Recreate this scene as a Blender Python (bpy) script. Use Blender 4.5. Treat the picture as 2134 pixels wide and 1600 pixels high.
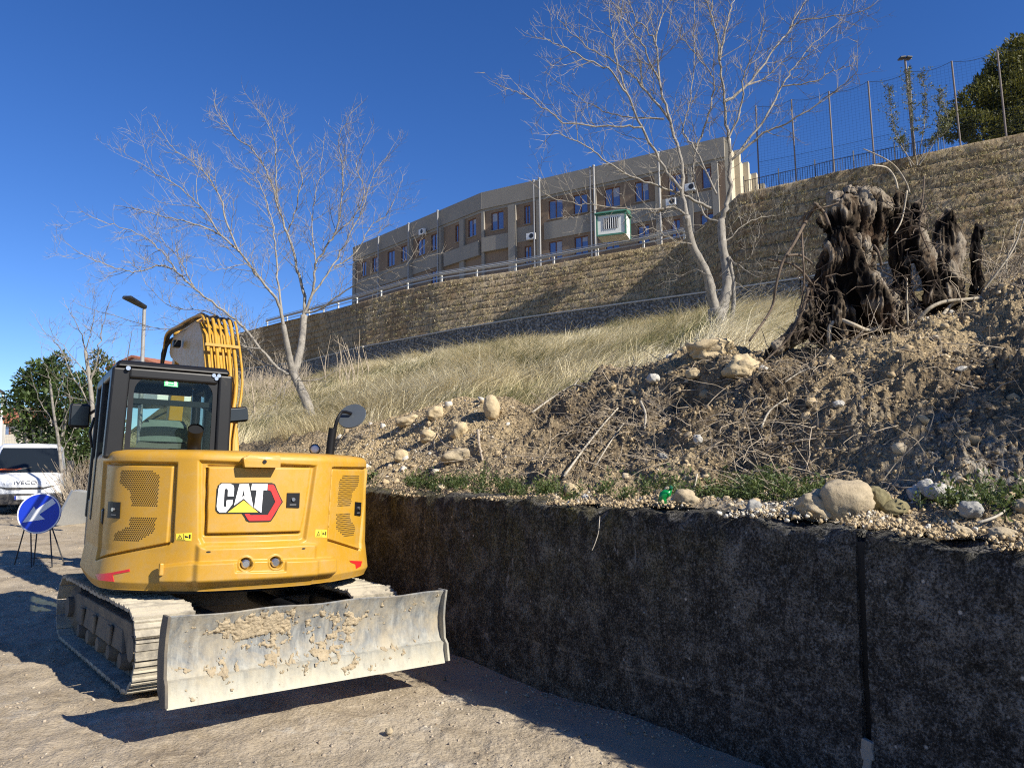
import bpy, bmesh, math, random
import numpy as np
from mathutils import Vector, Matrix, Quaternion
rad = math.radians
for o in list(bpy.data.objects): bpy.data.objects.remove(o)
SC = bpy.context.scene
COL = SC.collection

# ------------------------------------------------------------------ camera
F, EYE = 1600.0, 1.75
PIT, ROL = math.atan(175 / 1600), 0.012
CP = Vector((0, 0, EYE))
_r0, _u0 = Vector((1, 0, 0)), Vector((0, -math.sin(PIT), math.cos(PIT)))
FW = Vector((0, math.cos(PIT), math.sin(PIT)))
RT = _r0 * math.cos(ROL) - _u0 * math.sin(ROL)
UP = _u0 * math.cos(ROL) + _r0 * math.sin(ROL)
cam = bpy.data.cameras.new("camera"); camo = bpy.data.objects.new("camera", cam); COL.objects.link(camo)
m = Matrix((RT, UP, -FW)).transposed().to_4x4(); m.translation = CP
camo.matrix_world = m
cam.sensor_fit = 'HORIZONTAL'; cam.sensor_width = 36; cam.lens = 36 * F / 2134
cam.clip_start = 0.05; cam.clip_end = 3000
SC.camera = camo

def ray(px, py): return RT * ((px - 1067) / F) + UP * ((800 - py) / F) + FW
def P(px, py, Y):
    d = ray(px, py); return CP + d * (Y / d.y)
def PZ(px, py, z):
    d = ray(px, py); return CP + d * ((z - EYE) / d.z)
def proj(p):
    q = Vector(p) - CP; w = q.dot(FW)
    return 1067 + F * q.dot(RT) / w, 800 - F * q.dot(UP) / w

# ------------------------------------------------------------------ light
SUN_EL = rad(33); SUN_AZ = Vector((0.82, -0.57)).normalized()
SUN = Vector((SUN_AZ.x * math.cos(SUN_EL), SUN_AZ.y * math.cos(SUN_EL), math.sin(SUN_EL)))
W = bpy.data.worlds.new("World"); SC.world = W; W.use_nodes = True
nt = W.node_tree
sky = nt.nodes.new('ShaderNodeTexSky'); sky.sky_type = 'NISHITA'; sky.sun_disc = False
sky.sun_elevation = SUN_EL; sky.sun_rotation = math.atan2(SUN_AZ.x, SUN_AZ.y)
sky.altitude = 900; sky.air_density = 0.86; sky.dust_density = 0.0; sky.ozone_density = 3.2
hs_ = nt.nodes.new('ShaderNodeHueSaturation'); hs_.inputs['Saturation'].default_value = 1.25; hs_.inputs['Hue'].default_value = 0.513
nt.links.new(sky.outputs[0], hs_.inputs['Color']); nt.links.new(hs_.outputs[0], nt.nodes['Background'].inputs[0])
nt.nodes['Background'].inputs[1].default_value = 0.095
sl = bpy.data.lights.new("sun", 'SUN'); sl.energy = 5.0; sl.angle = rad(0.5); sl.color = (1.0, 0.94, 0.83)
so = bpy.data.objects.new("sun", sl); COL.objects.link(so)
so.rotation_euler = (-SUN).to_track_quat('-Z', 'Y').to_euler(); so.location = (20, -15, 30)
SC.view_settings.view_transform = 'Standard'; SC.view_settings.look = 'None'
SC.view_settings.exposure = 0.75; SC.view_settings.gamma = 1
SC.render.engine = 'CYCLES'
SC.cycles.max_bounces = 6; SC.cycles.transparent_max_bounces = 12; SC.cycles.use_denoising = False; SC.cycles.filter_width = 1.15

# ------------------------------------------------------------------ helpers
rng = np.random.default_rng(7)
random.seed(11)

def tag(o, label=None, cat=None, group=None, kind=None):
    if label: o['label'] = label
    if cat: o['category'] = cat
    if group: o['group'] = group
    if kind: o['kind'] = kind
    return o
def empty(name, loc=(0, 0, 0), rz=0.0):
    o = bpy.data.objects.new(name, None); COL.objects.link(o)
    o.location = loc; o.rotation_euler = (0, 0, rz); o.empty_display_size = 0.2
    return o
def frame_for(d):
    d = d.normalized()
    a = Vector((0, 0, 1)) if abs(d.z) < 0.9 else Vector((1, 0, 0))
    x = d.cross(a).normalized(); return x, x.cross(d).normalized()

class MB:
    """collects shapes and links them as one mesh object"""
    def __init__(s): s.v = []; s.f = []; s.mi = []
    def add(s, vs, fs, mi=0):
        b = len(s.v); s.v.extend([tuple(v) for v in vs]); s.f.extend([tuple(b + i for i in f) for f in fs]); s.mi.extend([mi] * len(fs)); return s
    def box(s, c, size, rot=None, mi=0):
        c = Vector(c); hx, hy, hz = [a / 2 for a in size]
        vs = [Vector((x, y, z)) for x in (-hx, hx) for y in (-hy, hy) for z in (-hz, hz)]
        if rot is not None: vs = [rot @ v for v in vs]
        return s.add([c + v for v in vs], [(0, 1, 3, 2), (4, 6, 7, 5), (0, 4, 5, 1), (2, 3, 7, 6), (0, 2, 6, 4), (1, 5, 7, 3)], mi)
    def hexa(s, p, mi=0):
        """8 corners: bottom 0-3 around, top 4-7 around"""
        return s.add(p, [(3, 2, 1, 0), (4, 5, 6, 7), (0, 1, 5, 4), (1, 2, 6, 5), (2, 3, 7, 6), (3, 0, 4, 7)], mi)
    def tube(s, pts, rads, n=6, cap=True, mi=0):
        pts = [Vector(p) for p in pts]
        if not hasattr(rads, '__len__'): rads = [rads] * len(pts)
        vs = []; x = None
        for i, p in enumerate(pts):
            d = (pts[min(i + 1, len(pts) - 1)] - pts[max(i - 1, 0)])
            if d.length < 1e-9: d = Vector((0, 0, 1))
            d.normalize()
            if x is None: x, _ = frame_for(d)
            else:
                x = x - d * x.dot(d)
                if x.length < 1e-6: x, _ = frame_for(d)
                x.normalize()
            y = d.cross(x); r = rads[i]
            for k in range(n):
                a = 2 * math.pi * k / n; vs.append(p + x * (r * math.cos(a)) + y * (r * math.sin(a)))
        fs = []
        for i in range(len(pts) - 1):
            for k in range(n):
                k2 = (k + 1) % n; fs.append((i * n + k, i * n + k2, (i + 1) * n + k2, (i + 1) * n + k))
        if cap:
            fs.append(tuple(range(n - 1, -1, -1))); fs.append(tuple((len(pts) - 1) * n + k for k in range(n)))
        return s.add(vs, fs, mi)
    def cyl(s, a, b, r, n=16, mi=0, r2=None): return s.tube([a, b], [r, r if r2 is None else r2], n, True, mi)
    def prism(s, poly, off, mi=0):
        """closed polygon (3D points) extruded by vector off"""
        n = len(poly); off = Vector(off); vs = [Vector(p) for p in poly]; vs += [p + off for p in vs]
        fs = [tuple(range(n - 1, -1, -1)), tuple(range(n, 2 * n))] + [(i, (i + 1) % n, n + (i + 1) % n, n + i) for i in range(n)]
        return s.add(vs, fs, mi)
    def grid(s, rows, mi=0, close=False):
        nr, nc = len(rows), len(rows[0]); vs = [p for r in rows for p in r]; fs = []
        for i in range(nr - 1):
            for j in range(nc - (0 if close else 1)):
                j2 = (j + 1) % nc; fs.append((i * nc + j, i * nc + j2, (i + 1) * nc + j2, (i + 1) * nc + j))
        return s.add(vs, fs, mi)
    def build(s, name, mat=None, parent=None, smooth=False, bevel=0.0, seg=2, fix=True):
        me = bpy.data.meshes.new(name); me.from_pydata(s.v, [], s.f)
        if any(s.mi): me.polygons.foreach_set('material_index', s.mi)
        if fix:
            bm = bmesh.new(); bm.from_mesh(me); bmesh.ops.recalc_face_normals(bm, faces=bm.faces); bm.to_mesh(me); bm.free()
        for mt in (mat if isinstance(mat, (list, tuple)) else [mat]):
            if mt: me.materials.append(mt)
        o = bpy.data.objects.new(name, me); COL.objects.link(o)
        if parent: o.parent = parent
        if smooth is True: me.polygons.foreach_set('use_smooth', [True] * len(me.polygons))
        elif smooth: me.set_sharp_from_angle(angle=rad(smooth)) if hasattr(me, 'set_sharp_from_angle') else None; 
        if smooth and smooth is not True: me.polygons.foreach_set('use_smooth', [True] * len(me.polygons)); me.set_sharp_from_angle(angle=rad(smooth))
        if bevel:
            b = o.modifiers.new('bevel', 'BEVEL'); b.width = bevel; b.segments = seg; b.limit_method = 'ANGLE'; b.angle_limit = rad(35)
            b.harden_normals = False
        return o

def mass(name, V, Fc, mat, parent=None, smooth=False, attrs=None, mi=None):
    """numpy mesh: V (n,3), Fc (m,k)"""
    V = np.asarray(V, dtype=np.float32); Fc = np.asarray(Fc, dtype=np.int32)
    me = bpy.data.meshes.new(name); n, (mm, k) = len(V), Fc.shape
    me.vertices.add(n); me.vertices.foreach_set('co', V.ravel())
    me.loops.add(mm * k); me.loops.foreach_set('vertex_index', Fc.ravel())
    me.polygons.add(mm); me.polygons.foreach_set('loop_start', np.arange(mm, dtype=np.int32) * k)
    try: me.polygons.foreach_set('loop_total', np.full(mm, k, dtype=np.int32))
    except Exception: pass
    if smooth: me.polygons.foreach_set('use_smooth', np.ones(mm, dtype=bool))
    if mi is not None: me.polygons.foreach_set('material_index', np.asarray(mi, dtype=np.int32))
    for an, av in (attrs or {}).items():
        a = me.attributes.new(an, 'FLOAT', 'POINT'); a.data.foreach_set('value', np.asarray(av, dtype=np.float32))
    for mt in (mat if isinstance(mat, (list, tuple)) else [mat]): me.materials.append(mt)
    me.update(calc_edges=True); me.validate()
    o = bpy.data.objects.new(name, me); COL.objects.link(o)
    if parent: o.parent = parent
    return o

def gridfaces(nr, nc):
    i = np.arange(nr - 1)[:, None] * nc + np.arange(nc - 1)[None, :]
    i = i.ravel(); return np.stack([i, i + 1, i + nc + 1, i + nc], 1)

# vectorised noise -------------------------------------------------
def _hash(ix, iy, iz, seed):
    h = (ix * 374761393 + iy * 668265263 + iz * 2147483647 + seed * 1274126177) & 0xFFFFFFFF
    h = ((h ^ (h >> 13)) * 1274126177) & 0xFFFFFFFF
    h = ((h ^ (h >> 16)) * 2246822519) & 0xFFFFFFFF
    return ((h ^ (h >> 15)) & 0xFFFFFF) / float(0xFFFFFF)
def vnoise(p, seed=0):
    p = np.asarray(p, dtype=np.float64)
    if p.shape[-1] == 2: p = np.concatenate([p, np.zeros(p.shape[:-1] + (1,))], -1)
    i = np.floor(p).astype(np.int64); f = p - i; f = f * f * f * (f * (f * 6 - 15) + 10)
    r = 0
    for dx in (0, 1):
        for dy in (0, 1):
            for dz in (0, 1):
                w = (f[..., 0] if dx else 1 - f[..., 0]) * (f[..., 1] if dy else 1 - f[..., 1]) * (f[..., 2] if dz else 1 - f[..., 2])
                r = r + w * _hash(i[..., 0] + dx, i[..., 1] + dy, i[..., 2] + dz, seed)
    return r * 2 - 1
def fbm(p, oct=4, seed=0, gain=0.5):
    p = np.asarray(p, dtype=np.float64); a, s, r = 1.0, 1.0, 0
    for k in range(oct):
        r = r + a * vnoise(p * s + 17.3 * k, seed + k); a *= gain; s *= 2.03
    return r

# materials ---------------------------------------------------------
def new_mat(name):
    mt = bpy.data.materials.new(name); mt.use_nodes = True
    t = mt.node_tree; return mt, t, t.nodes['Principled BSDF']
def nd(t, typ, **kw):
    n = t.nodes.new(typ)
    for k, v in kw.items(): setattr(n, k, v)
    return n
def coords(t, scale=(1, 1, 1), obj=True, rot=(0, 0, 0)):
    c = nd(t, 'ShaderNodeTexCoord'); mp = nd(t, 'ShaderNodeMapping'); mp.inputs['Scale'].default_value = scale; mp.inputs['Rotation'].default_value = rot
    t.links.new(c.outputs['Object'], mp.inputs['Vector']); return mp.outputs[0]
def noise(t, vec, scale, detail=4, rough=0.6, dist=0.0):
    n = nd(t, 'ShaderNodeTexNoise'); n.inputs['Scale'].default_value = scale; n.inputs['Detail'].default_value = detail
    n.inputs['Roughness'].default_value = rough; n.inputs['Distortion'].default_value = dist
    t.links.new(vec, n.inputs['Vector']); return n.outputs['Fac']
def voro(t, vec, scale, feat='F1', out='Distance', rnd=1.0):
    n = nd(t, 'ShaderNodeTexVoronoi', feature=feat); n.inputs['Scale'].default_value = scale; n.inputs['Randomness'].default_value = rnd
    t.links.new(vec, n.inputs['Vector']); return n.outputs[out]
def ramp(t, fac, stops, interp='LINEAR'):
    r = nd(t, 'ShaderNodeValToRGB'); r.color_ramp.interpolation = interp; e = r.color_ramp.elements
    while len(e) < len(stops): e.new(0.5)
    for k, (p, c) in enumerate(stops):
        e[k].position = p; e[k].color = (c[0], c[1], c[2], 1) if hasattr(c, '__len__') else (c, c, c, 1)
    t.links.new(fac, r.inputs[0]); return r.outputs[0]
def mix(t, fac, a, b, blend='MIX'):
    n = nd(t, 'ShaderNodeMix', data_type='RGBA', blend_type=blend)
    for k, v in ((0, fac), (6, a), (7, b)):
        sock = n.inputs[k]
        if hasattr(v, 'is_linked'): t.links.new(v, sock)
        elif hasattr(v, '__len__'): sock.default_value = (v[0], v[1], v[2], 1)
        else: sock.default_value = v if k == 0 else (v, v, v, 1)
    return n.outputs[2]
def maths(t, op, a, b=0.0, clamp=False):
    n = nd(t, 'ShaderNodeMath', operation=op); n.use_clamp = clamp
    for k, v in enumerate((a, b)):
        if hasattr(v, 'is_linked'): t.links.new(v, n.inputs[k])
        else: n.inputs[k].default_value = v
    return n.outputs[0]
def attr(t, name, out='Fac'):
    n = nd(t, 'ShaderNodeAttribute'); n.attribute_name = name; return n.outputs[out]
def bump(t, b, h, strength=0.5, dist=0.02, prev=None):
    n = nd(t, 'ShaderNodeBump'); n.inputs['Strength'].default_value = strength; n.inputs['Distance'].default_value = dist
    t.links.new(h, n.inputs['Height'])
    if prev is not None: t.links.new(prev, n.inputs['Normal'])
    t.links.new(n.outputs[0], b.inputs['Normal']); return n.outputs[0]
def sepxyz(t, v):
    n = nd(t, 'ShaderNodeSeparateXYZ'); t.links.new(v, n.inputs[0]); return n.outputs
_mc = {}
def simple(name, col, rough=0.6, metal=0.0, var=0.12, scale=6.0, bmp=0.0, spec=0.5, coat=0.0, dirt=None, dirt_amt=0.5):
    """plain coloured surface with slight tonal variation, optional dust"""
    if name in _mc: return _mc[name]
    mt, t, b = new_mat(name); v = coords(t)
    n1 = noise(t, v, scale, 5, 0.65)
    c = mix(t, n1, [x * (1 - var) for x in col], [min(1, x * (1 + var)) for x in col])
    if dirt is not None:
        n2 = noise(t, v, scale * 0.7, 6, 0.7, 0.4)
        k = ramp(t, n2, [(0.62 - dirt_amt * 0.35, 0.0), (0.85 - dirt_amt * 0.3, 1.0)])
        c = mix(t, k, c, dirt)
        r = mix(t, k, rough, min(1, rough + 0.4)); t.links.new(r, b.inputs['Roughness'])
    else: b.inputs['Roughness'].default_value = rough
    t.links.new(c, b.inputs['Base Color']); b.inputs['Metallic'].default_value = metal
    b.inputs['Specular IOR Level'].default_value = spec
    if coat: b.inputs['Coat Weight'].default_value = coat; b.inputs['Coat Roughness'].default_value = 0.15
    if bmp: bump(t, b, noise(t, v, scale * 8, 5, 0.7), bmp, 0.01)
    _mc[name] = mt; return mt
# ================================================================== SETTING
def gz(X, Y):
    Y = np.asarray(Y, dtype=np.float64); t = Y - 7.0
    return 0.0175 * (t + np.sqrt(t * t + 1.0)) - 0.0012
def soil_mat():
    mt, t, b = new_mat('yard_earth'); v = coords(t)
    big = noise(t, v, 0.35, 5, 0.6, 0.3); mid = noise(t, v, 2.2, 6, 0.7, 0.5); fine = noise(t, v, 26, 6, 0.75)
    c = ramp(t, big, [(0.3, (0.17, 0.130, 0.080)), (0.5, (0.275, 0.222, 0.148)), (0.72, (0.38, 0.318, 0.22))])
    c = mix(t, ramp(t, mid, [(0.42, 0.0), (0.7, 0.75)]), c, (0.44, 0.37, 0.275)); c = mix(t, ramp(t, noise(t, v, 1.1, 6, .75, .8), [(.56, 0), (.68, .7)]), c, (0.50, 0.47, 0.40))
    c = mix(t, ramp(t, mid, [(0.25, 0.8), (0.45, 0.0)]), c, (0.12, 0.086, 0.056))
    c = mix(t, ramp(t, fine, [(0.35, 0.0), (0.75, 1.0)]), c, mix(t, 0.6, c, (0.48, 0.40, 0.30)), 'MIX')
    fine = maths(t, 'ADD', maths(t, 'MULTIPLY', fine, .6), maths(t, 'MULTIPLY', noise(t, v, 85, 3, .7), .4)); sp = voro(t, v, 38); c = mix(t, ramp(t, sp, [(0.10, 0.55), (0.22, 0.0)]), c, (0.42, 0.37, 0.30))
    t.links.new(c, b.inputs['Base Color']); b.inputs['Roughness'].default_value = 0.95; b.inputs['Specular IOR Level'].default_value = 0.2
    h = maths(t, 'ADD', maths(t, 'MULTIPLY', fine, 0.6), maths(t, 'ADD', mid, maths(t, 'MULTIPLY', sp, -0.25)))
    bump(t, b, h, 0.75, 0.035); return mt
# ground: one polar sheet, fine near the photographer
na, nr = 520, 700
az = np.concatenate([np.linspace(-60, 60, 640), np.linspace(60, 300, 100)[1:]]) * np.pi / 180
na = len(az)
rr = np.concatenate([np.geomspace(0.6, 40, nr - 30), np.geomspace(41.5, 900, 30)])
A, R_ = np.meshgrid(az, rr); X = R_ * np.sin(A); Y = R_ * np.cos(A)
pts = np.stack([X, Y], -1)
Zg = gz(X, np.minimum(Y, 60)) + 0.020 * fbm(pts * 1.1, 4, 3) * np.clip(R_ / 2, 0.3, 1) + 0.010 * fbm(pts * 7, 3, 9) + 0.009 * np.abs(fbm(pts * 19, 3, 5))
Zg -= np.where(R_ > 60, 0.5, 0)
def ground_z(x, y):
    p = np.array([[x, y]]); return float((gz(p[:, 0], p[:, 1]) + 0.020 * fbm(p * 1.1, 4, 3) + 0.010 * fbm(p * 7, 3, 9))[0])
GROUND_MAT = soil_mat()
g = mass('ground', np.stack([X, Y, Zg], -1).reshape(-1, 3), np.concatenate([gridfaces(len(rr), na), np.stack([np.arange(len(rr) - 1) * na + na - 1, np.arange(len(rr) - 1) * na, (np.arange(len(rr) - 1) + 1) * na, (np.arange(len(rr) - 1) + 1) * na + na - 1], 1)]), GROUND_MAT, smooth=True)
tag(g, 'brown compacted earth yard with gravel and tyre-worn patches', 'ground', kind='structure')

# ---------------------------------------------------------- retaining wall
WB = np.array([1.567, 4.519]); WA = np.array([-0.6112, 0.7915]); WN = np.array([0.7915, 0.6112])
def wtop(s):
    return np.interp(s, [-8, -1.3, -0.565, 1.0, 3.4, 26], [1.12, 1.31, 1.375, 1.43, 1.475, 1.70])
def wall_mat():
    mt, t, b = new_mat('weathered_concrete'); v = coords(t); vs = coords(t, (1, 1, 0.28))
    o = sepxyz(t, v)
    n1 = noise(t, v, 1.3, 6, 0.7, 0.3); n2 = noise(t, vs, 9, 6, 0.75, 0.2); n3 = noise(t, v, 21, 6, 0.8); n4 = noise(t, v, 4.2, 6, 0.72, 0.6)
    grey = maths(t, 'MULTIPLY', maths(t, 'SUBTRACT', 1.6, maths(t, 'ADD', maths(t, 'MULTIPLY', o[0], -0.611), maths(t, 'MULTIPLY', o[1], 0.7915))), 0.6, True)
    far = maths(t, 'MULTIPLY', maths(t, 'SUBTRACT', o[1], 4.6), 0.24, True)          # further along the wall: browner
    hgt = maths(t, 'MULTIPLY', maths(t, 'SUBTRACT', o[2], 0.45), 1.1, True)
    c = ramp(t, n4, [(0.34, (0.020, 0.018, 0.015)), (0.5, (0.066, 0.060, 0.051)), (0.64, (0.21, 0.195, 0.165))])
    moss = maths(t, 'MULTIPLY', ramp(t, noise(t, v, 1.7, 5, 0.65, 0.5), [(0.42, 0.0), (0.62, 1.0)]), hgt)
    c = mix(t, maths(t, 'MULTIPLY', moss, 0.85), c, ramp(t, n2, [(0.38, (0.018, 0.017, 0.006)), (0.62, (0.17, 0.140, 0.045))]))
    rust = maths(t, 'MULTIPLY', maths(t, 'MULTIPLY', far, hgt), ramp(t, n2, [(0.36, 0.0), (0.6, 1.0)]))
    c = mix(t, maths(t, 'MULTIPLY', rust, 0.75), c, mix(t, n3, (0.04, 0.017, 0.006), (0.30, 0.135, 0.05)))
    c = mix(t, ramp(t, n2, [(0.32, 0.75), (0.5, 0.0)]), c, (0.012, 0.011, 0.010))
    c = mix(t, ramp(t, n3, [(0.52, 0.0), (0.70, 0.85)]), c, (0.27, 0.25, 0.215)); c = mix(t, ramp(t, n3, [(0.32, 0.9), (0.46, 0.0)]), c, (0.008, 0.007, 0.006))
    n5 = noise(t, v, 75, 3, 0.7); c = mix(t, ramp(t, n5, [(.40, 1), (.52, 0)]), c, mix(t, .25, (0.004, 0.004, 0.003), c)); c = mix(t, ramp(t, n5, [(.56, 0), (.68, .8)]), c, mix(t, .35, (.30, .27, .22), c))
    hsv = nd(t, 'ShaderNodeHueSaturation'); t.links.new(maths(t, 'SUBTRACT', 1.0, maths(t, 'MULTIPLY', grey, .6)), hsv.inputs['Saturation']); t.links.new(c, hsv.inputs['Color']); c = hsv.outputs[0]
    # pale lichen dots and rubbed scars
    li = voro(t, v, 9.0); lm = maths(t, 'MULTIPLY', ramp(t, maths(t, 'ADD', li, maths(t, 'MULTIPLY', n3, .12)), [(0.10, 1.0), (0.17, 0.0)]), ramp(t, noise(t, v, 2.2, 3), [(0.47, 0.0), (0.55, 1.0)]))
    c = mix(t, lm, c, (0.48, 0.47, 0.44))
    sc = maths(t, 'MULTIPLY', ramp(t, noise(t, coords(t, (1, 1, 0.35)), 5.5, 4, 0.6, 1.2), [(0.675, 0.0), (0.70, 1.0)]), 0.75)
    c = mix(t, sc, c, (0.26, 0.25, 0.23))
    sA = maths(t, 'ADD', maths(t, 'MULTIPLY', o[0], -0.611), maths(t, 'MULTIPLY', o[1], 0.7915)); dz = maths(t, 'ABSOLUTE', maths(t, 'SUBTRACT', maths(t, 'ADD', o[2], maths(t, 'MULTIPLY', noise(t, v, 1.2, 3), .10)), 0.40))
    rub = maths(t, 'MULTIPLY', ramp(t, maths(t, 'ADD', dz, maths(t, 'MULTIPLY', n2, .03)), [(0.018, 1.0), (0.030, 0.0)]), maths(t, 'MULTIPLY', ramp(t, sA, [(0.0, 0), (0.01, 1)]), ramp(t, maths(t, 'MULTIPLY', maths(t, 'SUBTRACT', 2.7, sA), 1.0, True), [(0.0, 0), (0.1, 1)])))
    c = mix(t, maths(t, 'MULTIPLY', rub, ramp(t, n4, [(.42, 0), (.6, .75)])), c, (0.30, 0.27, 0.22))
    t.links.new(c, b.inputs['Base Color']); b.inputs['Roughness'].default_value = 0.93; b.inputs['Specular IOR Level'].default_value = 0.25
    bump(t, b, maths(t, 'ADD', maths(t, 'ADD', n3, maths(t, 'MULTIPLY', n5, .7)), maths(t, 'ADD', n2, n4)), 1.0, 0.03); return mt
WALLM = wall_mat()
TH = 0.32
wall = empty('retaining_wall', (WB[0], WB[1], 0)); tag(wall, 'long dark weathered concrete retaining wall holding back the earth heap', 'wall')
def wall_panel(s0, s1, ds):
    S = np.arange(s0, s1 + 1e-6, ds); H = np.linspace(0, 1, 84)
    HH, SS = np.meshgrid(H, S, indexing='ij'); top = wtop(SS)
    rag = 0.028 * fbm(np.stack([SS * 3.1, SS * 0], -1), 5, 21)
    Z = -0.15 + (top + rag + 0.15) * HH
    crumble = np.clip((HH - 0.9) / 0.1, 0, 1) ** 2 * (0.03 + 0.035 * fbm(np.stack([SS * 5, Z * 5], -1), 3, 33))
    off = 0.055 * HH + 0.006 * fbm(np.stack([SS * 6, Z * 6], -1), 4, 31) + 0.009 * np.maximum(fbm(np.stack([SS * 17, Z * 17], -1), 3, 35) - .05, 0) + crumble
    XY = WB[None, None] + WA * SS[..., None] + WN * off[..., None]
    front = np.concatenate([XY, Z[..., None]], -1)
    D = np.linspace(0, TH, 9)[1:]
    rows = [front]
    Sx, Dx = np.meshgrid(S, D); tz = front[-1, :, 2][None] + 0.012 + 0.022 * fbm(np.stack([Sx * 9, Dx * 9], -1), 4, 41)
    txy = front[-1, :, :2][None] + WN * Dx[..., None]
    rows.append(np.concatenate([txy, tz[..., None]], -1))
    back = rows[-1][-1:].copy(); back[..., 2] = -0.15; rows.append(back)
    V = np.concatenate(rows, 0); nrw, ncl = V.shape[:2]
    V = V.reshape(-1, 3); Fc = gridfaces(nrw, ncl)
    # close the two ends with fans of quads front/back
    V[:, 0] -= WB[0]; V[:, 1] -= WB[1]
    o = mass('wall_panel', V, Fc, WALLM, wall, smooth=True)
    e = MB()
    for j in (0, ncl - 1):
        e.add([V[i * ncl + j] for i in range(nrw)], [tuple(range(nrw))])
    eo = e.build('panel_end', WALLM, o)
    return o
JS = -0.41
wall_panel(-7.5, JS - 0.018, 0.02); wall_panel(JS + 0.018, 8.0, 0.02); wall_panel(8.02, 26, 0.12)
j = MB(); p0 = WB + WA * JS + WN * 0.075
jm = simple('joint_filler', (0.01, 0.01, 0.01), 0.9)
j.hexa([(*(WB - WB + WA * (JS + a) + WN * d), z) for z in (-0.1, 1.33) for a, d in ((-0.03, 0.075), (0.03, 0.075), (0.03, 0.12), (-0.03, 0.12))]).build('joint_filler', jm, wall)
# pale mortar smear at the foot of the joint
sm_ = MB(); rs = random.Random(5)
for k in range(7):
    z = 0.02 + k * 0.045; w = 0.02 + 0.016 * rs.random()
    c = WA * (JS + rs.uniform(-.012, .012)) + WN * (0.006 + 0.05 * z / 1.4)
    sm_.box((c[0], c[1], z), (0.03, w * 2, 0.055), Matrix.Rotation(math.atan2(WN[1], WN[0]) + rs.uniform(-.1, .1), 3, 'Z') @ Matrix.Rotation(rs.uniform(-.2, .2), 3, 'X'))
sm_.build('mortar_smear', simple('mortar', (0.22, 0.21, 0.19), 0.95, bmp=0.5), wall, bevel=0.006)

# concrete footing strip along the wall foot
S = np.arange(-6, 24, .08); D = np.linspace(-.02, .56, 12); SS, DD = np.meshgrid(S, D); eg = np.clip((DD - .50) / .06, 0, 1); wob = .02 * fbm(np.stack([SS * 1.3, DD * 0], -1), 3, 47) * (DD > .4)
xy = WB[None, None] + WA * SS[..., None] - WN * (DD + wob)[..., None]; zz = gz(xy[..., 0], xy[..., 1]) + .020 * fbm(xy * 1.1, 4, 3) + .016 + .004 * fbm(xy * 6, 3, 48) - .035 * eg
fs = mass('concrete_strip', np.concatenate([xy, zz[..., None]], -1).reshape(-1, 3), gridfaces(*SS.shape), simple('footing_concrete', (0.21, 0.185, 0.15), .92, var=.35, scale=2.5, bmp=.5, dirt=(.27, .21, .145), dirt_amt=.8), smooth=True); tag(fs, 'worn concrete strip along the foot of the retaining wall', 'pavement', kind='structure')
# ---------------------------------------------------------- hillside
COLS = [-500, 200, 480, 640, 780, 880, 970, 1050, 1116, 1250, 1337, 1420, 1500, 1580, 1680, 1750, 1860, 1950, 2050, 2134, 2350, 2700]
#        K2 (y,Y)     K3 (y,Y)     crest (y,Y)   grass edge dY/dz  gabion foot (y,Y)
K_ = {  # px: [ledge end (y,Y beyond wall), lower mid, upper mid, crest], dip dz, base
 -500: [(0.9, 1.70), (2.0, 1.9), (3.0, 2.1), (4.0, 2.3)], 200: [(0.9, 1.75), (2.0, 2.0), (3.0, 2.2), (4.0, 2.5)],
 480: [(0.8, 1.66), (1.6, 1.85), (2.4, 2.05), (3.4, 2.3)], 640: [(0.8, 1.60), (1.7, 1.78), (2.7, 2.02), (3.7, 2.32)],
 780: [(0.8, 1.58), (1.7, 1.80), (2.7, 2.12), (3.8, 2.44)], 880: [(0.9, 1.58), (1.7, 1.86), (2.7, 2.30), (3.7, 2.67)],
 970: [(1.0, 1.56), (1.8, 1.90), (2.7, 2.40), (3.7, 2.82)], 1050: [(1.0, 1.55), (1.8, 1.86), (2.7, 2.36), (3.7, 2.74)],
 1116: [(1.0, 1.54), (1.8, 1.82), (2.6, 2.18), (3.7, 2.58)], 1250: [(1.0, 1.53), (1.8, 1.86), (2.7, 2.35), (3.8, 2.84)],
 1337: [(1.0, 1.53), (1.8, 1.90), (2.8, 2.42), (4.1, 2.98)], 1420: [(1.0, 1.53), (1.8, 1.92), (2.9, 2.48), (4.2, 3.13)],
 1500: [(0.95, 1.52), (1.8, 1.96), (2.8, 2.52), (4.2, 3.20)], 1580: [(0.95, 1.52), (1.7, 1.98), (2.7, 2.52), (4.0, 2.98)],
 1680: [(0.9, 1.51), (1.7, 2.00), (2.6, 2.48), (4.1, 2.98)], 1750: [(0.9, 1.50), (1.7, 2.02), (2.7, 2.54), (4.15, 3.02)],
 1860: [(0.9, 1.49), (1.7, 2.04), (2.7, 2.62), (4.15, 3.12)], 1950: [(0.9, 1.48), (1.7, 2.06), (2.7, 2.72), (4.15, 3.32)],
 2050: [(0.85, 1.47), (1.7, 2.10), (2.7, 2.80), (4.15, 3.42)], 2134: [(0.85, 1.46), (1.7, 2.14), (2.7, 2.88), (4.15, 3.56)],
 2350: [(0.8, 1.44), (1.7, 2.2), (2.7, 2.98), (4.15, 3.8)], 2700: [(0.8, 1.4), (1.7, 2.25), (2.7, 3.05), (4.15, 4.0)]}
DIP = {640: -0.10, 780: -0.15, 970: -0.25, 1116: -0.1, 1250: -0.02, 1420: -0.05, 1500: 0.3, 1680: -0.05, 1750: 0.1, 2134: 0.1}
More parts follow.
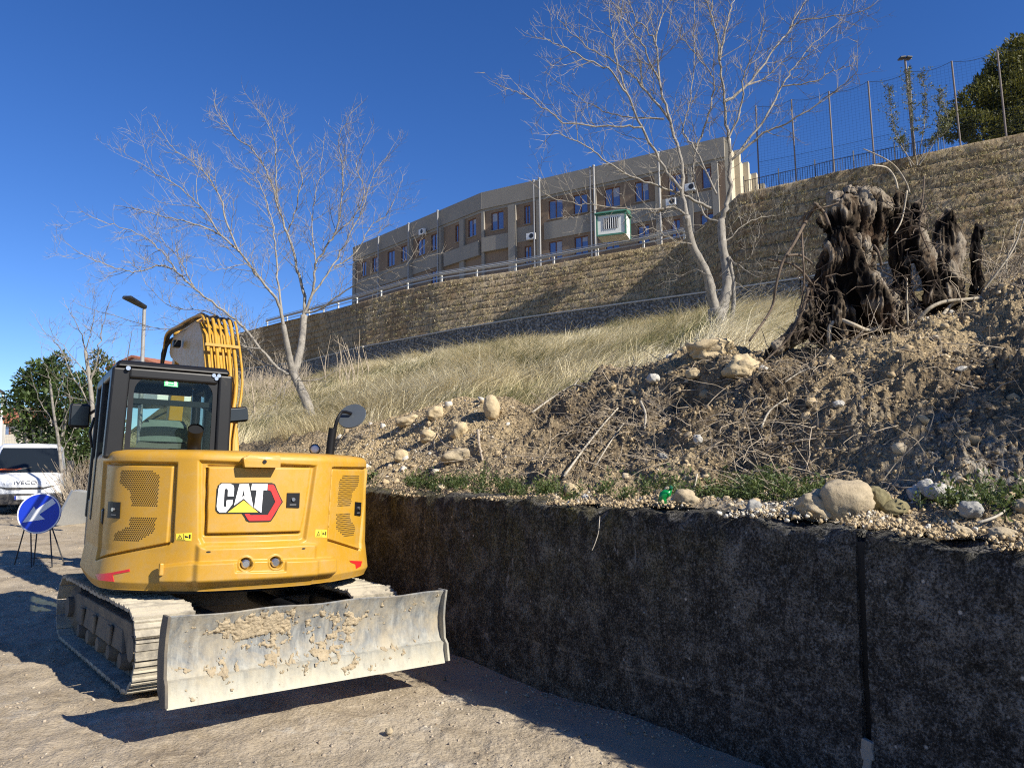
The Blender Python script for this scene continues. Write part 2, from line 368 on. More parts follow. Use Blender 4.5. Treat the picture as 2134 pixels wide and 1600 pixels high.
BASE = [(-500, 960, 95), (150, 950, 88), (230, 925, 86), (330, 850, 110), (395, 815, 114), (480, 800, 105), (640, 788, 85.5), (763, 762, 74), (970, 728, 66.5), (1105, 708, 62.5), (1300, 685, 57), (1484, 664, 52.5), (1680, 640, 48), (1950, 600, 43), (2134, 570, 41), (2700, 480, 35)]
bpx = [b[0] for b in BASE]
def base_pt(px): return np.array(P(px, np.interp(px, bpx, [b[1] for b in BASE]), np.interp(px, bpx, [b[2] for b in BASE])))
def wall_cut(px):
    k = (px - 1067) / F; q = WB + WN * 0.30
    # ray (k,1)*Y meets line q + WA*s
    c = q[1] - WA[1] / WA[0] * q[0]; sl_ = WA[1] / WA[0]
    return c / (1 - sl_ * k)
SUBV = [10, 34, 44, 40, 26, 40, 60]
def column(px):
    k = (px - 1067) / F; Yw = wall_cut(px); s = (Yw - WB[1]) / WA[1]
    kk = [np.interp(px, COLS, [K_[c][i][0] for c in COLS]) for i in range(4)]
    kz = [np.interp(px, COLS, [K_[c][i][1] for c in COLS]) for i in range(4)]
    dip = np.interp(px, list(DIP), list(DIP.values()))
    pts = [(k * Yw, Yw, float(wtop(s)) + 0.0)]
    for d, z in zip(kk, kz): pts.append((k * (Yw + d), Yw + d, z))
    Yd = Yw + kk[3] + 1.6; pts.append((k * Yd, Yd, kz[3] + dip))
    bp = base_pt(px)
    Yg = Yd + 5.5; f = (Yg - Yd) / (bp[1] - Yd); zg = (kz[3] + max(dip, -0.05)) * (1 - f) + bp[2] * f
    pts.append((k * Yg, Yg, zg + 0.1)); pts.append(tuple(bp + np.array([0, 0.6, 0.05])))
    return np.array(pts)
hpx = np.concatenate([np.arange(150, 560, 7), np.arange(560, 2400, 3.2), np.arange(2400, 2701, 10), np.arange(2730, 5400, 45)])
ctl = np.stack([column(p) for p in hpx], 0)                      # (ncol, 8, 3)
ker = np.hanning(25); ker /= ker.sum()
for kidx in range(1, 7):
    for ax in range(1, 3):
        e = np.pad(ctl[:, kidx, ax], 12, mode='edge'); sm = np.convolve(e, ker, 'valid'); ctl[:, kidx, ax] = sm
    ctl[:, kidx, 0] = ctl[:, kidx, 1] * (hpx - 1067) / F
vv = np.concatenate([[i + t / n for t in range(n)] for i, n in enumerate(SUBV)] + [[7.0]])
iv = np.minimum(vv.astype(int), 6); fv = vv - iv
# catmull-rom along v
def cr(c, i, f):
    p0 = c[:, np.maximum(i - 1, 0)]; p1 = c[:, i]; p2 = c[:, i + 1]; p3 = c[:, np.minimum(i + 2, 7)]
    m1 = (p2 - p0) * 0.4; m2 = (p3 - p1) * 0.4
    lim = np.abs(p2 - p1); m1 = np.clip(m1, -lim, lim); m2 = np.clip(m2, -lim, lim)
    f = f[None, :, None]; f2, f3 = f * f, f * f * f
    return (2 * f3 - 3 * f2 + 1) * p1 + (f3 - 2 * f2 + f) * m1 + (-2 * f3 + 3 * f2) * p2 + (f3 - f2) * m2
HG = cr(ctl, iv, fv)                                              # (ncol, nv, 3)
PXG, VG = np.meshgrid(hpx, vv, indexing='ij')
mound = np.clip(VG, 0, 1) * np.clip((5.3 - VG) / 0.8, 0, 1)
q = HG[..., :2]
def ridged(p, o, s): return 1 - 2 * np.abs(fbm(p, o, s))
calm = 1 - .75 * np.exp(-((PXG - 900) / 190) ** 2) - .65 * np.exp(-((PXG - 1440) / 110) ** 2 - ((VG - 3.7) / .7) ** 2)
relief = 0.13 * fbm(q * 0.9, 3, 51) * mound * calm + 0.085 * calm * fbm(q * 2.6, 3, 52) * np.clip(VG * 1.4, 0, 1) * np.clip((6.2 - VG), 0.25, 1) \
    + 0.035 * fbm(q * 7.0, 3, 53) * mound * calm ** .5 + 0.050 * calm ** .5 * np.abs(fbm(q * 14, 3, 54)) * mound * (.5 + .8 * np.clip(fbm(q * 1.7, 2, 58) + .3, 0, 1)) + 0.014 * fbm(q * 38, 2, 57) * mound
relief = relief + 0.10 * (fbm(q * 0.5, 2, 55)) * np.clip(VG - 5, 0, 1) * np.clip((7 - VG) * 3, 0, 1)
# spoil hump in front of the dark hollow, and the hollow itself
def blob(px, v, sx, sv): return np.exp(-((PXG - px) / sx) ** 2 - ((VG - v) / sv) ** 2)
relief = relief + 0.10 * blob(1440, 3.5, 170, 0.40) - 0.26 * blob(1450, 2.85, 95, 0.26) + 0.12 * blob(1400, 2.35, 140, 0.3) - 0.10 * blob(1190, 2.6, 60, 0.5) \
    + 0.10 * blob(1640, 2.7, 90, 0.4) - 0.12 * blob(1640, 3.2, 80, 0.3) + 0.10 * blob(1800, 3.3, 120, 0.4) - 0.15 * blob(1980, 2.2, 120, 0.6)
HG[..., 2] += relief
HG[..., 2] += 0.05 * np.exp(-((VG - 0.25) / 0.3) ** 2) * (0.4 + 0.8 * fbm(np.stack([PXG / 60, VG], -1), 4, 61))   # crumbs on the wall head
nc_, nv_ = HG.shape[:2]
def H(px, v):
    """point of the hillside at column px, row parameter v"""
    i = np.clip(np.searchsorted(hpx, px) - 1, 0, nc_ - 2); jx = np.clip(np.searchsorted(vv, v) - 1, 0, nv_ - 2)
    a = np.clip((px - hpx[i]) / (hpx[i + 1] - hpx[i]), 0, 1)[..., None]; b_ = np.clip((v - vv[jx]) / (vv[jx + 1] - vv[jx]), 0, 1)[..., None]
    return (HG[i, jx] * (1 - a) + HG[i + 1, jx] * a) * (1 - b_) + (HG[i, jx + 1] * (1 - a) + HG[i + 1, jx + 1] * a) * b_
def Hpix(px, py, vmin=0.0, vmax=7.0):
    """nearest hillside point seen at pixel (px, py)"""
    vs = np.linspace(vmin, vmax, 500); pp = H(np.full(500, float(px)), vs)
    ys = np.array([proj(p)[1] for p in pp]); run = np.minimum.accumulate(ys)
    for i in range(1, 500):
        if run[i] <= py: return Vector(pp[i]), vs[i]
    i = int(np.argmin(ys)); return Vector(pp[i]), vs[i]
# heap colours: yellow loam / dark litter, hollow toned darkest / pale rubble
nz = fbm(np.stack([PXG / 90, VG * 2.2], -1), 4, 71)
loam = np.clip(1.3 * blob(930, 3.2, 170, 1.3) + 0.9 * blob(760, 2.2, 130, 1.2) + 1.0 * blob(1480, 3.6, 150, 0.5) + 0.95 * blob(1950, 3.6, 230, 0.75) + 0.6 * blob(1240, .5, 120, .5) + 0.5 * blob(1800, 2.6, 140, .8) + .55 * blob(1400, 1.8, 120, .8) + 0.25 * nz, 0, 1)
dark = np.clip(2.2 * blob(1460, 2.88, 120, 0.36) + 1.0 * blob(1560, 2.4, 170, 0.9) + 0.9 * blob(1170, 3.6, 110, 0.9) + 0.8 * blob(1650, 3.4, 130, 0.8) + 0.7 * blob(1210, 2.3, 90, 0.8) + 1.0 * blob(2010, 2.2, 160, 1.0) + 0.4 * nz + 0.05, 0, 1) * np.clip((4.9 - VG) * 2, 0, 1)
pale = np.clip(1.0 * blob(1620, 0.35, 230, 0.55) + 0.9 * blob(2000, 1.3, 170, 0.6) + 0.2 * blob(960, 1.5, 150, 0.7) + 0.5 * blob(1180, .4, 160, .4) + 0.3 * nz, 0, 1)
turf = np.clip((VG - 4.6) * 1.6, 0, 1)
def hill_mat():
    mt, t, b = new_mat('heap_earth'); v = coords(t)
    n1 = noise(t, v, 3.0, 6, 0.7, 0.4); n2 = noise(t, v, 14, 6, 0.75, 0.3); n3 = noise(t, v, 60, 4, 0.7)
    c = ramp(t, n1, [(0.3, (0.24, 0.178, 0.108)), (0.55, (0.38, 0.295, 0.185)), (0.75, (0.50, 0.41, 0.275))])
    L = mix(t, n2, (0.47, 0.345, 0.18), (0.66, 0.52, 0.31))
    c = mix(t, maths(t, 'MULTIPLY', attr(t, 'loam'), ramp(t, n2, [(0.2, 0.55), (0.5, 1.0)])), c, L)
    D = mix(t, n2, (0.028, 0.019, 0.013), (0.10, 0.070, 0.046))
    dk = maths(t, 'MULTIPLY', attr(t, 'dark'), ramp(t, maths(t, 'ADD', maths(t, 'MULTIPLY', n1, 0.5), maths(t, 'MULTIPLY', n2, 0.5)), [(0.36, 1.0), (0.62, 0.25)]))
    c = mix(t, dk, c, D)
    c = mix(t, maths(t, 'MULTIPLY', attr(t, 'pale'), ramp(t, n2, [(0.4, 0.0), (0.62, 1.0)])), c, (0.50, 0.475, 0.42))
    c = mix(t, ramp(t, n3, [(.36, .75), (.5, 0)]), c, mix(t, .3, (.02, .013, .008), c))
    c = mix(t, attr(t, 'turf'), c, mix(t, n2, (0.15, 0.115, 0.05), (0.27, 0.21, 0.10)))
    t.links.new(c, b.inputs['Base Color']); b.inputs['Roughness'].default_value = 0.97; b.inputs['Specular IOR Level'].default_value = 0.15
    vo = voro(t, v, 22)
    bump(t, b, maths(t, 'ADD', maths(t, 'ADD', n2, maths(t, 'MULTIPLY', n3, 0.6)), vo), 1.0, 0.05); return mt
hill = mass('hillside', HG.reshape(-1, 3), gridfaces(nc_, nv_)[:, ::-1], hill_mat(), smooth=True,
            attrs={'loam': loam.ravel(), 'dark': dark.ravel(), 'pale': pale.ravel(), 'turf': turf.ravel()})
tag(hill, 'heap of dug yellow and dark earth behind the concrete wall, rising to a grassy bank', 'hillside', kind='structure')

# ---------------------------------------------------------- stepped gabion slope
TOP = [(395, 735, 20.0), (490, 697, 20.2), (640, 660, 18.9), (745, 632, 18.7), (830, 607, 19.0), (916, 588, 19.0), (1071, 565, 19.0), (1243, 534, 19.0), (1339, 517, 19.0), (1425, 500, 19.0),
       (1500, 442, 19.9), (1540, 404, 20.5), (1660, 378, 20.5), (1744, 358, 20.5), (1854, 336, 20.5), (1998, 305, 20.5), (2134, 277, 20.5), (2700, 160, 20.5)]
tpx = [a[0] for a in TOP]; TPT = np.array([PZ(a[0], a[1], a[2]) for a in TOP])
def top_pt(px): return np.array([np.interp(px, tpx, TPT[:, i]) for i in range(3)])
gpx = np.concatenate([np.arange(395, 2200, 3.0), np.arange(2200, 2701, 12)])
NT, SUB = 11, 6
Tq = np.array([top_pt(p) for p in gpx]); Bq = np.array([base_pt(p) for p in gpx]); Bq[:, 2] -= 0.3
lat = Tq - Bq; lat[:, 2] = 0; ln = np.linalg.norm(lat, axis=1)[:, None]; nrm = lat / np.maximum(ln, 0.3)
rows, wv = [], []
for k in range(NT):
    for i in range(SUB + 1):
        f = i / SUB; step = 0.13
        hz = (k + f) / NT; out = hz * (1 - 0) + 0
        h_ = k / NT * ln[:, 0] + f * max(0.0, 1.0) / NT * ln[:, 0]
        # each tier leans less than the whole and steps back at its head
        h_ = (k + f * 0.72) / NT * ln[:, 0]
        rows.append(Bq + nrm * h_[:, None] + np.array([0, 0, 1.0]) * ((Tq[:, 2] - Bq[:, 2]) * hz)[:, None]); wv.append(hz)
rows.append(Tq + nrm * 0.3); wv.append(1.0)
G = np.stack(rows, 0)
gn = fbm(G * 0.9, 3, 81); gn2 = fbm(G * 3.1, 3, 82)
dsp = (0.05 * gn + 0.010 * gn2)
for k in range(NT):
    dsp[k * (SUB + 1)] -= 0.10; dsp[k * (SUB + 1) + SUB] -= 0.02
    if k: dsp[k * (SUB + 1) - 1] -= 0.05
G = G - nrm[None] * dsp[..., None]; G[:-1, :, 2] += 0.015 * gn2[:-1]
def gabion_mat():
    mt, t, b = new_mat('gabion_slope'); v = coords(t); vz = coords(t, (1, 1, 0.35))
    n1 = noise(t, v, 0.35, 5, 0.65, 0.5); n2 = noise(t, vz, 5.5, 7, 0.82, 0.3); n3 = noise(t, v, 8, 6, 0.85)
    c = ramp(t, n1, [(0.3, (0.28, 0.20, 0.115)), (0.5, (0.37, 0.28, 0.17)), (0.7, (0.46, 0.37, 0.25))])
    c = mix(t, ramp(t, n2, [(0.40, 0.95), (0.54, 0.0)]), c, (0.060, 0.040, 0.022))
    c = mix(t, ramp(t, n3, [(0.5, 0.0), (0.72, 0.8)]), c, (0.47, 0.40, 0.28))
    rt = maths(t, 'MULTIPLY', ramp(t, noise(t, v, 0.22, 3), [(0.5, 0.0), (0.62, 0.6)]), 0.7)
    c = mix(t, rt, c, mix(t, n2, (0.09, 0.045, 0.02), (0.27, 0.155, 0.075)))
    st = voro(t, v, 4.2); c = mix(t, maths(t, 'MULTIPLY', ramp(t, st, [(0.10, 0.8), (0.18, 0.0)]), ramp(t, n2, [(.5, 0), (.6, 1)])), c, (0.52, 0.48, 0.40))
    t.links.new(c, b.inputs['Base Color']); b.inputs['Roughness'].default_value = 0.97; b.inputs['Specular IOR Level'].default_value = 0.1
    bump(t, b, maths(t, 'ADD', maths(t, 'ADD', n2, n3), maths(t, 'MULTIPLY', st, -0.3)), 0.9, 0.06); return mt
gab = empty('gabion_slope', tuple(base_pt(1300))); tag(gab, 'tall stepped gabion slope of brown matted stone below the grey building', 'retaining slope')
go = np.array(gab.location)
mass('slope_face', (G - go).reshape(-1, 3), gridfaces(G.shape[0], G.shape[1]), gabion_mat(), gab, smooth=True)
# grey stone baskets along the foot
def basket_mat():
    mt, t, b = new_mat('basket_stone'); v = coords(t)
    vo = voro(t, v, 5.0, out='Color'); d = voro(t, v, 5.0); n = noise(t, v, 12, 5, 0.7)
    c = mix(t, vo, (0.075, 0.072, 0.068), (0.33, 0.32, 0.30)); c = mix(t, ramp(t, d, [(0.35, 0.0), (0.6, 0.9)]), c, (0.02, 0.02, 0.02))
    c = mix(t, ramp(t, n, [(0.4, 0.0), (0.75, 0.6)]), c, (0.40, 0.38, 0.35))
    t.links.new(c, b.inputs['Base Color']); b.inputs['Roughness'].default_value = 0.95
    bump(t, b, d, 1.0, -0.15); return mt
BM = basket_mat()
bp_ = np.arange(400, 1990, 17.5)
mb = MB(); cp = MB()
for a_, b__ in zip(bp_[:-1], bp_[1:]):
    p, q_ = base_pt(a_) - go, base_pt(b__) - go
    d = q_ - p; nn = np.array([d[1], -d[0], 0]); nn /= np.linalg.norm(nn)
    if nn[1] > 0: nn = -nn
    gap = d * 0.02; p = p + gap; q_ = q_ - gap
    hh = 1.75
    lo = [p + nn * 0.55, q_ + nn * 0.55, q_ - nn * 0.6, p - nn * 0.6]
    mb.hexa([x + np.array([0, 0, -0.9]) for x in lo] + [x + np.array([0, 0, hh]) for x in lo])
    lo = [p + nn * 0.62 - gap, q_ + nn * 0.62 + gap, q_ - nn * 0.0 + gap, p - nn * 0.0 - gap]
    cp.hexa([x + np.array([0, 0, hh + 0.003]) for x in lo] + [x + np.array([0, 0, hh + 0.10]) for x in lo])
mb.build('foot_baskets', BM, gab); cp.build('pale_ledge', simple('ledge_stone', (0.46, 0.44, 0.40), 0.95, var=0.3, scale=3, bmp=0.6), gab)

# upper terrace behind the crest
ks = gpx >= 720; gpx_t = gpx[ks]; T0 = Tq[ks] + nrm[ks] * 0.3; dirb = np.tile(np.array([[0.45, 0.89, 0.0]]), (len(gpx_t), 1))
TR = np.stack([T0 + np.array([0, 0, -0.01]), T0 + dirb * 6, T0 + dirb * 30, T0 + np.array([20, 70, 0])], 0)
tr = mass('upper_terrace', TR.reshape(-1, 3), gridfaces(4, len(gpx_t)), simple('terrace_gravel', (0.26, 0.24, 0.21), 0.95, bmp=0.5, scale=1.5))
tag(tr, 'level road terrace above the gabion slope', 'terrace', kind='structure')
# ================================================================== UPPER BUILDING
GREY = simple('facade_concrete', (0.26, 0.236, 0.198), 0.9, var=0.22, scale=0.6)
BROWN = simple('facade_panel', (0.225, 0.158, 0.105), 0.9, var=0.25, scale=0.8)
PALE = simple('facade_pale', (0.46, 0.40, 0.29), 0.9, var=0.12, scale=0.6)
PIPE = simple('pipe_grey', (0.27, 0.265, 0.26), 0.5, var=0.1)
GLASS = new_mat('window_glass'); _b = GLASS[2]; GLASS = GLASS[0]
_b.inputs['Base Color'].default_value = (0.13, 0.19, 0.33, 1); _b.inputs['Roughness'].default_value = 0.06; _b.inputs['Specular IOR Level'].default_value = 0.9; _b.inputs['Metallic'].default_value = 0.25
WOODF = simple('window_timber', (0.17, 0.065, 0.03), 0.6)
ZB, ZR = 18.9, 27.9
BA, BK, BB = [Vector((*PZ(*p, ZR)[:2], 0)) for p in ((738, 518), (1005, 405), (1508, 290))]
bld = empty('school_building', (BK.x, BK.y, ZB)); tag(bld, 'long two storey grey concrete building with brown panels on top of the slope', 'building')
BO = Vector((BK.x, BK.y, ZB))
class Facade:
    def __init__(s, a, b):
        s.a, s.b = a, b; s.e = (b - a).normalized(); s.L = (b - a).length
        s.n = Vector((s.e.y, -s.e.x, 0)); s.n = s.n if s.n.y < 0 else -s.n
    def pt(s, u, v, d=0): return s.a + s.e * u + s.n * d + Vector((0, 0, ZB + v)) - BO
    def uv(s, px, py):
        r = ray(px, py); k = (s.a - CP).dot(s.n) / r.dot(s.n); q = CP + r * k
        return (q - s.a).dot(s.e), q.z - ZB
    def box(s, mb, u0, u1, v0, v1, d0, d1, mi=0):
        mb.hexa([s.pt(u, v, d) for v in (v0, v1) for u, d in ((u0, d1), (u1, d1), (u1, d0), (u0, d0))], mi)
    def holes(s, mb, u0, u1, v0, v1, hs, depth=0.22):
        us = sorted({u0, u1, *[h[0] for h in hs], *[h[1] for h in hs]}); vs = sorted({v0, v1, *[h[2] for h in hs], *[h[3] for h in hs]})
        for i in range(len(us) - 1):
            for k in range(len(vs) - 1):
                uc, vc = (us[i] + us[i + 1]) / 2, (vs[k] + vs[k + 1]) / 2
                if any(h[0] < uc < h[1] and h[2] < vc < h[3] for h in hs): continue
                mb.add([s.pt(us[i], vs[k]), s.pt(us[i + 1], vs[k]), s.pt(us[i + 1], vs[k + 1]), s.pt(us[i], vs[k + 1])], [(0, 1, 2, 3)])
        for h in hs:
            c = [(h[0], h[2]), (h[1], h[2]), (h[1], h[3]), (h[0], h[3])]
            for i in range(4):
                a, b = c[i], c[(i + 1) % 4]
                mb.add([s.pt(*a), s.pt(*b), s.pt(*b, -depth), s.pt(*a, -depth)], [(0, 1, 2, 3)])
def c3(x, y): return 700 + x * .4218, 250 + y * .4218
F1, F2 = Facade(BA, BK), Facade(BK, BB)
WINS = {F1: [(255, 290, 650, 700), (322, 350, 628, 690), (402, 440, 575, 660), (470, 502, 550, 640), (653, 693, 568, 660), (590, 613, 530, 620), (470, 500, 735, 785), (125, 150, 700, 750), (180, 205, 690, 745)],
        F2: [(768, 829, 537, 626), (930, 960, 428, 518), (1050, 1120, 385, 470), (1172, 1242, 345, 440), (1325, 1402, 315, 412), (1475, 1545, 300, 388), (1640, 1705, 262, 350), (1805, 1890, 210, 330),
             (1052, 1118, 588, 670), (1178, 1245, 565, 655), (1490, 1548, 508, 590), (1655, 1700, 485, 560), (932, 966, 640, 705), (1330, 1400, 545, 630), (1800, 1870, 460, 545)]}
CURT = simple('curtain_cloth', (.30, .33, .40), .8); WR = random.Random(12)
def window(f, h):
    u0, u1, v0, v1 = h; w = MB(); t_ = 0.07
    for a in ((u0, u0 + t_, v0, v1), (u1 - t_, u1, v0, v1), (u0 + t_, u1 - t_, v0, v0 + t_), (u0 + t_, u1 - t_, v1 - t_, v1), ((u0 + u1) / 2 - .045, (u0 + u1) / 2 + .045, v0 + t_, v1 - t_)):
        f.box(w, *a, -0.17, -0.09)
    wo = w.build('window', WOODF, bld)
    g = MB(); g.add([f.pt(u0 + t_, v0 + t_, -0.14), f.pt(u1 - t_, v0 + t_, -0.14), f.pt(u1 - t_, v1 - t_, -0.14), f.pt(u0 + t_, v1 - t_, -0.14)], [(0, 1, 2, 3)])
    g.build('pane', GLASS, wo)
    if WR.random() < .45:
        q_ = MB(); dr = WR.choice([.25, .45, .8]); ua = u0 + t_ + .01 if WR.random() < .5 else (u0 + u1) / 2 + .06; ub = min(ua + (u1 - u0) * .38, u1 - t_); q_.add([f.pt(ua, v1 - t_ - (v1 - v0) * dr, -.136), f.pt(ub, v1 - t_ - (v1 - v0) * dr, -.136), f.pt(ub, v1 - t_, -.136), f.pt(ua, v1 - t_, -.136)], [(0, 1, 2, 3)]); q_.build('curtain', CURT, wo)
    s_ = MB(); f.box(s_, u0 - .08, u1 + .08, v0 - .07, v0 - 0.004, -0.1, 0.09); s_.build('sill', GREY, wo)
wl = MB()
for f in (F1, F2):
    hs = []
    for x0, x1, y0, y1 in WINS[f]:
        ul, vt = f.uv(*c3(x0, y0)); ur, _ = f.uv(*c3(x1, y0)); um, vb = f.uv(*c3((x0 + x1) / 2, y1)); _, vt = f.uv(*c3((x0 + x1) / 2, y0 + 3))
        up = vt > 4.4
        vt2, vb2 = (6.95, 5.2) if up else (3.1, 1.5)
        if vt - vb > 2.0: vt2, vb2 = 6.95, 4.6
        hs.append((max(ul, 0.2), min(ur, f.L - 0.2), vb2, vt2))
    hs = sorted(hs)
    f.holes(wl, 0, f.L, -1.0, ZR - ZB - 0.02, hs)
    for h in hs: window(f, h)
# end wall and back, as thick shell
dp = 12.5
e2 = -F2.n
Cn = [BB, BB + e2 * dp, BK + e2 * dp, BA - F1.n * dp]
def P3(p, z): return Vector((p.x, p.y, z)) - BO
for a, b in ((Cn[1], Cn[2]), (Cn[2], Cn[3]), (Cn[3], BA)):
    wl.add([P3(a, ZB - 1), P3(b, ZB - 1), P3(b, ZR - .02), P3(a, ZR - .02)], [(0, 1, 2, 3)])
wl.build('facade_wall', BROWN, bld)
ew = MB(); ew.add([P3(Cn[0], ZB - 1), P3(Cn[1], ZB - 1), P3(Cn[1], ZR - .02), P3(Cn[0], ZR - .02)], [(0, 1, 2, 3)])
F3 = Facade(Cn[0], Cn[1]); F3.n = F2.e.copy()
for u in (0.0, 3.0, 6.0, 9.0, 12.0): F3.box(ew, u, u + 0.5, -1, ZR - ZB + 0.1, 0.003, 0.45)
ew.build('end_wall', PALE, bld)
rf = MB(); rf.add([P3(p, ZR - .3) for p in (BA, BK, BB, Cn[1], Cn[2], Cn[3])], [(0, 1, 2, 3, 4, 5)]); rf.build('flat_roof', GREY, bld)
bn = MB(); sp_ = MB(); pr = MB()
for f in (F1, F2):
    o0 = 0 if f is F1 else 0.0
    f.box(bn, o0 - 0.05, f.L + 0.05, 7.45, ZR - ZB + 0.12, -0.3, 0.16)
    f.box(bn, o0 - 0.02, f.L + 0.02, 7.18, 7.445, -0.1, 0.06)
def spand(f, x0, x1, v0=3.35, v1=4.95, d=0.10): u0 = f.uv(*c3(x0, 500))[0]; u1 = f.uv(*c3(x1, 500))[0]; f.box(sp_, u0, u1, v0, v1, 0.003, d)
spand(F1, 95, 515); spand(F1, 545, 716, 3.0, 4.4, 0.35)
spand(F2, 728, 875, 3.2, 4.6, 0.35); spand(F2, 1030, 1900); spand(F2, 892, 985, 3.6, 5.0, -0.0 + 0.02)
for f, x, w, d in ((F1, 378, .35, .3), (F1, 525, .55, .42), (F1, 632, .5, .25), (F1, 96, .6, .2), (F1, 620, .25, .2), (F2, 722, .3, .22), (F2, 878, .7, .45), (F2, 1004, .3, .3), (F2, 1600, .45, .3), (F2, 1285, .25, .18), (F2, 1885, .5, .25), (F2, 1760, .35, .2)):
    u = f.uv(*c3(x, 500))[0]; u = min(max(u, w / 2), f.L - w / 2); pr = MB(); f.box(pr, u - w / 2, u + w / 2, -1, 7.17, 0.003, d); pr.build('pier', GREY, bld)
bn.build('parapet', GREY, bld); sp_.build('spandrel_panels', GREY, bld)
for f, x, tall in ((F1, 378, 0.40), (F1, 522, 0.50), (F1, 230, 0.30), (F2, 992, 0.50), (F2, 1020, 0.65), (F2, 1272, 0.50), (F2, 1290, 0.70), (F2, 1612, 0.40)):
    u = f.uv(*c3(x, 450))[0]; mb = MB(); mb.tube([f.pt(u, -1, .50), f.pt(u, ZR - ZB + tall * .4 - .3, .50)], 0.085, 10)
    mb.tube([f.pt(u, ZR - ZB + tall * .4 - .3, .50), f.pt(u, ZR - ZB + tall * .4 - .18, .50)], 0.13, 10)
    mb.build('downpipe', PIPE, bld, smooth=40)
WHITE = simple('white_enamel', (0.72, 0.72, 0.70), 0.45, var=0.06)
BLACKP = simple('black_plastic', (0.018, 0.018, 0.02), 0.45, var=0.2)
def aircon(f, x0, x1, y0, y1, lab):
    um, vm = f.uv(*c3((x0 + x1) / 2, (y0 + y1) / 2)); w, h = 0.85, 0.6
    r = empty('air_conditioner', tuple(f.pt(um, vm - h / 2, .42) + BO)); tag(r, lab, 'air conditioner', 'air conditioners on the grey facade')
    O = f.pt(um, vm - h / 2, .42)
    b = MB(); f.box(b, um - w / 2, um + w / 2, vm - h / 2, vm + h / 2, .25, .58); b.v = [tuple(Vector(v) - O) for v in b.v]; b.build('casing', WHITE, r, bevel=.02)
    c = MB(); cc = f.pt(um + .12, vm, .585) - O; c.cyl(cc, cc + f.n * .02, .22, 20); c.build('fan_grille', BLACKP, r)
    k = MB()
    for s in (-.3, .3): f.box(k, um + s - .02, um + s + .02, vm - h / 2 - .06, vm - h / 2 - .003, .02, .56)
    k.v = [tuple(Vector(v) - O) for v in k.v]; k.build('bracket', PIPE, r)
aircon(F1, 425, 460, 545, 570, 'white outdoor air conditioner under the parapet at the far end of the facade')
aircon(F2, 958, 992, 563, 600, 'white outdoor air conditioner low in the recessed bay beside two pale pipes')
aircon(F2, 1640, 1690, 395, 432, 'white outdoor air conditioner between floors behind the forked bare tree')
aircon(F2, 1742, 1775, 322, 360, 'white outdoor air conditioner high up near the big corner window')

# ---------------------------------------------------------- cabin, guardrail, railing, sports net
kp = PZ(1284, 499, 19.0); KO = Vector((kp.x, kp.y + 1.2, 19.0)); KO.z = 19.45; cab_r = empty('site_cabin', tuple(KO), -0.35); cab_r.scale = (.85, .85, .78)
tag(cab_r, 'small white cabin with green frame and barred window behind the guardrail', 'cabin')
GREEN = simple('green_steel', (0.05, 0.16, 0.11), 0.5); 
c = MB(); c.box((0, 0, 1.05), (2.6, 2.0, 2.1)); c.build('wall', simple('cabin_panel', (0.62, 0.62, 0.58), 0.6), cab_r)
c = MB()
for x in (-1.32, 1.32):
    for y in (-1.02, 1.02): c.box((x, y, 1.1), (.14, .14, 2.2))
c.box((0, -1.03, 2.17), (2.5, .12, .14)); c.box((0, -1.03, .08), (2.5, .12, .16)); c.build('frame', GREEN, cab_r)
c = MB(); c.hexa([(-1.5, -1.25, 2.25), (1.5, -1.25, 2.25), (1.5, 1.25, 2.25), (-1.5, 1.25, 2.25), (-1.5, -1.25, 2.33), (1.5, -1.25, 2.33), (1.5, 0.2, 2.95), (-1.5, 0.2, 2.95)]); c.build('roof', GREEN, cab_r)
c = MB(); c.box((-.05, -1.012, 1.25), (1.4, .02, 1.1)); wz = c.build('window', BLACKP, cab_r)
c = MB()
for k in range(7): c.box((-.65 + k * .2, -1.06, 1.25), (.05, .04, 1.14))
c.build('bars', WHITE, wz)
GALV = simple('galvanised', (0.36, 0.365, 0.365), 0.45, metal=0.3, var=0.15)
gr_ = empty('guardrail', tuple(top_pt(1071))); tag(gr_, 'galvanised steel guardrail with white posts along the road edge on the slope', 'guardrail')
GO = Vector(gr_.location)
ppx = [560, 600, 640, 672, 703, 740, 791, 846, 916, 992, 1071, 1154, 1243, 1339, 1425]
pp = [Vector(top_pt(x)) + Vector((0.15, 0.35, 0)) - GO for x in ppx]
for i, p in enumerate(pp):
    q_ = pp[min(i + 1, len(pp) - 1)] - pp[max(i - 1, 0)]; a = math.atan2(q_.y, q_.x)
    mb = MB(); R3 = Matrix.Rotation(a, 3, 'Z'); mb.box(p + Vector((0, 0, .45)), (.16, .12, 1.1), R3); mb.box(p + R3 @ Vector((0, -.1, .8)), (.2, .16, .3), R3); mb.build('post', simple('post_paint', (.50, .50, .48), .6), gr_)
for z, h in ((.80, .26), (.42, .10), (1.03, .06)):
    mb = MB()
    for a, b in zip(pp[:-1], pp[1:]):
        d = (b - a); n = Vector((d.y, -d.x, 0)).normalized(); n = n if n.y < 0 else -n
        prof = [(-.5, 0), (-.25, .06), (0, 0.01), (.25, .06), (.5, 0)] if h > .2 else [(-.5, .02), (.5, .02)]
        mb.grid([[a + n * (.2 + o) + Vector((0, 0, z + k * h)) for k, o in prof], [b + n * (.2 + o) + Vector((0, 0, z + k * h)) for k, o in prof]])
    o = mb.build('rail', GALV, gr_, fix=False); so_ = o.modifiers.new('thick', 'SOLIDIFY'); so_.thickness = .02
DARKST = simple('dark_steel', (0.03, 0.03, 0.035), 0.5)
rl = empty('picket_railing', tuple(top_pt(1740))); tag(rl, 'dark metal picket railing along the top edge of the slope', 'railing'); RO = Vector(rl.location)
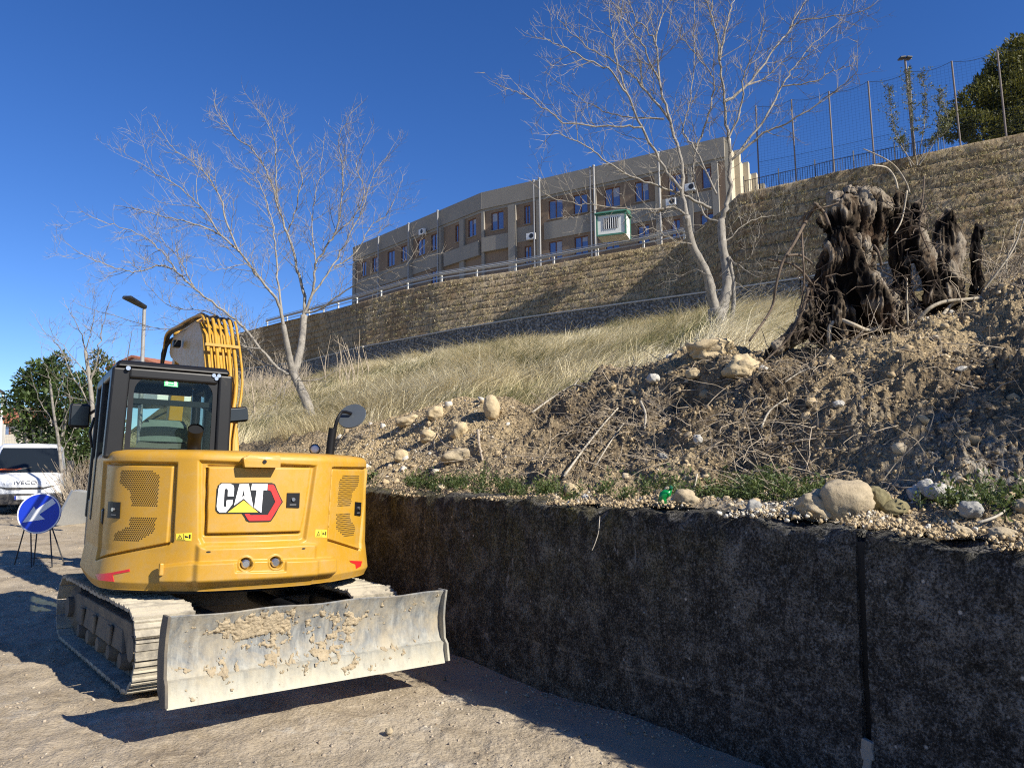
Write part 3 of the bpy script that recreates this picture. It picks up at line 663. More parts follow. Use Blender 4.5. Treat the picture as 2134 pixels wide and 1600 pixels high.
rpx = np.arange(1548, 1972, 1.0); rp = [Vector(top_pt(x)) + Vector((.25, .5, 0.0)) - RO for x in rpx]
acc = [0.0]
for a, b in zip(rp[:-1], rp[1:]): acc.append(acc[-1] + (b - a).length)
def along(pts, acc, s): return Vector([np.interp(s, acc, [p[i] for p in pts]) for i in range(3)])
bars = MB(); Lr = acc[-1]
for s in np.arange(0, Lr, .16): p = along(rp, acc, s); bars.box(p + Vector((0, 0, .5)), (.025, .025, 1.0))
bars.build('bars', DARKST, rl)
rr_ = MB()
for z in (.10, 1.03): rr_.tube([along(rp, acc, s) + Vector((0, 0, z)) for s in np.arange(0, Lr, 1.5)] + [rp[-1] + Vector((0, 0, z))], .025, 5)
rr_.build('rail', DARKST, rl)
for s in np.arange(0.02, Lr, 2.4): p = along(rp, acc, s); mb = MB(); mb.box(p + Vector((0, 0, .62)), (.06, .06, 1.5)); mb.build('post', DARKST, rl)
sn = empty('sports_net', tuple(top_pt(1820))); tag(sn, 'tall dark ball-stop net on thin poles behind the railing', 'sports net'); SO_ = Vector(sn.location)
poles = [((1583, 391), (1575, 221)), ((1660, 376), (1649, 208)), ((1739, 359), (1727, 191)), ((1823, 341), (1809, 170)), ((1905, 324), (1895, 149)), ((2003, 304), (1983, 128)), ((2098, 283), (2078, 106)), ((2200, 262), (2178, 82))]
POLEM = simple('pole_steel', (0.13, 0.10, 0.085), 0.6)
pts_ = []
for (bx, by), (tx, ty) in poles:
    Yd = top_pt(bx)[1] + 1.3; b = P(bx, by + 6, Yd); t_ = P(tx, ty, Yd); pts_.append((b, t_)); mb = MB(); mb.tube([b - SO_ + Vector((0, 0, -.6)), t_ - SO_], .055, 8); mb.build('pole', POLEM, sn, smooth=40)
NETM = simple('net_cord', (0.02, 0.03, 0.045), 0.9)
ny = MB(); wv_ = 0.0032
for (b0, t0), (b1, t1) in zip(pts_[:-1], pts_[1:]):
    L_ = (b1 - b0).length; nvt = int(L_ / .22)
    for k in range(nvt):
        f = k / nvt; a = b0.lerp(b1, f) - SO_; c = t0.lerp(t1, f) - SO_ - Vector((0, 0, .25 * 4 * f * (1 - f))); e = (b1 - b0).normalized() * wv_
        ny.add([a - e, a + e, c + e, c - e], [(0, 1, 2, 3)])
    for k in range(30):
        f = (k + .5) / 30; a = b0.lerp(t0, f) - SO_; c = b1.lerp(t1, f) - SO_; e = Vector((0, 0, wv_)); ny.add([a - e, c - e, c + e, a + e], [(0, 1, 2, 3)])
    for k in range(14):                       # finer mesh on the lower part
        f = (k + .2) / 14 * .32; a = b0.lerp(t0, f) - SO_; c = b1.lerp(t1, f) - SO_; e = Vector((0, 0, .0045)); ny.add([a - e, c - e, c + e, a + e], [(0, 1, 2, 3)])
ny.build('netting', NETM, sn, fix=False)
cb = MB()
for (b0, t0), (b1, t1) in zip(pts_[:-1], pts_[1:]):
    cb.tube([t0.lerp(t1, k / 8) - SO_ - Vector((0, 0, .25 * 4 * (k / 8) * (1 - k / 8))) for k in range(9)], .014, 4)
    cb.tube([b0.lerp(t0, .33) - SO_, b1.lerp(t1, .33) - SO_], .012, 4)
cb.build('cable', NETM, sn)
# floodlight
fb, ft = P(1907, 330, 50), P(1886, 124, 50); fl = empty('floodlight', tuple(fb)); tag(fl, 'tall floodlight pole with flat twin heads standing behind the sports net', 'floodlight')
mb = MB(); mb.tube([Vector((0, 0, -1)), ft - fb], [.10, .07], 8); mb.build('pole', POLEM, fl, smooth=40)
for s in (-1, 1):
    mb = MB(); mb.box(ft - fb + Vector((s * .22, 0, .08)), (.36, .5, .10), Matrix.Rotation(s * .1, 3, 'Y')); mb.build('lamp_head', BLACKP, fl, bevel=.02)
mb = MB(); mb.box(ft - fb + Vector((0, 0, .03)), (.9, .06, .06)); mb.build('crossbar', POLEM, fl)

# ================================================================== LEFT BACKGROUND
def house(name, lab, o, w, dpt, h, rise, rz, wallc, roofm, wins):
    r = empty(name, o, rz); tag(r, lab, 'house')
    b = MB(); b.add([(-w/2, -dpt/2, -2), (w/2, -dpt/2, -2), (w/2, dpt/2, -2), (-w/2, dpt/2, -2), (-w/2, -dpt/2, h), (w/2, -dpt/2, h), (w/2, dpt/2, h), (-w/2, dpt/2, h), (-w/2, 0, h + rise), (w/2, 0, h + rise)],
                    [(0, 1, 5, 4), (1, 2, 6, 9, 5), (2, 3, 7, 6), (3, 0, 4, 8, 7)]); b.build('wall', wallc, r)
    f = MB(); k = .4
    for sy in (-1, 1):
        ez = h - k * rise / (dpt / 2)
        f.hexa([(-w/2 - k, sy * (dpt/2 + k), ez + .02), (w/2 + k, sy * (dpt/2 + k), ez + .02), (w/2 + k, 0, h + rise + .02), (-w/2 - k, 0, h + rise + .02)] + [(-w/2 - k, sy * (dpt/2 + k), ez + .2), (w/2 + k, sy * (dpt/2 + k), ez + .2), (w/2 + k, 0, h + rise + .2), (-w/2 - k, 0, h + rise + .2)])
    f.build('roof', roofm, r)
    for x, z, ww, hh in wins:
        q = MB(); q.box((x, -dpt/2 - .01, z), (ww, .08, hh)); wo = q.build('window', WOODF, r); q = MB(); q.box((x, -dpt/2 - .055, z), (ww - .16, .02, hh - .16)); q.build('pane', GLASS, wo)
def tile_mat():
    mt, t, b = new_mat('roof_tile'); v = coords(t); w = nd(t, 'ShaderNodeTexWave'); w.inputs['Scale'].default_value = 2.2; w.inputs['Distortion'].default_value = .6; t.links.new(v, w.inputs['Vector'])
    c = mix(t, noise(t, v, 3, 5, .7), (0.34, 0.10, 0.05), (0.52, 0.22, 0.12)); c = mix(t, ramp(t, w.outputs['Fac'], [(0.1, .6), (.4, 0)]), c, (0.18, .06, .03)); t.links.new(c, b.inputs['Base Color']); b.inputs['Roughness'].default_value = .9
    bump(t, b, w.outputs['Fac'], .6, .1); return mt
TILE = tile_mat(); CREAM = simple('cream_render', (0.60, 0.54, 0.42), .9, var=.15, scale=.7)
hp = P(8, 915, 48); house('red_roof_house', 'low cream house with a red tiled roof beyond the parked van', (hp.x - 3.4, 50, hp.z), 10, 7, 1.0, .95, .12, CREAM, TILE, [(1.6, .45, .9, .7), (3.6, .45, .9, .7)])
hp = P(318, 775, 64); house('white_house', 'white gabled house whose tiled roof top peeps over the excavator cab', (hp.x, 64, hp.z - .9), 3.6, 5, 1.1, .75, 1.2, WHITE, TILE, [])
# concrete garden wall, wire fence
gw = MB(); a, b = P(-40, 0, 41), P(100, 0, 41); za = P(0, 918, 41).z; gw.hexa([(a.x, 41, 0), (b.x, 41, 0), (b.x, 41.25, 0), (a.x, 41.25, 0), (a.x, 41, za + .35), (b.x, 41, za + .3), (b.x, 41.25, za + .3), (a.x, 41.25, za + .35)])
o = gw.build('garden_wall', CREAM); tag(o, 'pale garden wall in front of the red roofed house', 'wall')
wf = empty('wire_fence', tuple(P(55, 945, 33))); tag(wf, 'wire mesh fence on slim concrete posts behind the van', 'fence'); WO = Vector(wf.location)
fpx = [5, 55, 105, 155, 205]
for x in fpx:
    p = P(x, 950, 33) - WO; mb = MB(); mb.box(p + Vector((0, 0, .1)), (.09, .09, 2.6)); mb.build('post', simple('post_concrete', (.5, .48, .43), .9), wf)
mb = MB()
for k in range(14): z = -.6 + k * .14; a, b = P(5, 950, 33) - WO, P(205, 950, 33) - WO; mb.add([a + Vector((0, 0, z)), b + Vector((0, 0, z)), b + Vector((0, 0, z + .008)), a + Vector((0, 0, z + .008))], [(0, 1, 2, 3)])
for k in range(60): a = (P(5, 950, 33) - WO).lerp(P(205, 950, 33) - WO, k / 60); mb.add([a + Vector((-.004, 0, -.7)), a + Vector((.004, 0, -.7)), a + Vector((.004, 0, 1.3)), a + Vector((-.004, 0, 1.3))], [(0, 1, 2, 3)])
mb.build('wire_mesh', GALV, wf, fix=False)
def street_lamp(top, base, Y, head_to, lab, col, arm=0.055):
    b, t_ = P(*base, Y), P(*top, Y); b.z = float(gz(0, Y)) - .2; b.x = t_.x + (b.x - t_.x) * .2
    r = empty('street_lamp', tuple(b)); tag(r, lab, 'street lamp')
    mb = MB(); mb.tube([Vector((0, 0, 0)), (t_ - b) * .5, t_ - b], [.075, .06, .045], 10); mb.build('pole', col, r, smooth=40)
    if head_to:
        h_ = P(*head_to, Y - .8) - b; c = t_ - b; d = (h_ - c).normalized(); s = Vector((0, 1, 0)).cross(d).normalized()
        q = MB(); sd = d.cross(Vector((0, 0, 1))).normalized() * .13; u = sd.cross(d).normalized() * .04
        q.hexa([c + sd * .6 - u, c - sd * .6 - u, h_ - sd - u, h_ + sd - u, c + sd * .6 + u, c - sd * .6 + u, h_ - sd * .9 + u, h_ + sd * .9 + u]); q.build('lamp_head', BLACKP, r, bevel=.015)
street_lamp((301, 640), (290, 960), 20, (264, 619), 'grey street lamp with a flat dark head rising behind the excavator cab', PIPE)
street_lamp((6, 818), (4, 940), 36, (-6, 812), 'white lamp post at the left edge, before the red roofed house', WHITE)
# ================================================================== TREES AND PLANTS
def bark_mat(name, c0, c1, sc=18):
    mt, t, b = new_mat(name); v = coords(t); vz = coords(t, (1, 1, .25))
    n1 = noise(t, v, 5, 5, .7); n2 = noise(t, vz, sc, 6, .75)
    c = mix(t, n1, c0, c1); c = mix(t, ramp(t, n2, [(.35, .7), (.5, 0)]), c, [x * .45 for x in c0]); c = mix(t, ramp(t, noise(t, v, 12, 3), [(.6, 0), (.68, .5)]), c, [min(1, x * 1.3) for x in c1])
    t.links.new(c, b.inputs['Base Color']); b.inputs['Roughness'].default_value = .9; b.inputs['Specular IOR Level'].default_value = .2
    bump(t, b, n2, .6, .01); return mt
PALEBARK = bark_mat('pale_bark', (.185, .165, .135), (.35, .32, .275))
TWIGM = bark_mat('twig_bark', (.185, .162, .13), (.34, .305, .255))
DRYTWIG = bark_mat('dry_twig', (.30, .235, .165), (.50, .42, .31))
def smooth_path(pts, per=4):
    pts = [Vector(p) for p in pts]; out = []
    for i in range(len(pts) - 1):
        p0, p1, p2, p3 = pts[max(i - 1, 0)], pts[i], pts[i + 1], pts[min(i + 2, len(pts) - 1)]
        for k in range(per):
            f = k / per; out.append(0.5 * ((2 * p1) + (p2 - p0) * f + (2 * p0 - 5 * p1 + 4 * p2 - p3) * f * f + (3 * p1 - p0 - 3 * p2 + p3) * f ** 3))
    out.append(pts[-1]); return out
def grow(mb, rs, p, d, L, r, lvl, up=0.25, side=4, wob=.32, kids=(5, 4)):
    """one twig and its side twigs"""
    n = 4 if lvl > 0 else 3
    pts = [p]; dd = d.normalized()
    for i in range(n):
        dd = (dd + Vector((rs.gauss(0, wob), rs.gauss(0, wob), rs.gauss(0, wob) + up)) * .45).normalized(); pts.append(pts[-1] + dd * (L / n))
    mb.tube(pts, [r * (1 - .72 * i / n) for i in range(n + 1)], side if r > .006 else 3, False)
    if lvl <= 0: return
    for k in range(kids[0] if lvl > 1 else kids[1]):
        f = rs.uniform(.22, 1.0); i = min(int(f * n), n - 1); q = pts[i].lerp(pts[i + 1], f * n - i); ax = (pts[i + 1] - pts[i]).normalized()
        x, y = frame_for(ax); a = rs.uniform(0, 6.283); nd_ = ax * rs.uniform(.45, .95) + (x * math.cos(a) + y * math.sin(a)) * rs.uniform(.5, 1.0)
        grow(mb, rs, q, nd_, L * rs.uniform(.38, .72) * (1.15 - .4 * f), max(r * .58, .0028), lvl - 1, up, side, wob, kids)
def bare_tree(name, lab, cat, Y0, trunk, limbs, seed, tw=(.75, .0085), step=.16, lvl=2, kids=(4, 3), mat_t=None, mat_c=None, group=None, spread=1.0, up=.25):
    """trunk / limbs: [(pixel points, r0, r1, depth swing)]"""
    RS = .68; rs = random.Random(seed); b = P(*trunk[0][0][0], Y0); root = empty(name, tuple(b)); tag(root, lab, cat, group)
    tk, cr = MB(), MB()
    def lay(pix, swing, y_start=0.0):
        n = len(pix); return [P(x, y, Y0 + y_start + swing * (i / (n - 1)) ** 1.2 * spread) - b for i, (x, y) in enumerate(pix)]
    for pix, r0, r1, sw in trunk:
        pts = smooth_path(lay(pix, sw), 5); n = len(pts)
        tk.tube(pts, [(r0 + (r1 - r0) * i / (n - 1)) * .84 * (1 + .05 * rs.gauss(0, 1)) for i in range(n)], 12, True)
    for li in limbs:
        pix, r0, r1, sw = li[:4]; ys = li[4] if len(li) > 4 else 0.0
        raw = lay(pix, sw, ys); pts = smooth_path(raw, 5)
        pts = [p + Vector((rs.gauss(0, .012), rs.gauss(0, .03), rs.gauss(0, .012))) * min(1, i * .3) for i, p in enumerate(pts)]
        n = len(pts); rads = [RS * (r0 + (r1 - r0) * (i / (n - 1)) ** .7) for i in range(n)]
        (tk if r0 > .035 else cr).tube(pts, rads, 8 if r0 > .03 else 6, False)
        s = 0; acc = 0; tot = sum((c - a).length for a, c in zip(pts[:-1], pts[1:]))
        for i in range(n - 1):
            seg = pts[i + 1] - pts[i]; acc += seg.length; f = acc / tot
            if f < .14 and r0 > .04: continue
            s += seg.length
            while s > step:
                s -= step * rs.uniform(.7, 1.4); ax = seg.normalized(); x, y = frame_for(ax); a = rs.uniform(0, 6.283)
                nd_ = ax * rs.uniform(.5, 1.1) + (x * math.cos(a) + y * math.sin(a)) * rs.uniform(.6, 1.0)
                big = rs.random() < .22
                grow(cr, rs, pts[i].lerp(pts[i + 1], rs.random()), nd_, tw[0] * rs.uniform(.5, 1.25) * (1.7 if big else 1) * (1.1 - .3 * f), min(tw[1] * (1.35 if big else 1), rads[i] * .7), lvl if big else lvl - 1, up, 4, .32, kids)
        grow(cr, rs, pts[-1], pts[-1] - pts[-2], tw[0] * .9, r1 * .9, lvl - 1, up, 4, .3, kids)
    tk.build('trunk', mat_t or PALEBARK, root, smooth=True, fix=False); cr.build('crown', mat_c or TWIGM, root, fix=False)
    return root
def L8(*p): return [(x * .4218, 200 + y * .4218) for x, y in p]
bare_tree('bare_tree', 'leafless pale barked tree leaning over the excavator from the grass bank', 'tree', 18.0,
    [([(662, 905), (652, 880), (640, 840), (622, 800), (610, 774)], .15, .12, 0.0),
     (L8((1446, 1370), (1430, 1290), (1400, 1130)), .10, .075, -.3), (L8((1440, 1372), (1465, 1330), (1490, 1220), (1502, 1085)), .12, .095, .3)],
    [(L8((1400, 1130), (1378, 1030), (1290, 910), (1180, 770), (1090, 690), (960, 630), (820, 600), (690, 560)), .065, .012, -1.2, -.3),
     (L8((1180, 770), (1112, 610), (1090, 510), (1020, 390), (960, 330), (870, 270), (815, 200)), .036, .009, 1.0, -.9),
     (L8((1090, 690), (1000, 560), (920, 480), (840, 420), (760, 380), (695, 330)), .03, .008, -.5, -1.0),
     (L8((1400, 1130), (1372, 900), (1362, 720), (1340, 600), (1280, 430), (1200, 350)), .045, .009, 1.2, -.3),
     (L8((1502, 1085), (1503, 990), (1470, 850), (1420, 680), (1370, 540), (1330, 400), (1250, 270), (1150, 190), (1060, 50)), .075, .009, .9, .3),
     (L8((1370, 540), (1362, 380), (1355, 230), (1320, 120), (1250, 40)), .032, .008, -.6, .8),
     (L8((1420, 680), (1460, 560), (1490, 400), (1430, 230), (1395, 90)), .03, .008, 1.0, .7),
     (L8((1503, 1080), (1545, 960), (1562, 830), (1640, 700), (1682, 590), (1690, 350), (1672, 220), (1732, 90)), .06, .008, -.9, .3),
     (L8((1562, 830), (1540, 640), (1560, 480), (1600, 280)), .03, .008, .8, .0),
     (L8((1540, 985), (1620, 880), (1700, 740), (1790, 560), (1840, 400), (1915, 290)), .042, .008, .8, .3),
     (L8((1640, 700), (1740, 600), (1800, 480), (1760, 330), (1800, 240)), .026, .008, -.5, -.2),
     (L8((1650, 850), (1760, 770), (1830, 640), (1900, 600), (1965, 480)), .028, .008, .9, .5),
     (L8((1500, 1075), (1600, 1040), (1740, 940), (1870, 890), (2010, 840), (2134, 785)), .04, .008, -1.3, .3),
     (L8((1440, 1372), (1390, 1355), (1290, 1250), (1200, 1140), (1100, 1060), (960, 950), (870, 865), (790, 840), (690, 865), (600, 860), (480, 815), (385, 770)), .065, .008, -1.8, 0),
     (L8((870, 865), (800, 770), (700, 690), (560, 640), (455, 600)), .028, .007, -.6, -1.2),
     (L8((960, 950), (900, 830), (810, 720), (770, 630)), .024, .007, .7, -1.0),
     (L8((1290, 1250), (1190, 1230), (1120, 1130), (1010, 1060), (850, 1040), (720, 930)), .036, .008, .8, -.4),
     (L8((1425, 1360), (1330, 1330), (1240, 1280), (1190, 1190), (1060, 1110), (800, 1150), (560, 1080), (430, 1050)), .04, .007, 1.2, 0),
     (L8((1440, 1400), (1480, 1404), (1530, 1405)), .03, .012, -.3), (L8((1436, 1405), (1390, 1440), (1360, 1520)), .02, .008, -.4),
     (L8((1290, 910), (1220, 830), (1130, 850), (1050, 860)), .024, .008, -.8, -.7)],
    3, tw=(.62, .0066), step=.12, lvl=2, kids=(5, 4))
def L7(*p): return [(1050 + x * .45, y * .45) for x, y in p]
bare_tree('bare_tree', 'leafless forked silver barked tree standing before the stepped slope and the building', 'tree', 15.0,
    [(L7((998, 1600), (998, 1545), (992, 1490), (985, 1430)), .235, .20, 0), (L7((985, 1450), (962, 1370), (940, 1270), (870, 1130), (845, 1000)), .125, .088, -.3),
     (L7((1005, 1450), (1030, 1360), (1035, 1270), (1012, 1130), (1006, 1020)), .14, .092, .35), (L7((1035, 1560), (1062, 1430), (1062, 1300), (1042, 1190)), .06, .04, .1)],
    [(L7((845, 1000), (826, 880), (820, 740), (770, 560), (722, 380), (702, 200), (620, 100), (560, -20)), .075, .012, .9, -.3),
     (L7((702, 200), (730, 90), (780, -20)), .03, .010, .5, .3), (L7((722, 380), (660, 250), (600, 130), (500, 10)), .035, .010, -.9, .2),
     (L7((1006, 1020), (1034, 950), (1045, 800), (1040, 640), (1025, 470), (1000, 280), (985, 160), (930, -10)), .085, .014, -.6, .35),
     (L7((1000, 280), (1030, 120), (1060, 20), (1080, -40)), .036, .010, .7, -.1), (L7((985, 160), (960, 60), (975, -30)), .03, .010, .5, -.2),
     (L7((958, 965), (880, 930), (800, 890), (650, 840), (500, 770), (400, 690), (300, 640), (230, 600)), .052, .009, -1.3, .2),
     (L7((822, 880), (740, 770), (640, 590), (570, 430), (480, 320), (370, 270), (270, 215), (185, 185)), .055, .009, -.9, -.3),
     (L7((640, 590), (520, 582), (300, 570), (200, 510), (100, 445), (8, 410)), .034, .008, -.8, -.6),
     (L7((742, 552), (600, 545), (480, 522), (380, 470), (250, 380)), .03, .008, 1.2, 0),
     (L7((770, 560), (640, 400), (570, 330), (420, 240), (330, 170), (245, 85)), .042, .009, 1.1, .1),
     (L7((570, 430), (520, 280), (500, 140), (480, 0)), .032, .009, .6, -.6), (L7((640, 400), (620, 260), (560, 150), (530, 60)), .026, .008, .8, .5),
     (L7((1025, 470), (1130, 395), (1230, 260), (1322, 130), (1400, 0)), .052, .012, .9, .1),
     (L7((1050, 745), (1200, 622), (1330, 560), (1480, 460), (1600, 370), (1642, 310)), .045, .008, -1.2, .2),
     (L7((1075, 720), (1200, 560), (1290, 400), (1360, 290), (1440, 200), (1550, 105)), .042, .008, .8, .2),
     (L7((1290, 400), (1440, 380), (1540, 322), (1612, 308)), .024, .008, -.4, .5), (L7((1322, 130), (1400, 92), (1550, 78), (1685, 45)), .026, .008, -.5, .6),
     (L7((985, 900), (885, 690), (830, 620), (840, 560), (872, 420), (882, 200), (880, -10)), .036, .009, 1.2, .1),
     (L7((892, 680), (950, 530), (972, 400), (950, 330), (840, 200), (795, 90)), .034, .008, -.9, .3),
     (L7((740, 968), (600, 970), (400, 950), (300, 935), (180, 893)), .03, .007, -1.0, -.5), (L7((845, 1000), (800, 965), (740, 966)), .034, .03, -.2, -.3),
     (L7((1006, 1030), (920, 990), (880, 820), (890, 690)), .04, .02, .5, .3),
     (L7((1042, 1190), (1085, 1222), (1150, 1175), (1180, 1090)), .028, .007, -.7, .1), (L7((1085, 1222), (1180, 1285), (1280, 1255)), .02, .006, -.8, 0),
     (L7((1012, 1140), (1090, 1060), (1180, 1010), (1250, 1000)), .022, .006, .7, .3), (L7((870, 1130), (780, 1110), (690, 1060), (640, 1080)), .02, .006, -.7, -.3),
     (L7((940, 1270), (850, 1230), (740, 1190)), .018, .006, .6, -.3), (L7((1062, 1300), (1150, 1350), (1230, 1340)), .016, .006, -.5, .1),
     (L7((1040, 640), (1100, 500), (1110, 350), (1160, 250), (1200, 130)), .036, .009, -.8, .0), (L7((1130, 395), (1230, 350), (1330, 240)), .024, .008, .6, .3)],
    8, tw=(.56, .006), step=.125, lvl=2, kids=(5, 4))
# slim grey saplings left of the cab
bare_tree('bare_sapling', 'tall slender bare sapling between the evergreen bush and the cab', 'tree', 17.5, [([(205, 1010), (197, 920), (190, 820), (178, 730)], .075, .045, 0)],
    [([(178, 730), (165, 690), (150, 655)], .03, .008, .4), ([(186, 800), (205, 740), (212, 690), (225, 640)], .03, .008, -.5), ([(190, 850), (150, 780), (120, 720), (90, 690)], .028, .007, .5),
     ([(178, 730), (190, 690), (196, 650)], .02, .007, -.3), ([(188, 790), (140, 730), (110, 700)], .02, .007, -.5), ([(192, 880), (240, 800), (262, 740)], .02, .006, .5)], 21, tw=(.6, .0075), step=.2, lvl=2, kids=(4, 3))
bare_tree('bare_sapling', 'thin multi-stemmed bare sapling in front of the evergreen bush', 'tree', 20, [([(128, 985), (122, 920), (112, 860), (105, 800)], .05, .03, 0)],
    [([(105, 800), (98, 770), (85, 745)], .018, .006, .4), ([(118, 890), (85, 840), (70, 800)], .022, .006, .3), ([(120, 900), (145, 850), (140, 800), (150, 750)], .024, .006, -.4), ([(126, 950), (150, 900), (165, 850)], .02, .006, .4), ([(112, 860), (128, 800), (135, 770)], .02, .006, .2)], 25, tw=(.55, .007), step=.24, lvl=1, kids=(3, 3))
bare_tree('bare_sapling', 'wispy reddish bare shrub growing through the bank behind the boom', 'tree', 24, [([(528, 905), (530, 850), (524, 800)], .035, .02, 0)],
    [([(524, 800), (520, 760), (530, 715)], .014, .005, .3), ([(530, 850), (545, 800), (548, 750)], .014, .005, -.3), ([(529, 870), (510, 810), (505, 760)], .014, .005, .4), ([(530, 860), (560, 800), (575, 760)], .014, .005, .3)], 27, tw=(.6, .006), step=.16, lvl=2, kids=(4, 3), mat_t=DRYTWIG, mat_c=DRYTWIG)

# thin upright canes on the bank
cn = MB(); rs = random.Random(31)
for k in range(46):
    px = rs.choice([rs.uniform(655, 760), rs.uniform(500, 600), rs.uniform(670, 750)]); p, v = Hpix(px, rs.uniform(775, 830), 5.2, 6.95); h_ = rs.uniform(1.0, 2.8)
    q = p + Vector((rs.gauss(0, .3), rs.gauss(0, .3), h_)); mid = p.lerp(q, .5) + Vector((rs.gauss(0, .12), 0, 0)); cn.tube([p, mid, q], [.022, .016, .008], 4, False)
    for j in range(rs.randint(0, 2)): f = rs.uniform(.4, .9); a = p.lerp(q, f); cn.tube([a, a + Vector((rs.gauss(0, .3), rs.gauss(0, .2), rs.uniform(.2, .7)))], [.01, .005], 3, False)
for k in range(420):
    px = rs.uniform(478, 640); p, v = Hpix(px, rs.uniform(770, 850), 4.9, 6.98); h_ = rs.uniform(.5, 1.9); lean = rs.gauss(0, .28)
    q = p + Vector((lean * h_, rs.gauss(0, .3), h_)); mid = p.lerp(q, .5) + Vector((rs.gauss(0, .1), 0, 0)); cn.tube([p, mid, q], [.016, .011, .005], 3, False)
    for j in range(2): f = rs.uniform(.3, .95); a = p.lerp(q, f); cn.tube([a, a + Vector((rs.gauss(0, .3), rs.gauss(0, .2), rs.uniform(.1, .5)))], [.008, .004], 3, False)
o = cn.build('dead_canes', DRYTWIG, fix=False); tag(o, 'thin dead canes standing in the dry grass below the slope', 'canes', kind='stuff')

# leaf clouds -------------------------------------------------------
def leaf_mat(name, lo, hi, dry=None, sp=.3):
    mt, t, b = new_mat(name); a = attr(t, 'tint'); c = mix(t, a, lo, hi)
    if dry: c = mix(t, ramp(t, a, [(.88, 0), (.93, 1)]), c, dry)
    t.links.new(c, b.inputs['Base Color']); b.inputs['Roughness'].default_value = .5; b.inputs['Specular IOR Level'].default_value = sp
    tr_ = nd(t, 'ShaderNodeBsdfTranslucent'); t.links.new(mix(t, .5, c, (hi[0] * 1.6, hi[1] * 1.5, hi[2])), tr_.inputs['Color']); ms = nd(t, 'ShaderNodeMixShader'); ms.inputs[0].default_value = .22
    t.links.new(b.outputs[0], ms.inputs[1]); t.links.new(tr_.outputs[0], ms.inputs[2]); t.links.new(ms.outputs[0], t.nodes['Material Output'].inputs['Surface']); return mt
def leaves(name, C, size, mat, parent, r_, up=0.3, aspect=.45, fold=True, out=None):
    """C (n,3) leaf positions; each leaf a folded diamond of 2 quads"""
    n = len(C); d = r_.normal(size=(n, 3)); d[:, 2] += up
    if out is not None: d += out * 1.2
    d /= np.linalg.norm(d, axis=1)[:, None]; s = np.cross(d, r_.normal(size=(n, 3))); s /= np.linalg.norm(s, axis=1)[:, None]; w = np.cross(d, s)
    L = (size * r_.uniform(.6, 1.3, n))[:, None]
    v = np.stack([C, C + d * L * .5 + s * L * aspect * .5 + w * L * .08, C + d * L - w * L * .05, C + d * L * .5 - s * L * aspect * .5 + w * L * .08], 1)
    F_ = np.arange(n)[:, None] * 4 + np.array([[0, 1, 2, 3]]); cl = np.clip(r_.normal(.5, .2, n) + .5 * vnoise(C * 1.6, 5), 0, 1)
    return mass(name, v.reshape(-1, 3), F_, mat, parent, attrs={'tint': np.repeat(cl, 4)})
def cloud(blobs, n, r_, shell=.55, thin=0.0, ns=1.6):
    """points in ellipsoid blobs [(centre, radius)], denser towards the outside, with gaps"""
    w = np.array([b[1] ** 2 for b in blobs]); k = r_.choice(len(blobs), n, p=w / w.sum()); d = r_.normal(size=(n, 3)); d /= np.linalg.norm(d, axis=1)[:, None]
    rr_ = shell + (1 - shell) * r_.random(n) ** .6; ce = np.array([list(b[0]) for b in blobs])[k]; ra = np.array([b[1] for b in blobs])[k]
    lump = 1 + .30 * vnoise(ce + d * ra[:, None] * ns, 3) + .18 * vnoise((ce + d * ra[:, None]) * ns * 2.4, 4)
    p = ce + d * (ra * rr_ * lump)[:, None]; keep = vnoise(p * ns * 1.5, 8) > thin - .75
    return p[keep], d[keep]
r1 = np.random.default_rng(41)
# evergreen bush beside the van
EV = leaf_mat('evergreen_leaf', (.018, .034, .010), (.075, .115, .026), sp=.45)
bb = P(110, 975, 26); bush = empty('evergreen_bush', (bb.x, bb.y, float(gz(0, 26)) - .1)); tag(bush, 'big dark evergreen bush beside the white van', 'bush'); O_ = np.array(bush.location)
bl = [(np.array(P(x, y, Y)) - O_, r * 26 / 1600) for x, y, r, Y in ((60, 850, 46, 26), (105, 805, 52, 26.6), (150, 830, 50, 25.7), (88, 775, 30, 26.2), (35, 835, 26, 26), (100, 900, 52, 26.4), (140, 930, 44, 26), (125, 960, 46, 26.5), (170, 880, 40, 26.5), (60, 895, 26, 26.5), (180, 800, 34, 26.4), (120, 760, 24, 26.4), (70, 800, 34, 26.1))]
p, d = cloud(bl, 11000, r1, .5, .12, 1.9); leaves('crown', p, .17, EV, bush, r1, .1, .42, out=d)
tk = MB(); rs = random.Random(3)
for b in bl: tk.tube(smooth_path([Vector((0, 0, 0)), Vector(b[0]) * .5 + Vector((rs.gauss(0, .15), 0, -.2)), Vector(b[0])], 4), [.09 - .006 * i for i in range(9)], 6, False)
tk.build('trunk', TWIGM, bush, fix=False)
bb = P(218, 800, 30); b2 = empty('evergreen_bush', (bb.x, bb.y, 0.4)); tag(b2, 'smaller yellow-green bush showing behind the cab mirror', 'bush'); O_ = np.array(b2.location)
bl = [(np.array(P(x, y, 30)) - O_, r * 30 / 1600) for x, y, r in ((215, 775, 26), (225, 810, 30), (210, 850, 34), (205, 745, 14), (222, 900, 34), (200, 950, 36))]
p, d = cloud(bl, 4200, r1, .5, .2, 1.9); leaves('crown', p, .17, leaf_mat('olive_leaf', (.03, .042, .012), (.13, .14, .035)), b2, r1, .1, .42, out=d)
tk = MB()
for b in bl: tk.tube([Vector((0, 0, -.2)), Vector(b[0]) * .5, Vector(b[0])], [.08, .06, .03], 6, False)
tk.build('trunk', TWIGM, b2, fix=False)
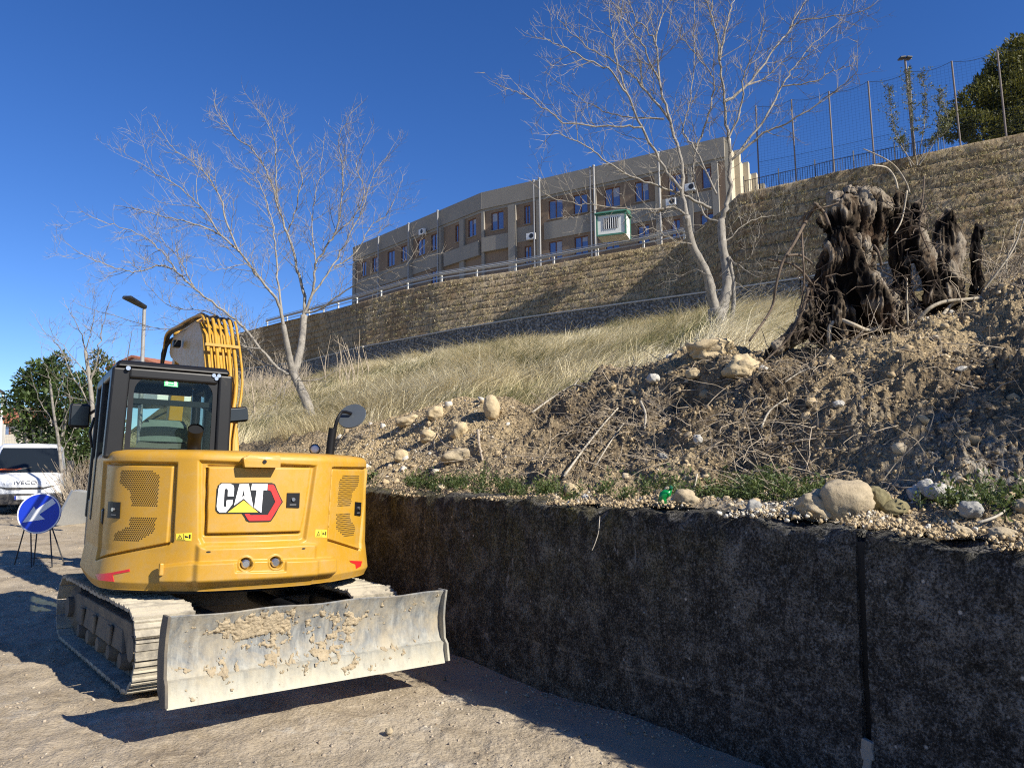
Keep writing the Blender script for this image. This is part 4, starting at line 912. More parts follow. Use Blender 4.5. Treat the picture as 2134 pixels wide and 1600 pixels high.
# pine beyond the sports net
PN = leaf_mat('pine_needles', (.022, .034, .009), (.14, .135, .03), sp=.2)
pb = P(2110, 300, 58); pine = empty('pine_tree', (pb.x, pb.y, 20.0)); tag(pine, 'dense dark pine crown rising beyond the sports net', 'tree'); O_ = np.array(pine.location)
bl = [(np.array(P(x, y, Y)) - O_, r * 58 / 1600) for x, y, r, Y in ((1995, 262, 34, 57.5), (2030, 225, 42, 58), (2062, 180, 36, 58.5), (2095, 150, 40, 58), (2130, 112, 40, 58.5), (2100, 210, 60, 57.5), (2045, 270, 40, 57), (2140, 190, 70, 58.5), (2180, 120, 70, 59), (2110, 265, 50, 57), (2190, 230, 80, 58), (2240, 170, 90, 59), (2150, 280, 50, 57))]
p, d = cloud(bl, 62000, r1, .45, .0, 1.1); leaves('crown', p, .34, PN, pine, r1, .5, .30, out=d)
tk = MB(); tk.tube([(0, 0, -1), (.1, 0, 3), (.4, .3, 6)], [.35, .3, .2], 10, True)
for b in bl: tk.tube([Vector((.1, 0, 1.5)), Vector(b[0]) * .6 + Vector((0, 0, .3)), Vector(b[0])], [.16, .1, .05], 6, False)
tk.build('trunk', bark_mat('pine_bark', (.09, .06, .04), (.18, .12, .08)), pine, fix=False)
# leafy young tree on the slope edge
YL = leaf_mat('young_leaf', (.04, .05, .02), (.17, .18, .09))
yb = P(1908, 345, 44.5); yt = empty('young_tree', tuple(yb)); tag(yt, 'thin young tree with sparse small leaves growing on the slope edge', 'tree')
rs = random.Random(8); tk = MB(); pts = []
for st in ([(1912, 345), (1902, 260), (1896, 200), (1893, 150)], [(1905, 345), (1870, 290), (1858, 240), (1852, 185)], [(1915, 345), (1950, 290), (1958, 235), (1962, 190)], [(1910, 345), (1925, 270), (1930, 210), (1920, 160)], [(1900, 348), (1885, 310), (1880, 290)], [(1915, 345), (1935, 300), (1975, 270), (1968, 215)]):
    pa = smooth_path([P(x, y, 44.5 + rs.gauss(0, .1) + .4 * i * rs.uniform(-1, 1)) - yb for i, (x, y) in enumerate(st)], 6); tk.tube(pa, [.026 * (1 - .85 * i / len(pa)) + .005 for i in range(len(pa))], 5, False)
    for i in range(5, len(pa)):
        for k in range(3):
            e = pa[i] + Vector((rs.gauss(0, .22), rs.gauss(0, .22), rs.uniform(.05, .4))); tk.tube([pa[i], e], [.01, .005], 3, False)
            for j in range(rs.randint(9, 17)): pts.append(pa[i].lerp(e, rs.uniform(.2, 1.2)) + Vector((rs.gauss(0, .06), rs.gauss(0, .06), rs.gauss(0, .06))))
tk.build('trunk', TWIGM, yt, fix=False); leaves('crown', np.array([list(p) for p in pts]), .15, YL, yt, r1, .3, .4)

# evergreen shrub added out of the picture to the right, to shade the right-hand slope
sb = empty('evergreen_bush', (7.2, 3.5, 2.75)); tag(sb, 'added dense evergreen shrub, unseen beyond the right edge, shading the heap', 'bush')
bl = [(np.array(c), r) for c, r in (((.15, -.1, 1.4), .66), ((-.25, .2, .9), .5), ((.6, -.3, 1.0), .6), ((.1, .1, .7), .7), ((-.1, -.3, 1.9), .5))]
p, d = cloud(bl, 5200, r1, .45, .12, 2.0); leaves('crown', p, .15, EV, sb, r1, .1, .42, out=d)
tk = MB()
for b in bl: tk.tube([Vector((0, 0, -.4)), Vector(b[0]) * .5, Vector(b[0])], [.08, .05, .03], 6, False)
tk.build('trunk', TWIGM, sb, fix=False)
# ================================================================== EXCAVATOR
def paint_mat(name, col, rough=.46, dust=(0.33, .26, .15), amt=.5):
    mt, t, b = new_mat(name); v = coords(t); n1 = noise(t, v, 2.2, 5, .6); n2 = noise(t, v, 7, 7, .75, .3)
    c = mix(t, n1, [x * .93 for x in col], [min(1, x * 1.05) for x in col]); st_ = noise(t, coords(t, (1, 1, .08)), 14, 4, .7); k = maths(t, 'MULTIPLY', ramp(t, n2, [(.46, 0), (.85, 1)]), amt); k = maths(t, 'ADD', k, maths(t, 'MULTIPLY', ramp(t, st_, [(.55, 0), (.75, 1)]), .16))
    lowz = sepxyz(t, v)[2]; k = maths(t, 'ADD', k, maths(t, 'MULTIPLY', maths(t, 'MULTIPLY', maths(t, 'SUBTRACT', .98, lowz), 1.6, True), maths(t, 'MULTIPLY', n2, amt * .9)), True)
    c = mix(t, k, c, dust); t.links.new(c, b.inputs['Base Color']); t.links.new(maths(t, 'ADD', maths(t, 'MULTIPLY', k, .5), maths(t, 'ADD', rough - .05, maths(t, 'MULTIPLY', n2, .12))), b.inputs['Roughness'])
    b.inputs['Coat Weight'].default_value = .06; b.inputs['Coat Roughness'].default_value = .18; bump(t, b, noise(t, v, 3.0, 3), .04, .02); return mt
YEL = paint_mat('machine_yellow', (.46, .245, .019))
BLK = simple('machine_black', (.007, .007, .008), .42, var=.25, spec=.3, dirt=(.07, .06, .05), dirt_amt=.0)
RUB = simple('hose_rubber', (.012, .012, .012), .6, var=.3, dirt=(.2, .17, .12), dirt_amt=.25)
TRK = simple('track_steel', (.09, .082, .07), .75, var=.3, scale=5, dirt=(.40, .355, .27), dirt_amt=.95, bmp=.6)
TFR = simple('track_frame', (.06, .055, .05), .8, var=.3, scale=3, dirt=(.19, .16, .115), dirt_amt=.8, bmp=.4)
STEEL = simple('bright_steel', (.55, .55, .56), .25, metal=.9, var=.05)
LENS = simple('lamp_lens', (.75, .75, .74), .15, var=.05, spec=.8)
RED = simple('reflector_red', (.55, .02, .02), .3, var=.1); STK = simple('sticker_yellow', (.80, .62, .05), .5, var=.04); INK = simple('sticker_black', (.01, .01, .01), .5, var=.1); WHT = simple('badge_white', (.82, .82, .80), .35, var=.03)
BRED = simple('badge_red', (.62, .035, .03), .3, var=.08); BBLK = simple('badge_black', (.012, .012, .013), .35, var=.2); BYEL = simple('badge_yellow', (.78, .52, .05), .4, var=.12, scale=9)
CX, CY = -2.95, 7.85
ex = empty('excavator', (CX, CY, float(gz(0, CY)) - .02)); ex.rotation_euler = (0, rad(1.7), rad(33))
tag(ex, 'yellow tracked excavator with black cab and raised boom, seen from behind beside the wall', 'excavator')
M_ = Matrix.Translation(Vector(ex.location)) @ ex.rotation_euler.to_matrix().to_4x4(); MI = M_.inverted()
def loc(w): return MI @ Vector(w)
def LP(px, py, Y): return loc(P(px, py, Y))
UC = Matrix.Rotation(rad(7), 4, 'Z')                 # undercarriage is turned against the upper body
# ---- hood surface
ctrl = [(-1.2, .62), (-1.2, -.5), (-1.13, -.84), (-.66, -1.25), (-.48, -1.345), (0, -1.40), (.48, -1.345), (.66, -1.25), (1.13, -.84), (1.2, -.5), (1.2, .95)]
def chaikin(p, n):
    for _ in range(n):
        q_ = [p[0]]
        for a, b in zip(p[:-1], p[1:]): q_ += [tuple(a[i] * .75 + b[i] * .25 for i in (0, 1)), tuple(a[i] * .25 + b[i] * .75 for i in (0, 1))]
        p = q_ + [p[-1]]
    return np.array(p)
ctrl = [(x * (1.055 if x > 0 else .985), y) for x, y in ctrl]; OL = chaikin(ctrl, 4); sl_ = np.concatenate([[0], np.cumsum(np.linalg.norm(np.diff(OL, axis=0), axis=1))]); SL = sl_[-1]
tn = np.gradient(OL, axis=0); tn /= np.linalg.norm(tn, axis=1)[:, None]; on = np.stack([tn[:, 1], -tn[:, 0]], 1)
if on[len(on) // 2][1] > 0: on = -on
Z0, Z1 = .735, 1.895
def surf(s, z, off=0.0):
    s = np.asarray(s, float); z = np.asarray(z, float)
    x = np.interp(s, sl_, OL[:, 0]); y = np.interp(s, sl_, OL[:, 1]); nx = np.interp(s, sl_, on[:, 0]); ny = np.interp(s, sl_, on[:, 1])
    t = np.clip((z - (Z1 - .07)) / .07, 0, 1); ins = .07 * (1 - np.sqrt(np.maximum(1 - t * t, 0)))
    ins = ins + .012 * np.clip((z - 1.1) / .7, 0, 1) - .035 * np.clip((1.05 - z) / .25, 0, 1) * np.clip(np.abs(x) - .5, 0, .6) / .6 + .03 * np.clip((.80 - z) / .06, 0, 1)
    d = off - ins; return np.stack([x + nx * d, y + ny * d, z + 0 * x], -1)
_gs, _gz = np.meshgrid(np.linspace(.5, SL - .5, 700), np.linspace(Z0, Z1, 240)); _gw = surf(_gs, _gz).reshape(-1, 3)
_mm = np.array(M_); _w = _gw @ _mm[:3, :3].T + _mm[:3, 3] - np.array(CP); _dp = _w @ np.array(FW); GPX = 1067 + F * (_w @ np.array(RT)) / _dp; GPY = 800 - F * (_w @ np.array(UP)) / _dp
_nn = np.stack([np.interp(_gs.ravel(), sl_, on[:, 0]), np.interp(_gs.ravel(), sl_, on[:, 1]), np.zeros(_gs.size)], -1) @ _mm[:3, :3].T
_face = (_nn * _w).sum(1) < 0
def hsz(px, py):
    d = (GPX - px) ** 2 + (GPY - py) ** 2 + np.where(_face, 0, 1e6); i = int(np.argmin(d)); return _gs.ravel()[i], _gz.ravel()[i]
def a4(pts): return [hsz(150 + x * .2, 930 + y * .2) for x, y in pts]
def a3(pts): return [hsz(400 + x * .2, 930 + y * .2) for x, y in pts]
def inpoly(S, Z, poly):
    r = np.zeros(S.shape, bool); n = len(poly)
    for i in range(n):
        (x0, y0), (x1, y1) = poly[i], poly[(i + 1) % n]
        c = ((y0 > Z) != (y1 > Z)); xi = (x1 - x0) * (Z - y0) / (y1 - y0 + 1e-12) + x0; r ^= c & (S < xi)
    return r
def dseg(S, Z, pts, closed=False):
    d = np.full(S.shape, 9.0); pl = list(pts) + ([pts[0]] if closed else [])
    for (x0, y0), (x1, y1) in zip(pl[:-1], pl[1:]):
        dx, dy = x1 - x0, y1 - y0; t = np.clip(((S - x0) * dx + (Z - y0) * dy) / (dx * dx + dy * dy + 1e-12), 0, 1); d = np.minimum(d, np.hypot(S - x0 - t * dx, Z - y0 - t * dy))
    return d
def sdf(S, Z, poly): d = dseg(S, Z, poly, True); return np.where(inpoly(S, Z, poly), -d, d)
def ss(x): x = np.clip(x, 0, 1); return x * x * (3 - 2 * x)
LREC = a4([(325, 150), (1112, 158), (1062, 1015), (985, 1040), (238, 1195)]); LDOOR = a4([(345, 188), (1042, 208), (982, 1005), (262, 1165)])
CREC = a3([(62, 135), (1312, 195), (1195, 985), (1130, 1010), (105, 1040), (60, 960)]); CDOOR = a3([(152, 212), (1252, 226), (1182, 700), (1135, 895), (142, 925)])
RREC = a3([(1458, 208), (1842, 212), (1775, 1085), (1412, 985)]); RDOOR = a3([(1478, 240), (1828, 246), (1755, 1070), (1425, 968)])
S_, Zz = np.meshgrid(np.linspace(0, SL, 760), np.concatenate([np.linspace(Z0, Z1 - .075, 175), np.linspace(Z1 - .07, Z1, 10)]))
dsp = np.zeros(S_.shape)
for rec, door, dep in ((LREC, LDOOR, .030), (CREC, CDOOR, .034), (RREC, RDOOR, .028)):
    dsp -= dep * ss(-sdf(S_, Zz, rec) / .030); dd = sdf(S_, Zz, door); dsp += .012 * ss(-dd / .008 + .4)
def groove(pts, w=.008, dep=.045):
    global dsp
    dsp -= dep * ss((w * 1.6 - dseg(S_, Zz, pts)) / (w * .9))
groove(a4([(338, 205), (256, 1172), (990, 1015)])); groove(a3([(150, 235), (138, 925), (1130, 900)]), .009); groove(a3([(1462, 270), (1420, 972), (1755, 1078)]))
groove(a4([(1075, 200), (1040, 980)]), .012, .02); groove(a4([(345, 172), (1060, 184)]), .009, .02); groove(a3([(160, 200), (1240, 208)]), .007, .02); groove(a3([(1480, 226), (1820, 230)]), .007, .02)
# ledge under the doors and the bumper bar
lz = np.interp(S_, *zip(*sorted([hsz(215, 1172), hsz(330, 1148), hsz(372, 1138), hsz(412, 1136), hsz(430, 1143), hsz(640, 1135), hsz(660, 1136), hsz(700, 1140), hsz(750, 1150)])))
sb0, sb1 = hsz(336, 1200)[0], hsz(694, 1180)[0]; inb = ss((S_ - sb0) / .012) * ss((sb1 - S_) / .02)
bz = np.interp(S_, *zip(*sorted([hsz(338, 1176), hsz(400, 1169), hsz(480, 1166), hsz(600, 1163), hsz(694, 1160)])))
sw0, sw1 = hsz(405, 1150)[0], hsz(662, 1140)[0]; inw = ss((S_ - sw0) / .05) * ss((sw1 - S_) / .05)
dsp += .030 * inw * ss((lz + .02 - Zz) / .03) + .055 * inb * ss((bz - Zz) / .022)
lipz = np.interp(S_, *zip(*sorted([hsz(345, 1207), hsz(500, 1202), hsz(694, 1188)]))); dsp -= .075 * inb * ss((lipz - Zz) / .075)
dsp -= .040 * ss((Zz * 0 + .030 - np.hypot(S_ - hsz(492, 1180)[0], 0)) / .02) * 0
for lx, ly in ((511, 1174), (570, 1171)):
    a = hsz(lx, ly); rr2 = np.hypot(S_ - a[0], Zz - a[1]); dsp -= .06 * ss((.052 - rr2) / .012); dsp += .012 * ss((.068 - rr2) / .01) * ss((rr2 - .05) / .006)
rl2 = sdf(S_, Zz, a3([(430, 1190), (955, 1180), (945, 1300), (440, 1310)])); dsp -= .022 * ss(-rl2 / .012)
V3 = surf(S_, Zz, dsp); nzr, nsr = S_.shape; Vf = V3.reshape(-1, 3); Fq = gridfaces(nzr, nsr)
fc = (S_.ravel()[Fq].mean(1), Zz.ravel()[Fq].mean(1)); owner = np.zeros(len(Fq), int)
for i, dpoly in enumerate((LDOOR, CDOOR, RDOOR)): owner[inpoly(fc[0], fc[1], dpoly)] = i + 1
def sub(name, k, parent):
    fs = Fq[owner == k]; u, inv = np.unique(fs, return_inverse=True); return mass(name, Vf[u], inv.reshape(fs.shape), YEL, parent, smooth=True)
hood = sub('engine_hood', 0, ex); DL, DC, DR = [sub('hood_door', k, ex) for k in (1, 2, 3)]
DC['label'] = 'middle rear door with the big badge'
tc = MB(); top = surf(np.linspace(0, SL, 200), np.full(200, Z1)); rows = [[tuple(p) for p in top]]
for f in (.06, .8): rows.append([(p[0] * (1 - f), p[1] * (1 - f) + f * .1, Z1 + (.012 if f < .1 else .02)) for p in top])
tc.grid(rows); tc.build('deck_lid', YEL, ex, smooth=True)
# ---- decals that lie on the hood surface
def decal(name, poly, mat, parent, off=.004, th=.004, ref=None):
    """poly of (s,z) laid on the hood; finely cut so that it follows the surface"""
    bm = bmesh.new(); vs = [bm.verts.new((a, b, 0)) for a, b in poly]; bm.faces.new(vs); bmesh.ops.triangulate(bm, faces=bm.faces[:])
    for _ in range(3 if ref is None else 2):
        lo_ = [e for e in bm.edges if e.calc_length() > .035]
        if lo_: bmesh.ops.subdivide_edges(bm, edges=lo_, cuts=1); bmesh.ops.triangulate(bm, faces=bm.faces[:])
    r = bmesh.ops.extrude_face_region(bm, geom=bm.faces[:]); up_ = {v for v in r['geom'] if isinstance(v, bmesh.types.BMVert)}
    for v in bm.verts:
        s, z = v.co.x, v.co.y
        if ref is None: ii = min(max(int(round((z - Z0) / (Z1 - .075 - Z0) * 174)), 0), nzr - 1); jj = min(max(int(round(s / SL * 759)), 0), nsr - 1); base = float(dsp[ii, jj])
        else: base = ref
        v.co = Vector(surf(s, z, base + off - (0 if v in up_ else th)))
    bmesh.ops.recalc_face_normals(bm, faces=bm.faces[:]); me = bpy.data.meshes.new(name); bm.to_mesh(me); bm.free(); me.materials.append(mat); o = bpy.data.objects.new(name, me); COL.objects.link(o); o.parent = parent; return o
def dens(pts, n=5): return [tuple(np.array(a) + (np.array(b) - np.array(a)) * k / n) for a, b in zip(pts, pts[1:] + pts[:1]) for k in range(n)]
refC = float(np.median(dsp[inpoly(S_, Zz, CDOOR)])); refL = float(np.median(dsp[inpoly(S_, Zz, LDOOR)])); refR = float(np.median(dsp[inpoly(S_, Zz, RDOOR)]))
badge = decal('badge', a3(dens([(303, 380), (842, 380), (872, 397), (955, 577), (832, 776), (802, 787), (598, 787), (568, 772), (528, 702), (288, 702), (252, 674), (245, 622), (262, 440), (280, 398)], 3)), BBLK, DC, .006, .008, refC)
for nm, pl, mt_, o_ in (('badge_band', [(798, 397), (848, 397), (868, 412), (941, 577), (826, 764), (798, 775), (604, 775), (580, 760), (548, 706), (605, 706), (616, 716), (795, 712), (874, 577), (832, 468), (798, 452)], BRED, .011),
    ('letter', [(275, 440), (292, 402), (318, 387), (400, 387), (430, 402), (440, 432), (434, 517), (374, 517), (379, 457), (368, 442), (352, 443), (344, 458), (328, 615), (336, 634), (354, 630), (364, 560), (429, 556), (424, 605), (352, 685), (292, 688), (266, 664), (260, 622)], WHT, .012),
    ('letter', [(500, 391), (595, 391), (641, 637), (543, 545), (438, 614)], WHT, .012), ('letter', [(627, 391), (795, 391), (788, 456), (750, 456), (726, 688), (716, 688), (654, 640), (680, 456), (621, 456)], WHT, .012),
    ('letter_gap', [(541, 452), (556, 520), (541, 512), (526, 526)], BBLK, .0145), ('badge_triangle', [(541, 562), (692, 687), (374, 687)], BYEL, .0135)):
    decal(nm, a3(pl), mt_, badge, o_, .004, refC)
hx = MB()
for i in range(9):
    for k in range(15):
        cx, cy = 742 + k * 9.6, 478 + i * 27 + (13 if k % 2 else 0)
        if inpoly(np.array([cx]), np.array([cy]), [(748, 470), (826, 470), (868, 577), (792, 706), (735, 706)])[0]:
            pl = [(cx + 7.6 * math.cos(a), cy + 10.5 * math.sin(a)) for a in [j * math.pi / 3 for j in range(6)]]; sz = np.array([(400 + x * .2, 930 + y * .2) for x, y in pl]); cs, cz = hsz(400 + cx * .2, 930 + cy * .2)
            kx = .2 / 1600 * 6.6; s, z = cs + (sz[:, 0] - sz[:, 0].mean()) * kx, cz - (sz[:, 1] - sz[:, 1].mean()) * kx; hx.add([tuple(p) for p in surf(s, z, refC + .0085)], [tuple(range(6))])
hx.build('badge_mesh', simple('badge_grey', (.045, .045, .05), .3), badge)
def vents(parent, poly, ref, map_, pitch=.0195, r=.0064):
    pg = map_(poly); mb = MB(); ss_, zs = [p[0] for p in pg], [p[1] for p in pg]
    i = 0; z = min(zs)
    while z < max(zs):
        s = min(ss_) + (pitch / 2 if i % 2 else 0)
        while s < max(ss_):
            if inpoly(np.array([s]), np.array([z]), pg)[0]: mb.add([tuple(p) for p in surf(s + r * np.cos(np.arange(8) * np.pi / 4), z + r * np.sin(np.arange(8) * np.pi / 4), ref + .0022)], [tuple(range(8))])
            s += pitch
        z += pitch * .866; i += 1
    mb.build('vent_grille', simple('vent_dark', (.008, .007, .006), .9), parent)
vents(DL, [(490, 250), (825, 255), (900, 312), (875, 640), (612, 630), (590, 470), (482, 382)], refL, a4); vents(DL, [(595, 728), (866, 728), (850, 895), (662, 1000), (424, 980), (426, 902), (580, 832)], refL, a4)
vents(DR, [(1596, 296), (1760, 296), (1745, 412), (1684, 490), (1664, 630), (1530, 630), (1548, 350)], refR, a3, .0215, .0068); vents(DR, [(1524, 700), (1664, 700), (1664, 770), (1724, 850), (1694, 940), (1598, 940), (1520, 860)], refR, a3, .0215, .0068)
for dr, pl, ref, mp_ in ((DL, [(366, 577), (488, 580), (478, 748), (356, 745)], refL, a4), (DC, [(1003, 482), (1130, 484), (1122, 640), (996, 638)], refC, a3), (DR, [(1714, 578), (1772, 582), (1764, 722), (1706, 716)], refR, a3)):
    lt = decal('latch', mp_(pl), BLK, dr, .010, .014, ref); c = mp_([(sum(p[0] for p in pl) / 4, sum(p[1] for p in pl) / 4)])[0]
    k = MB(); a = surf(c[0], c[1] + .006, ref + .008); b = surf(c[0], c[1] + .006, ref + .024); k.cyl(tuple(a), tuple(b), .016, 16); k.build('key_lock', STEEL, lt); decal('latch_grip', [(c[0] - .03, c[1] - .045), (c[0] + .03, c[1] - .045), (c[0] + .03, c[1] - .035), (c[0] - .03, c[1] - .035)], simple('grey_trim', (.12, .12, .12), .4), lt, .0135, .004, ref)
def sticker(pl, mp_, i0):
    q_ = mp_(pl); st = decal('warning_sticker', q_, STK, hood, .003, .003)
    A_, B_, C_, D_ = [np.array(p) for p in q_]
    def uv(u, v): return tuple((A_ * (1 - u) + B_ * u) * (1 - v) + (D_ * (1 - u) + C_ * u) * v)
    for pg in ([(.08, .78), (.25, .18), (.42, .78)], [(.56, .30), (.80, .48), (.80, .58), (.56, .62), (.60, .46)], [(.84, .2), (.94, .2), (.94, .7), (.84, .7)], [(.05, .86), (.62, .86), (.62, .93), (.05, .93)], [(.485, .05), (.505, .05), (.505, .82), (.485, .82)]):
        decal('pictogram', [uv(*p) for p in pg], INK, st, .0045, .003)
    decal('pictogram', [uv(*p) for p in [(.15, .71), (.25, .36), (.35, .71)]], STK, st, .0055, .003); decal('pictogram', [uv(*p) for p in [(.235, .45), (.265, .45), (.258, .66), (.242, .66)]], INK, st, .0065, .003)
sticker([(1088, 905), (1250, 898), (1247, 982), (1088, 978)], a4, 0); sticker([(1286, 865), (1402, 868), (1398, 948), (1284, 942)], a3, 0)
decal('red_reflector', a4([(248, 1330), (402, 1318), (600, 1278), (606, 1300), (428, 1335), (442, 1405), (276, 1388)]), RED, hood, .004); decal('red_reflector', a3([(1640, 1190), (1772, 1195), (1758, 1248), (1708, 1272), (1702, 1225), (1652, 1208)]), RED, hood, .004)
for lx, ly in ((511, 1174), (570, 1171)):
    s, z = hsz(lx, ly); mb = MB(); a = surf(s, z, .0); b = surf(s, z, .055); mb.tube([tuple(a), tuple(surf(s, z, .045)), tuple(b)], [.036, .036, .026], 20); mb.build('tow_pin', STEEL, hood, smooth=35)
bt = MB(); s, z = hsz(342, 1200); bt.box(tuple(surf(s, (z + .06), .06)), (.035, .05, .10)); bt.build('bumper_rib', YEL, hood, bevel=.01)
bu = a3([(522, 120), (585, 92), (872, 96), (884, 130), (880, 222), (530, 214)]); decal('camera_cover', bu, YEL, hood, .10, .13, 0.0); cc = a3([(728, 162)])[0]; mb = MB(); mb.cyl(tuple(surf(*cc, .095)), tuple(surf(*cc, .108)), .017, 14); mb.build('rear_camera', BLK, hood)
for q_ in ((178, 1092), (1150, 1058)):
    c = a3([q_])[0]; mb = MB(); mb.add([tuple(p) for p in surf(c[0] + .018 * np.cos(np.arange(10) * .628), c[1] + .007 * np.sin(np.arange(10) * .628), float(dsp.ravel()[int(np.argmin((S_.ravel() - c[0]) ** 2 + (Zz.ravel() - c[1]) ** 2))]) + .003)], [tuple(range(10))]); mb.build('drain_hole', INK, hood)
# ---- platform, belly
mb = MB(); mb.tube([(0, 0, .50), (0, 0, .74)], .62, 40); mb.build('swing_bearing', TFR, ex, smooth=40)
mb = MB(); mb.prism([(x * .93, y * .9, .70) for x, y in OL[::6]], (0, 0, .12)); mb.build('platform', BLK, ex)
# ---- cab
cabp = MB(); x0, x1, y0, y1, zb, zt = -1.17, -.13, -.56, .95, 1.25, 2.705
def bar(mb, a, b, w, d): mb.tube([a, b], [w, d], 4)
def post(mb, x, y, w, d, za, zc, lean=0.0, ly=0.0):
    mb.hexa([(x + i * w / 2 - lean, y + k * d / 2 + ly, za) for i, k in ((-1, -1), (1, -1), (1, 1), (-1, 1))] + [(x + i * w / 2, y + k * d / 2, zc) for i, k in ((-1, -1), (1, -1), (1, 1), (-1, 1))])
post(cabp, x0 + .075, y0 + .07, .15, .14, 1.83, zt - .06, .02); post(cabp, x1 - .065, y0 + .07, .13, .14, zb, zt - .06, -.01)
cabp.box(((x0 + x1) / 2, y0 + .07, zt - .105), (x1 - x0 - .27, .13, .10)); cabp.box(((x0 + x1) / 2, y0 + .06, 1.80), (x1 - x0 - .26, .12, .20))
post(cabp, x0 + .05, y1 - .05, .09, .09, zb, zt - .06, .02, .03); post(cabp, x1 - .05, y1 - .05, .09, .09, zb, zt - .06, 0, .03); post(cabp, x0 + .05, .30, .10, .12, zb, zt - .06, .02); post(cabp, x1 - .05, .25, .09, .10, zb, zt - .06)
for x in (x0 + .04, x1 - .04): cabp.box((x, (y0 + y1) / 2, zt - .10), (.075, y1 - y0 - .2, .09))
cabp.box(((x0 + x1) / 2, y1 - .05, zt - .10), (x1 - x0 - .2, .08, .09)); cabp.box(((x0 + x1) / 2, .2, 1.32), (x1 - x0 - .02, 1.45, .14))
CABF = cabp.build('cab_frame', BLK, ex, bevel=.022, seg=3)
mb = MB(); mb.hexa([(x0 + .02, y0 - .015, zt - .055), (x1 - .02, y0 - .015, zt - .055), (x1 - .02, y1 + .03, zt - .055), (x0 + .02, y1 + .03, zt - .055), (x0 + .05, y0 + .03, zt + .01), (x1 - .05, y0 + .03, zt + .01), (x1 - .05, y1, zt + .015), (x0 + .05, y1, zt + .015)]); rf = mb.build('cab_roof', BLK, ex, bevel=.025, seg=3)
for a, b in ((449, 781), (461, 781), (455, 787)):
    p = LP(a, b, 7.2); p = Vector((p.x, y0 - .0, p.z)); mb = MB(); mb.cyl(p + Vector((0, .01, 0)), p + Vector((0, -.008, 0)), .018, 12); mb.build('roof_bolt', STEEL, rf)
mb = MB(); p = LP(263, 771, 6.95); p.y = y0 - .01; mb.tube([p, p + Vector((0, -.03, 0))], .02, 10); mb.build('work_lamp', STEEL, rf); mb = MB(); p = LP(264, 757, 7.2); mb.tube([p, p + (LP(275, 690, 7.3) - p)], [.006, .002], 5); mb.build('antenna', BLK, rf)
def glass_mat(name, tint, gl=.10):
    mt, t, b = new_mat(name); t.nodes.remove(b); tr_ = nd(t, 'ShaderNodeBsdfTransparent'); tr_.inputs[0].default_value = (*tint, 1); g_ = nd(t, 'ShaderNodeBsdfGlossy'); g_.inputs['Roughness'].default_value = .02
    fr = nd(t, 'ShaderNodeFresnel'); fr.inputs[0].default_value = 1.5; ms = nd(t, 'ShaderNodeMixShader'); t.links.new(maths(t, 'ADD', maths(t, 'MULTIPLY', fr.outputs[0], .6), gl), ms.inputs[0]); t.links.new(tr_.outputs[0], ms.inputs[1]); t.links.new(g_.outputs[0], ms.inputs[2])
    t.links.new(ms.outputs[0], t.nodes['Material Output'].inputs['Surface']); return mt
CG = glass_mat('cab_glass', (.66, .76, .70), .0); CGD = glass_mat('cab_glass_dark', (.16, .18, .17), .06)
rw = MB(); xa, xb = x0 + .155, x1 - .135; yy = y0 + .035
def rnd(a, b, za, zc, r, y, n=6, tops=True):
    pts = [(a, za), (b, za)]
    for cx, cz, s0 in ((b - r, zc - r, 0), (a + r, zc - r, 90)): pts += [(cx + r * math.cos(rad(s0 + 90 * k / n)), cz + r * math.sin(rad(s0 + 90 * k / n))) for k in range(n + 1)]
    return [(x, y, z) for x, z in pts]
rw.add(rnd(xa, xb, 1.90, 2.59, .12, yy), [tuple(range(16))]); rwo = rw.build('rear_window', CG, ex)
# black printed border of the rear window with rounded opening, and the cross bar
bd = MB(); o_, i_ = rnd(xa - .01, xb + .01, 1.88, 2.64, .015, yy - .006), rnd(xa + .035, xb - .035, 1.93, 2.575, .14, yy - .006); n = len(o_); bd.add(o_ + i_, [(k, (k + 1) % n, n + (k + 1) % n, n + k) for k in range(n)]); bd.build('window_border', BLK, rwo)
bd = MB(); bd.box(((xa + xb) / 2, y0 + .10, 2.355), (xb - xa, .05, .05)); 
for sx, s in ((xa, 1), (xb, -1)): bd.prism([(sx, y0 + .09, 2.33), (sx + s * .12, y0 + .09, 2.33), (sx + s * .03, y0 + .09, 2.29), (sx, y0 + .09, 2.18)], (0, .03, 0))
bd.build('cross_bar', BLK, rwo)
q_ = [LP(x, y, 6.9) for x, y in ((343, 791), (371, 793), (371, 806), (343, 804))]; es = MB()
def onr(p): return (p.x, yy - .009, p.z)
# follow the ray onto the window plane
def LPy(px, py, yl):
    a = MI @ CP; b = MI @ (CP + ray(px, py)); d = b - a; return a + d * ((yl - a.y) / d.y)
eq = [LPy(x, y, yy - .008) for x, y in ((342, 790), (371, 793), (371, 807), (342, 804))]; es.add(eq, [(0, 1, 2, 3)]); GRN = simple('exit_green', (.01, .42, .12), .5, var=.05); exo = es.build('exit_sticker', GRN, rwo)
def eu(u, v): a = eq[0].lerp(eq[1], u); b = eq[3].lerp(eq[2], u); r = a.lerp(b, v); return (r.x, r.y - .002, r.z)
for pg in ([(.04, .1), (.96, .1), (.96, .16), (.04, .16)], [(.04, .84), (.96, .84), (.96, .9), (.04, .9)], [(.72, .22), (.92, .22), (.92, .8), (.72, .8)], [(.30, .42), (.66, .42), (.66, .56), (.30, .56)], [(.08, .28), (.30, .28), (.26, .42), (.34, .5), (.22, .54), (.30, .74), (.20, .74), (.14, .56), (.08, .7), (.05, .62), (.13, .44)], [(.20, .18), (.28, .18), (.28, .27), (.20, .27)]):
    k = MB(); k.add([eu(*p) for p in pg], [tuple(range(len(pg)))]); k.build('pictogram', WHT, exo)
sg = MB()
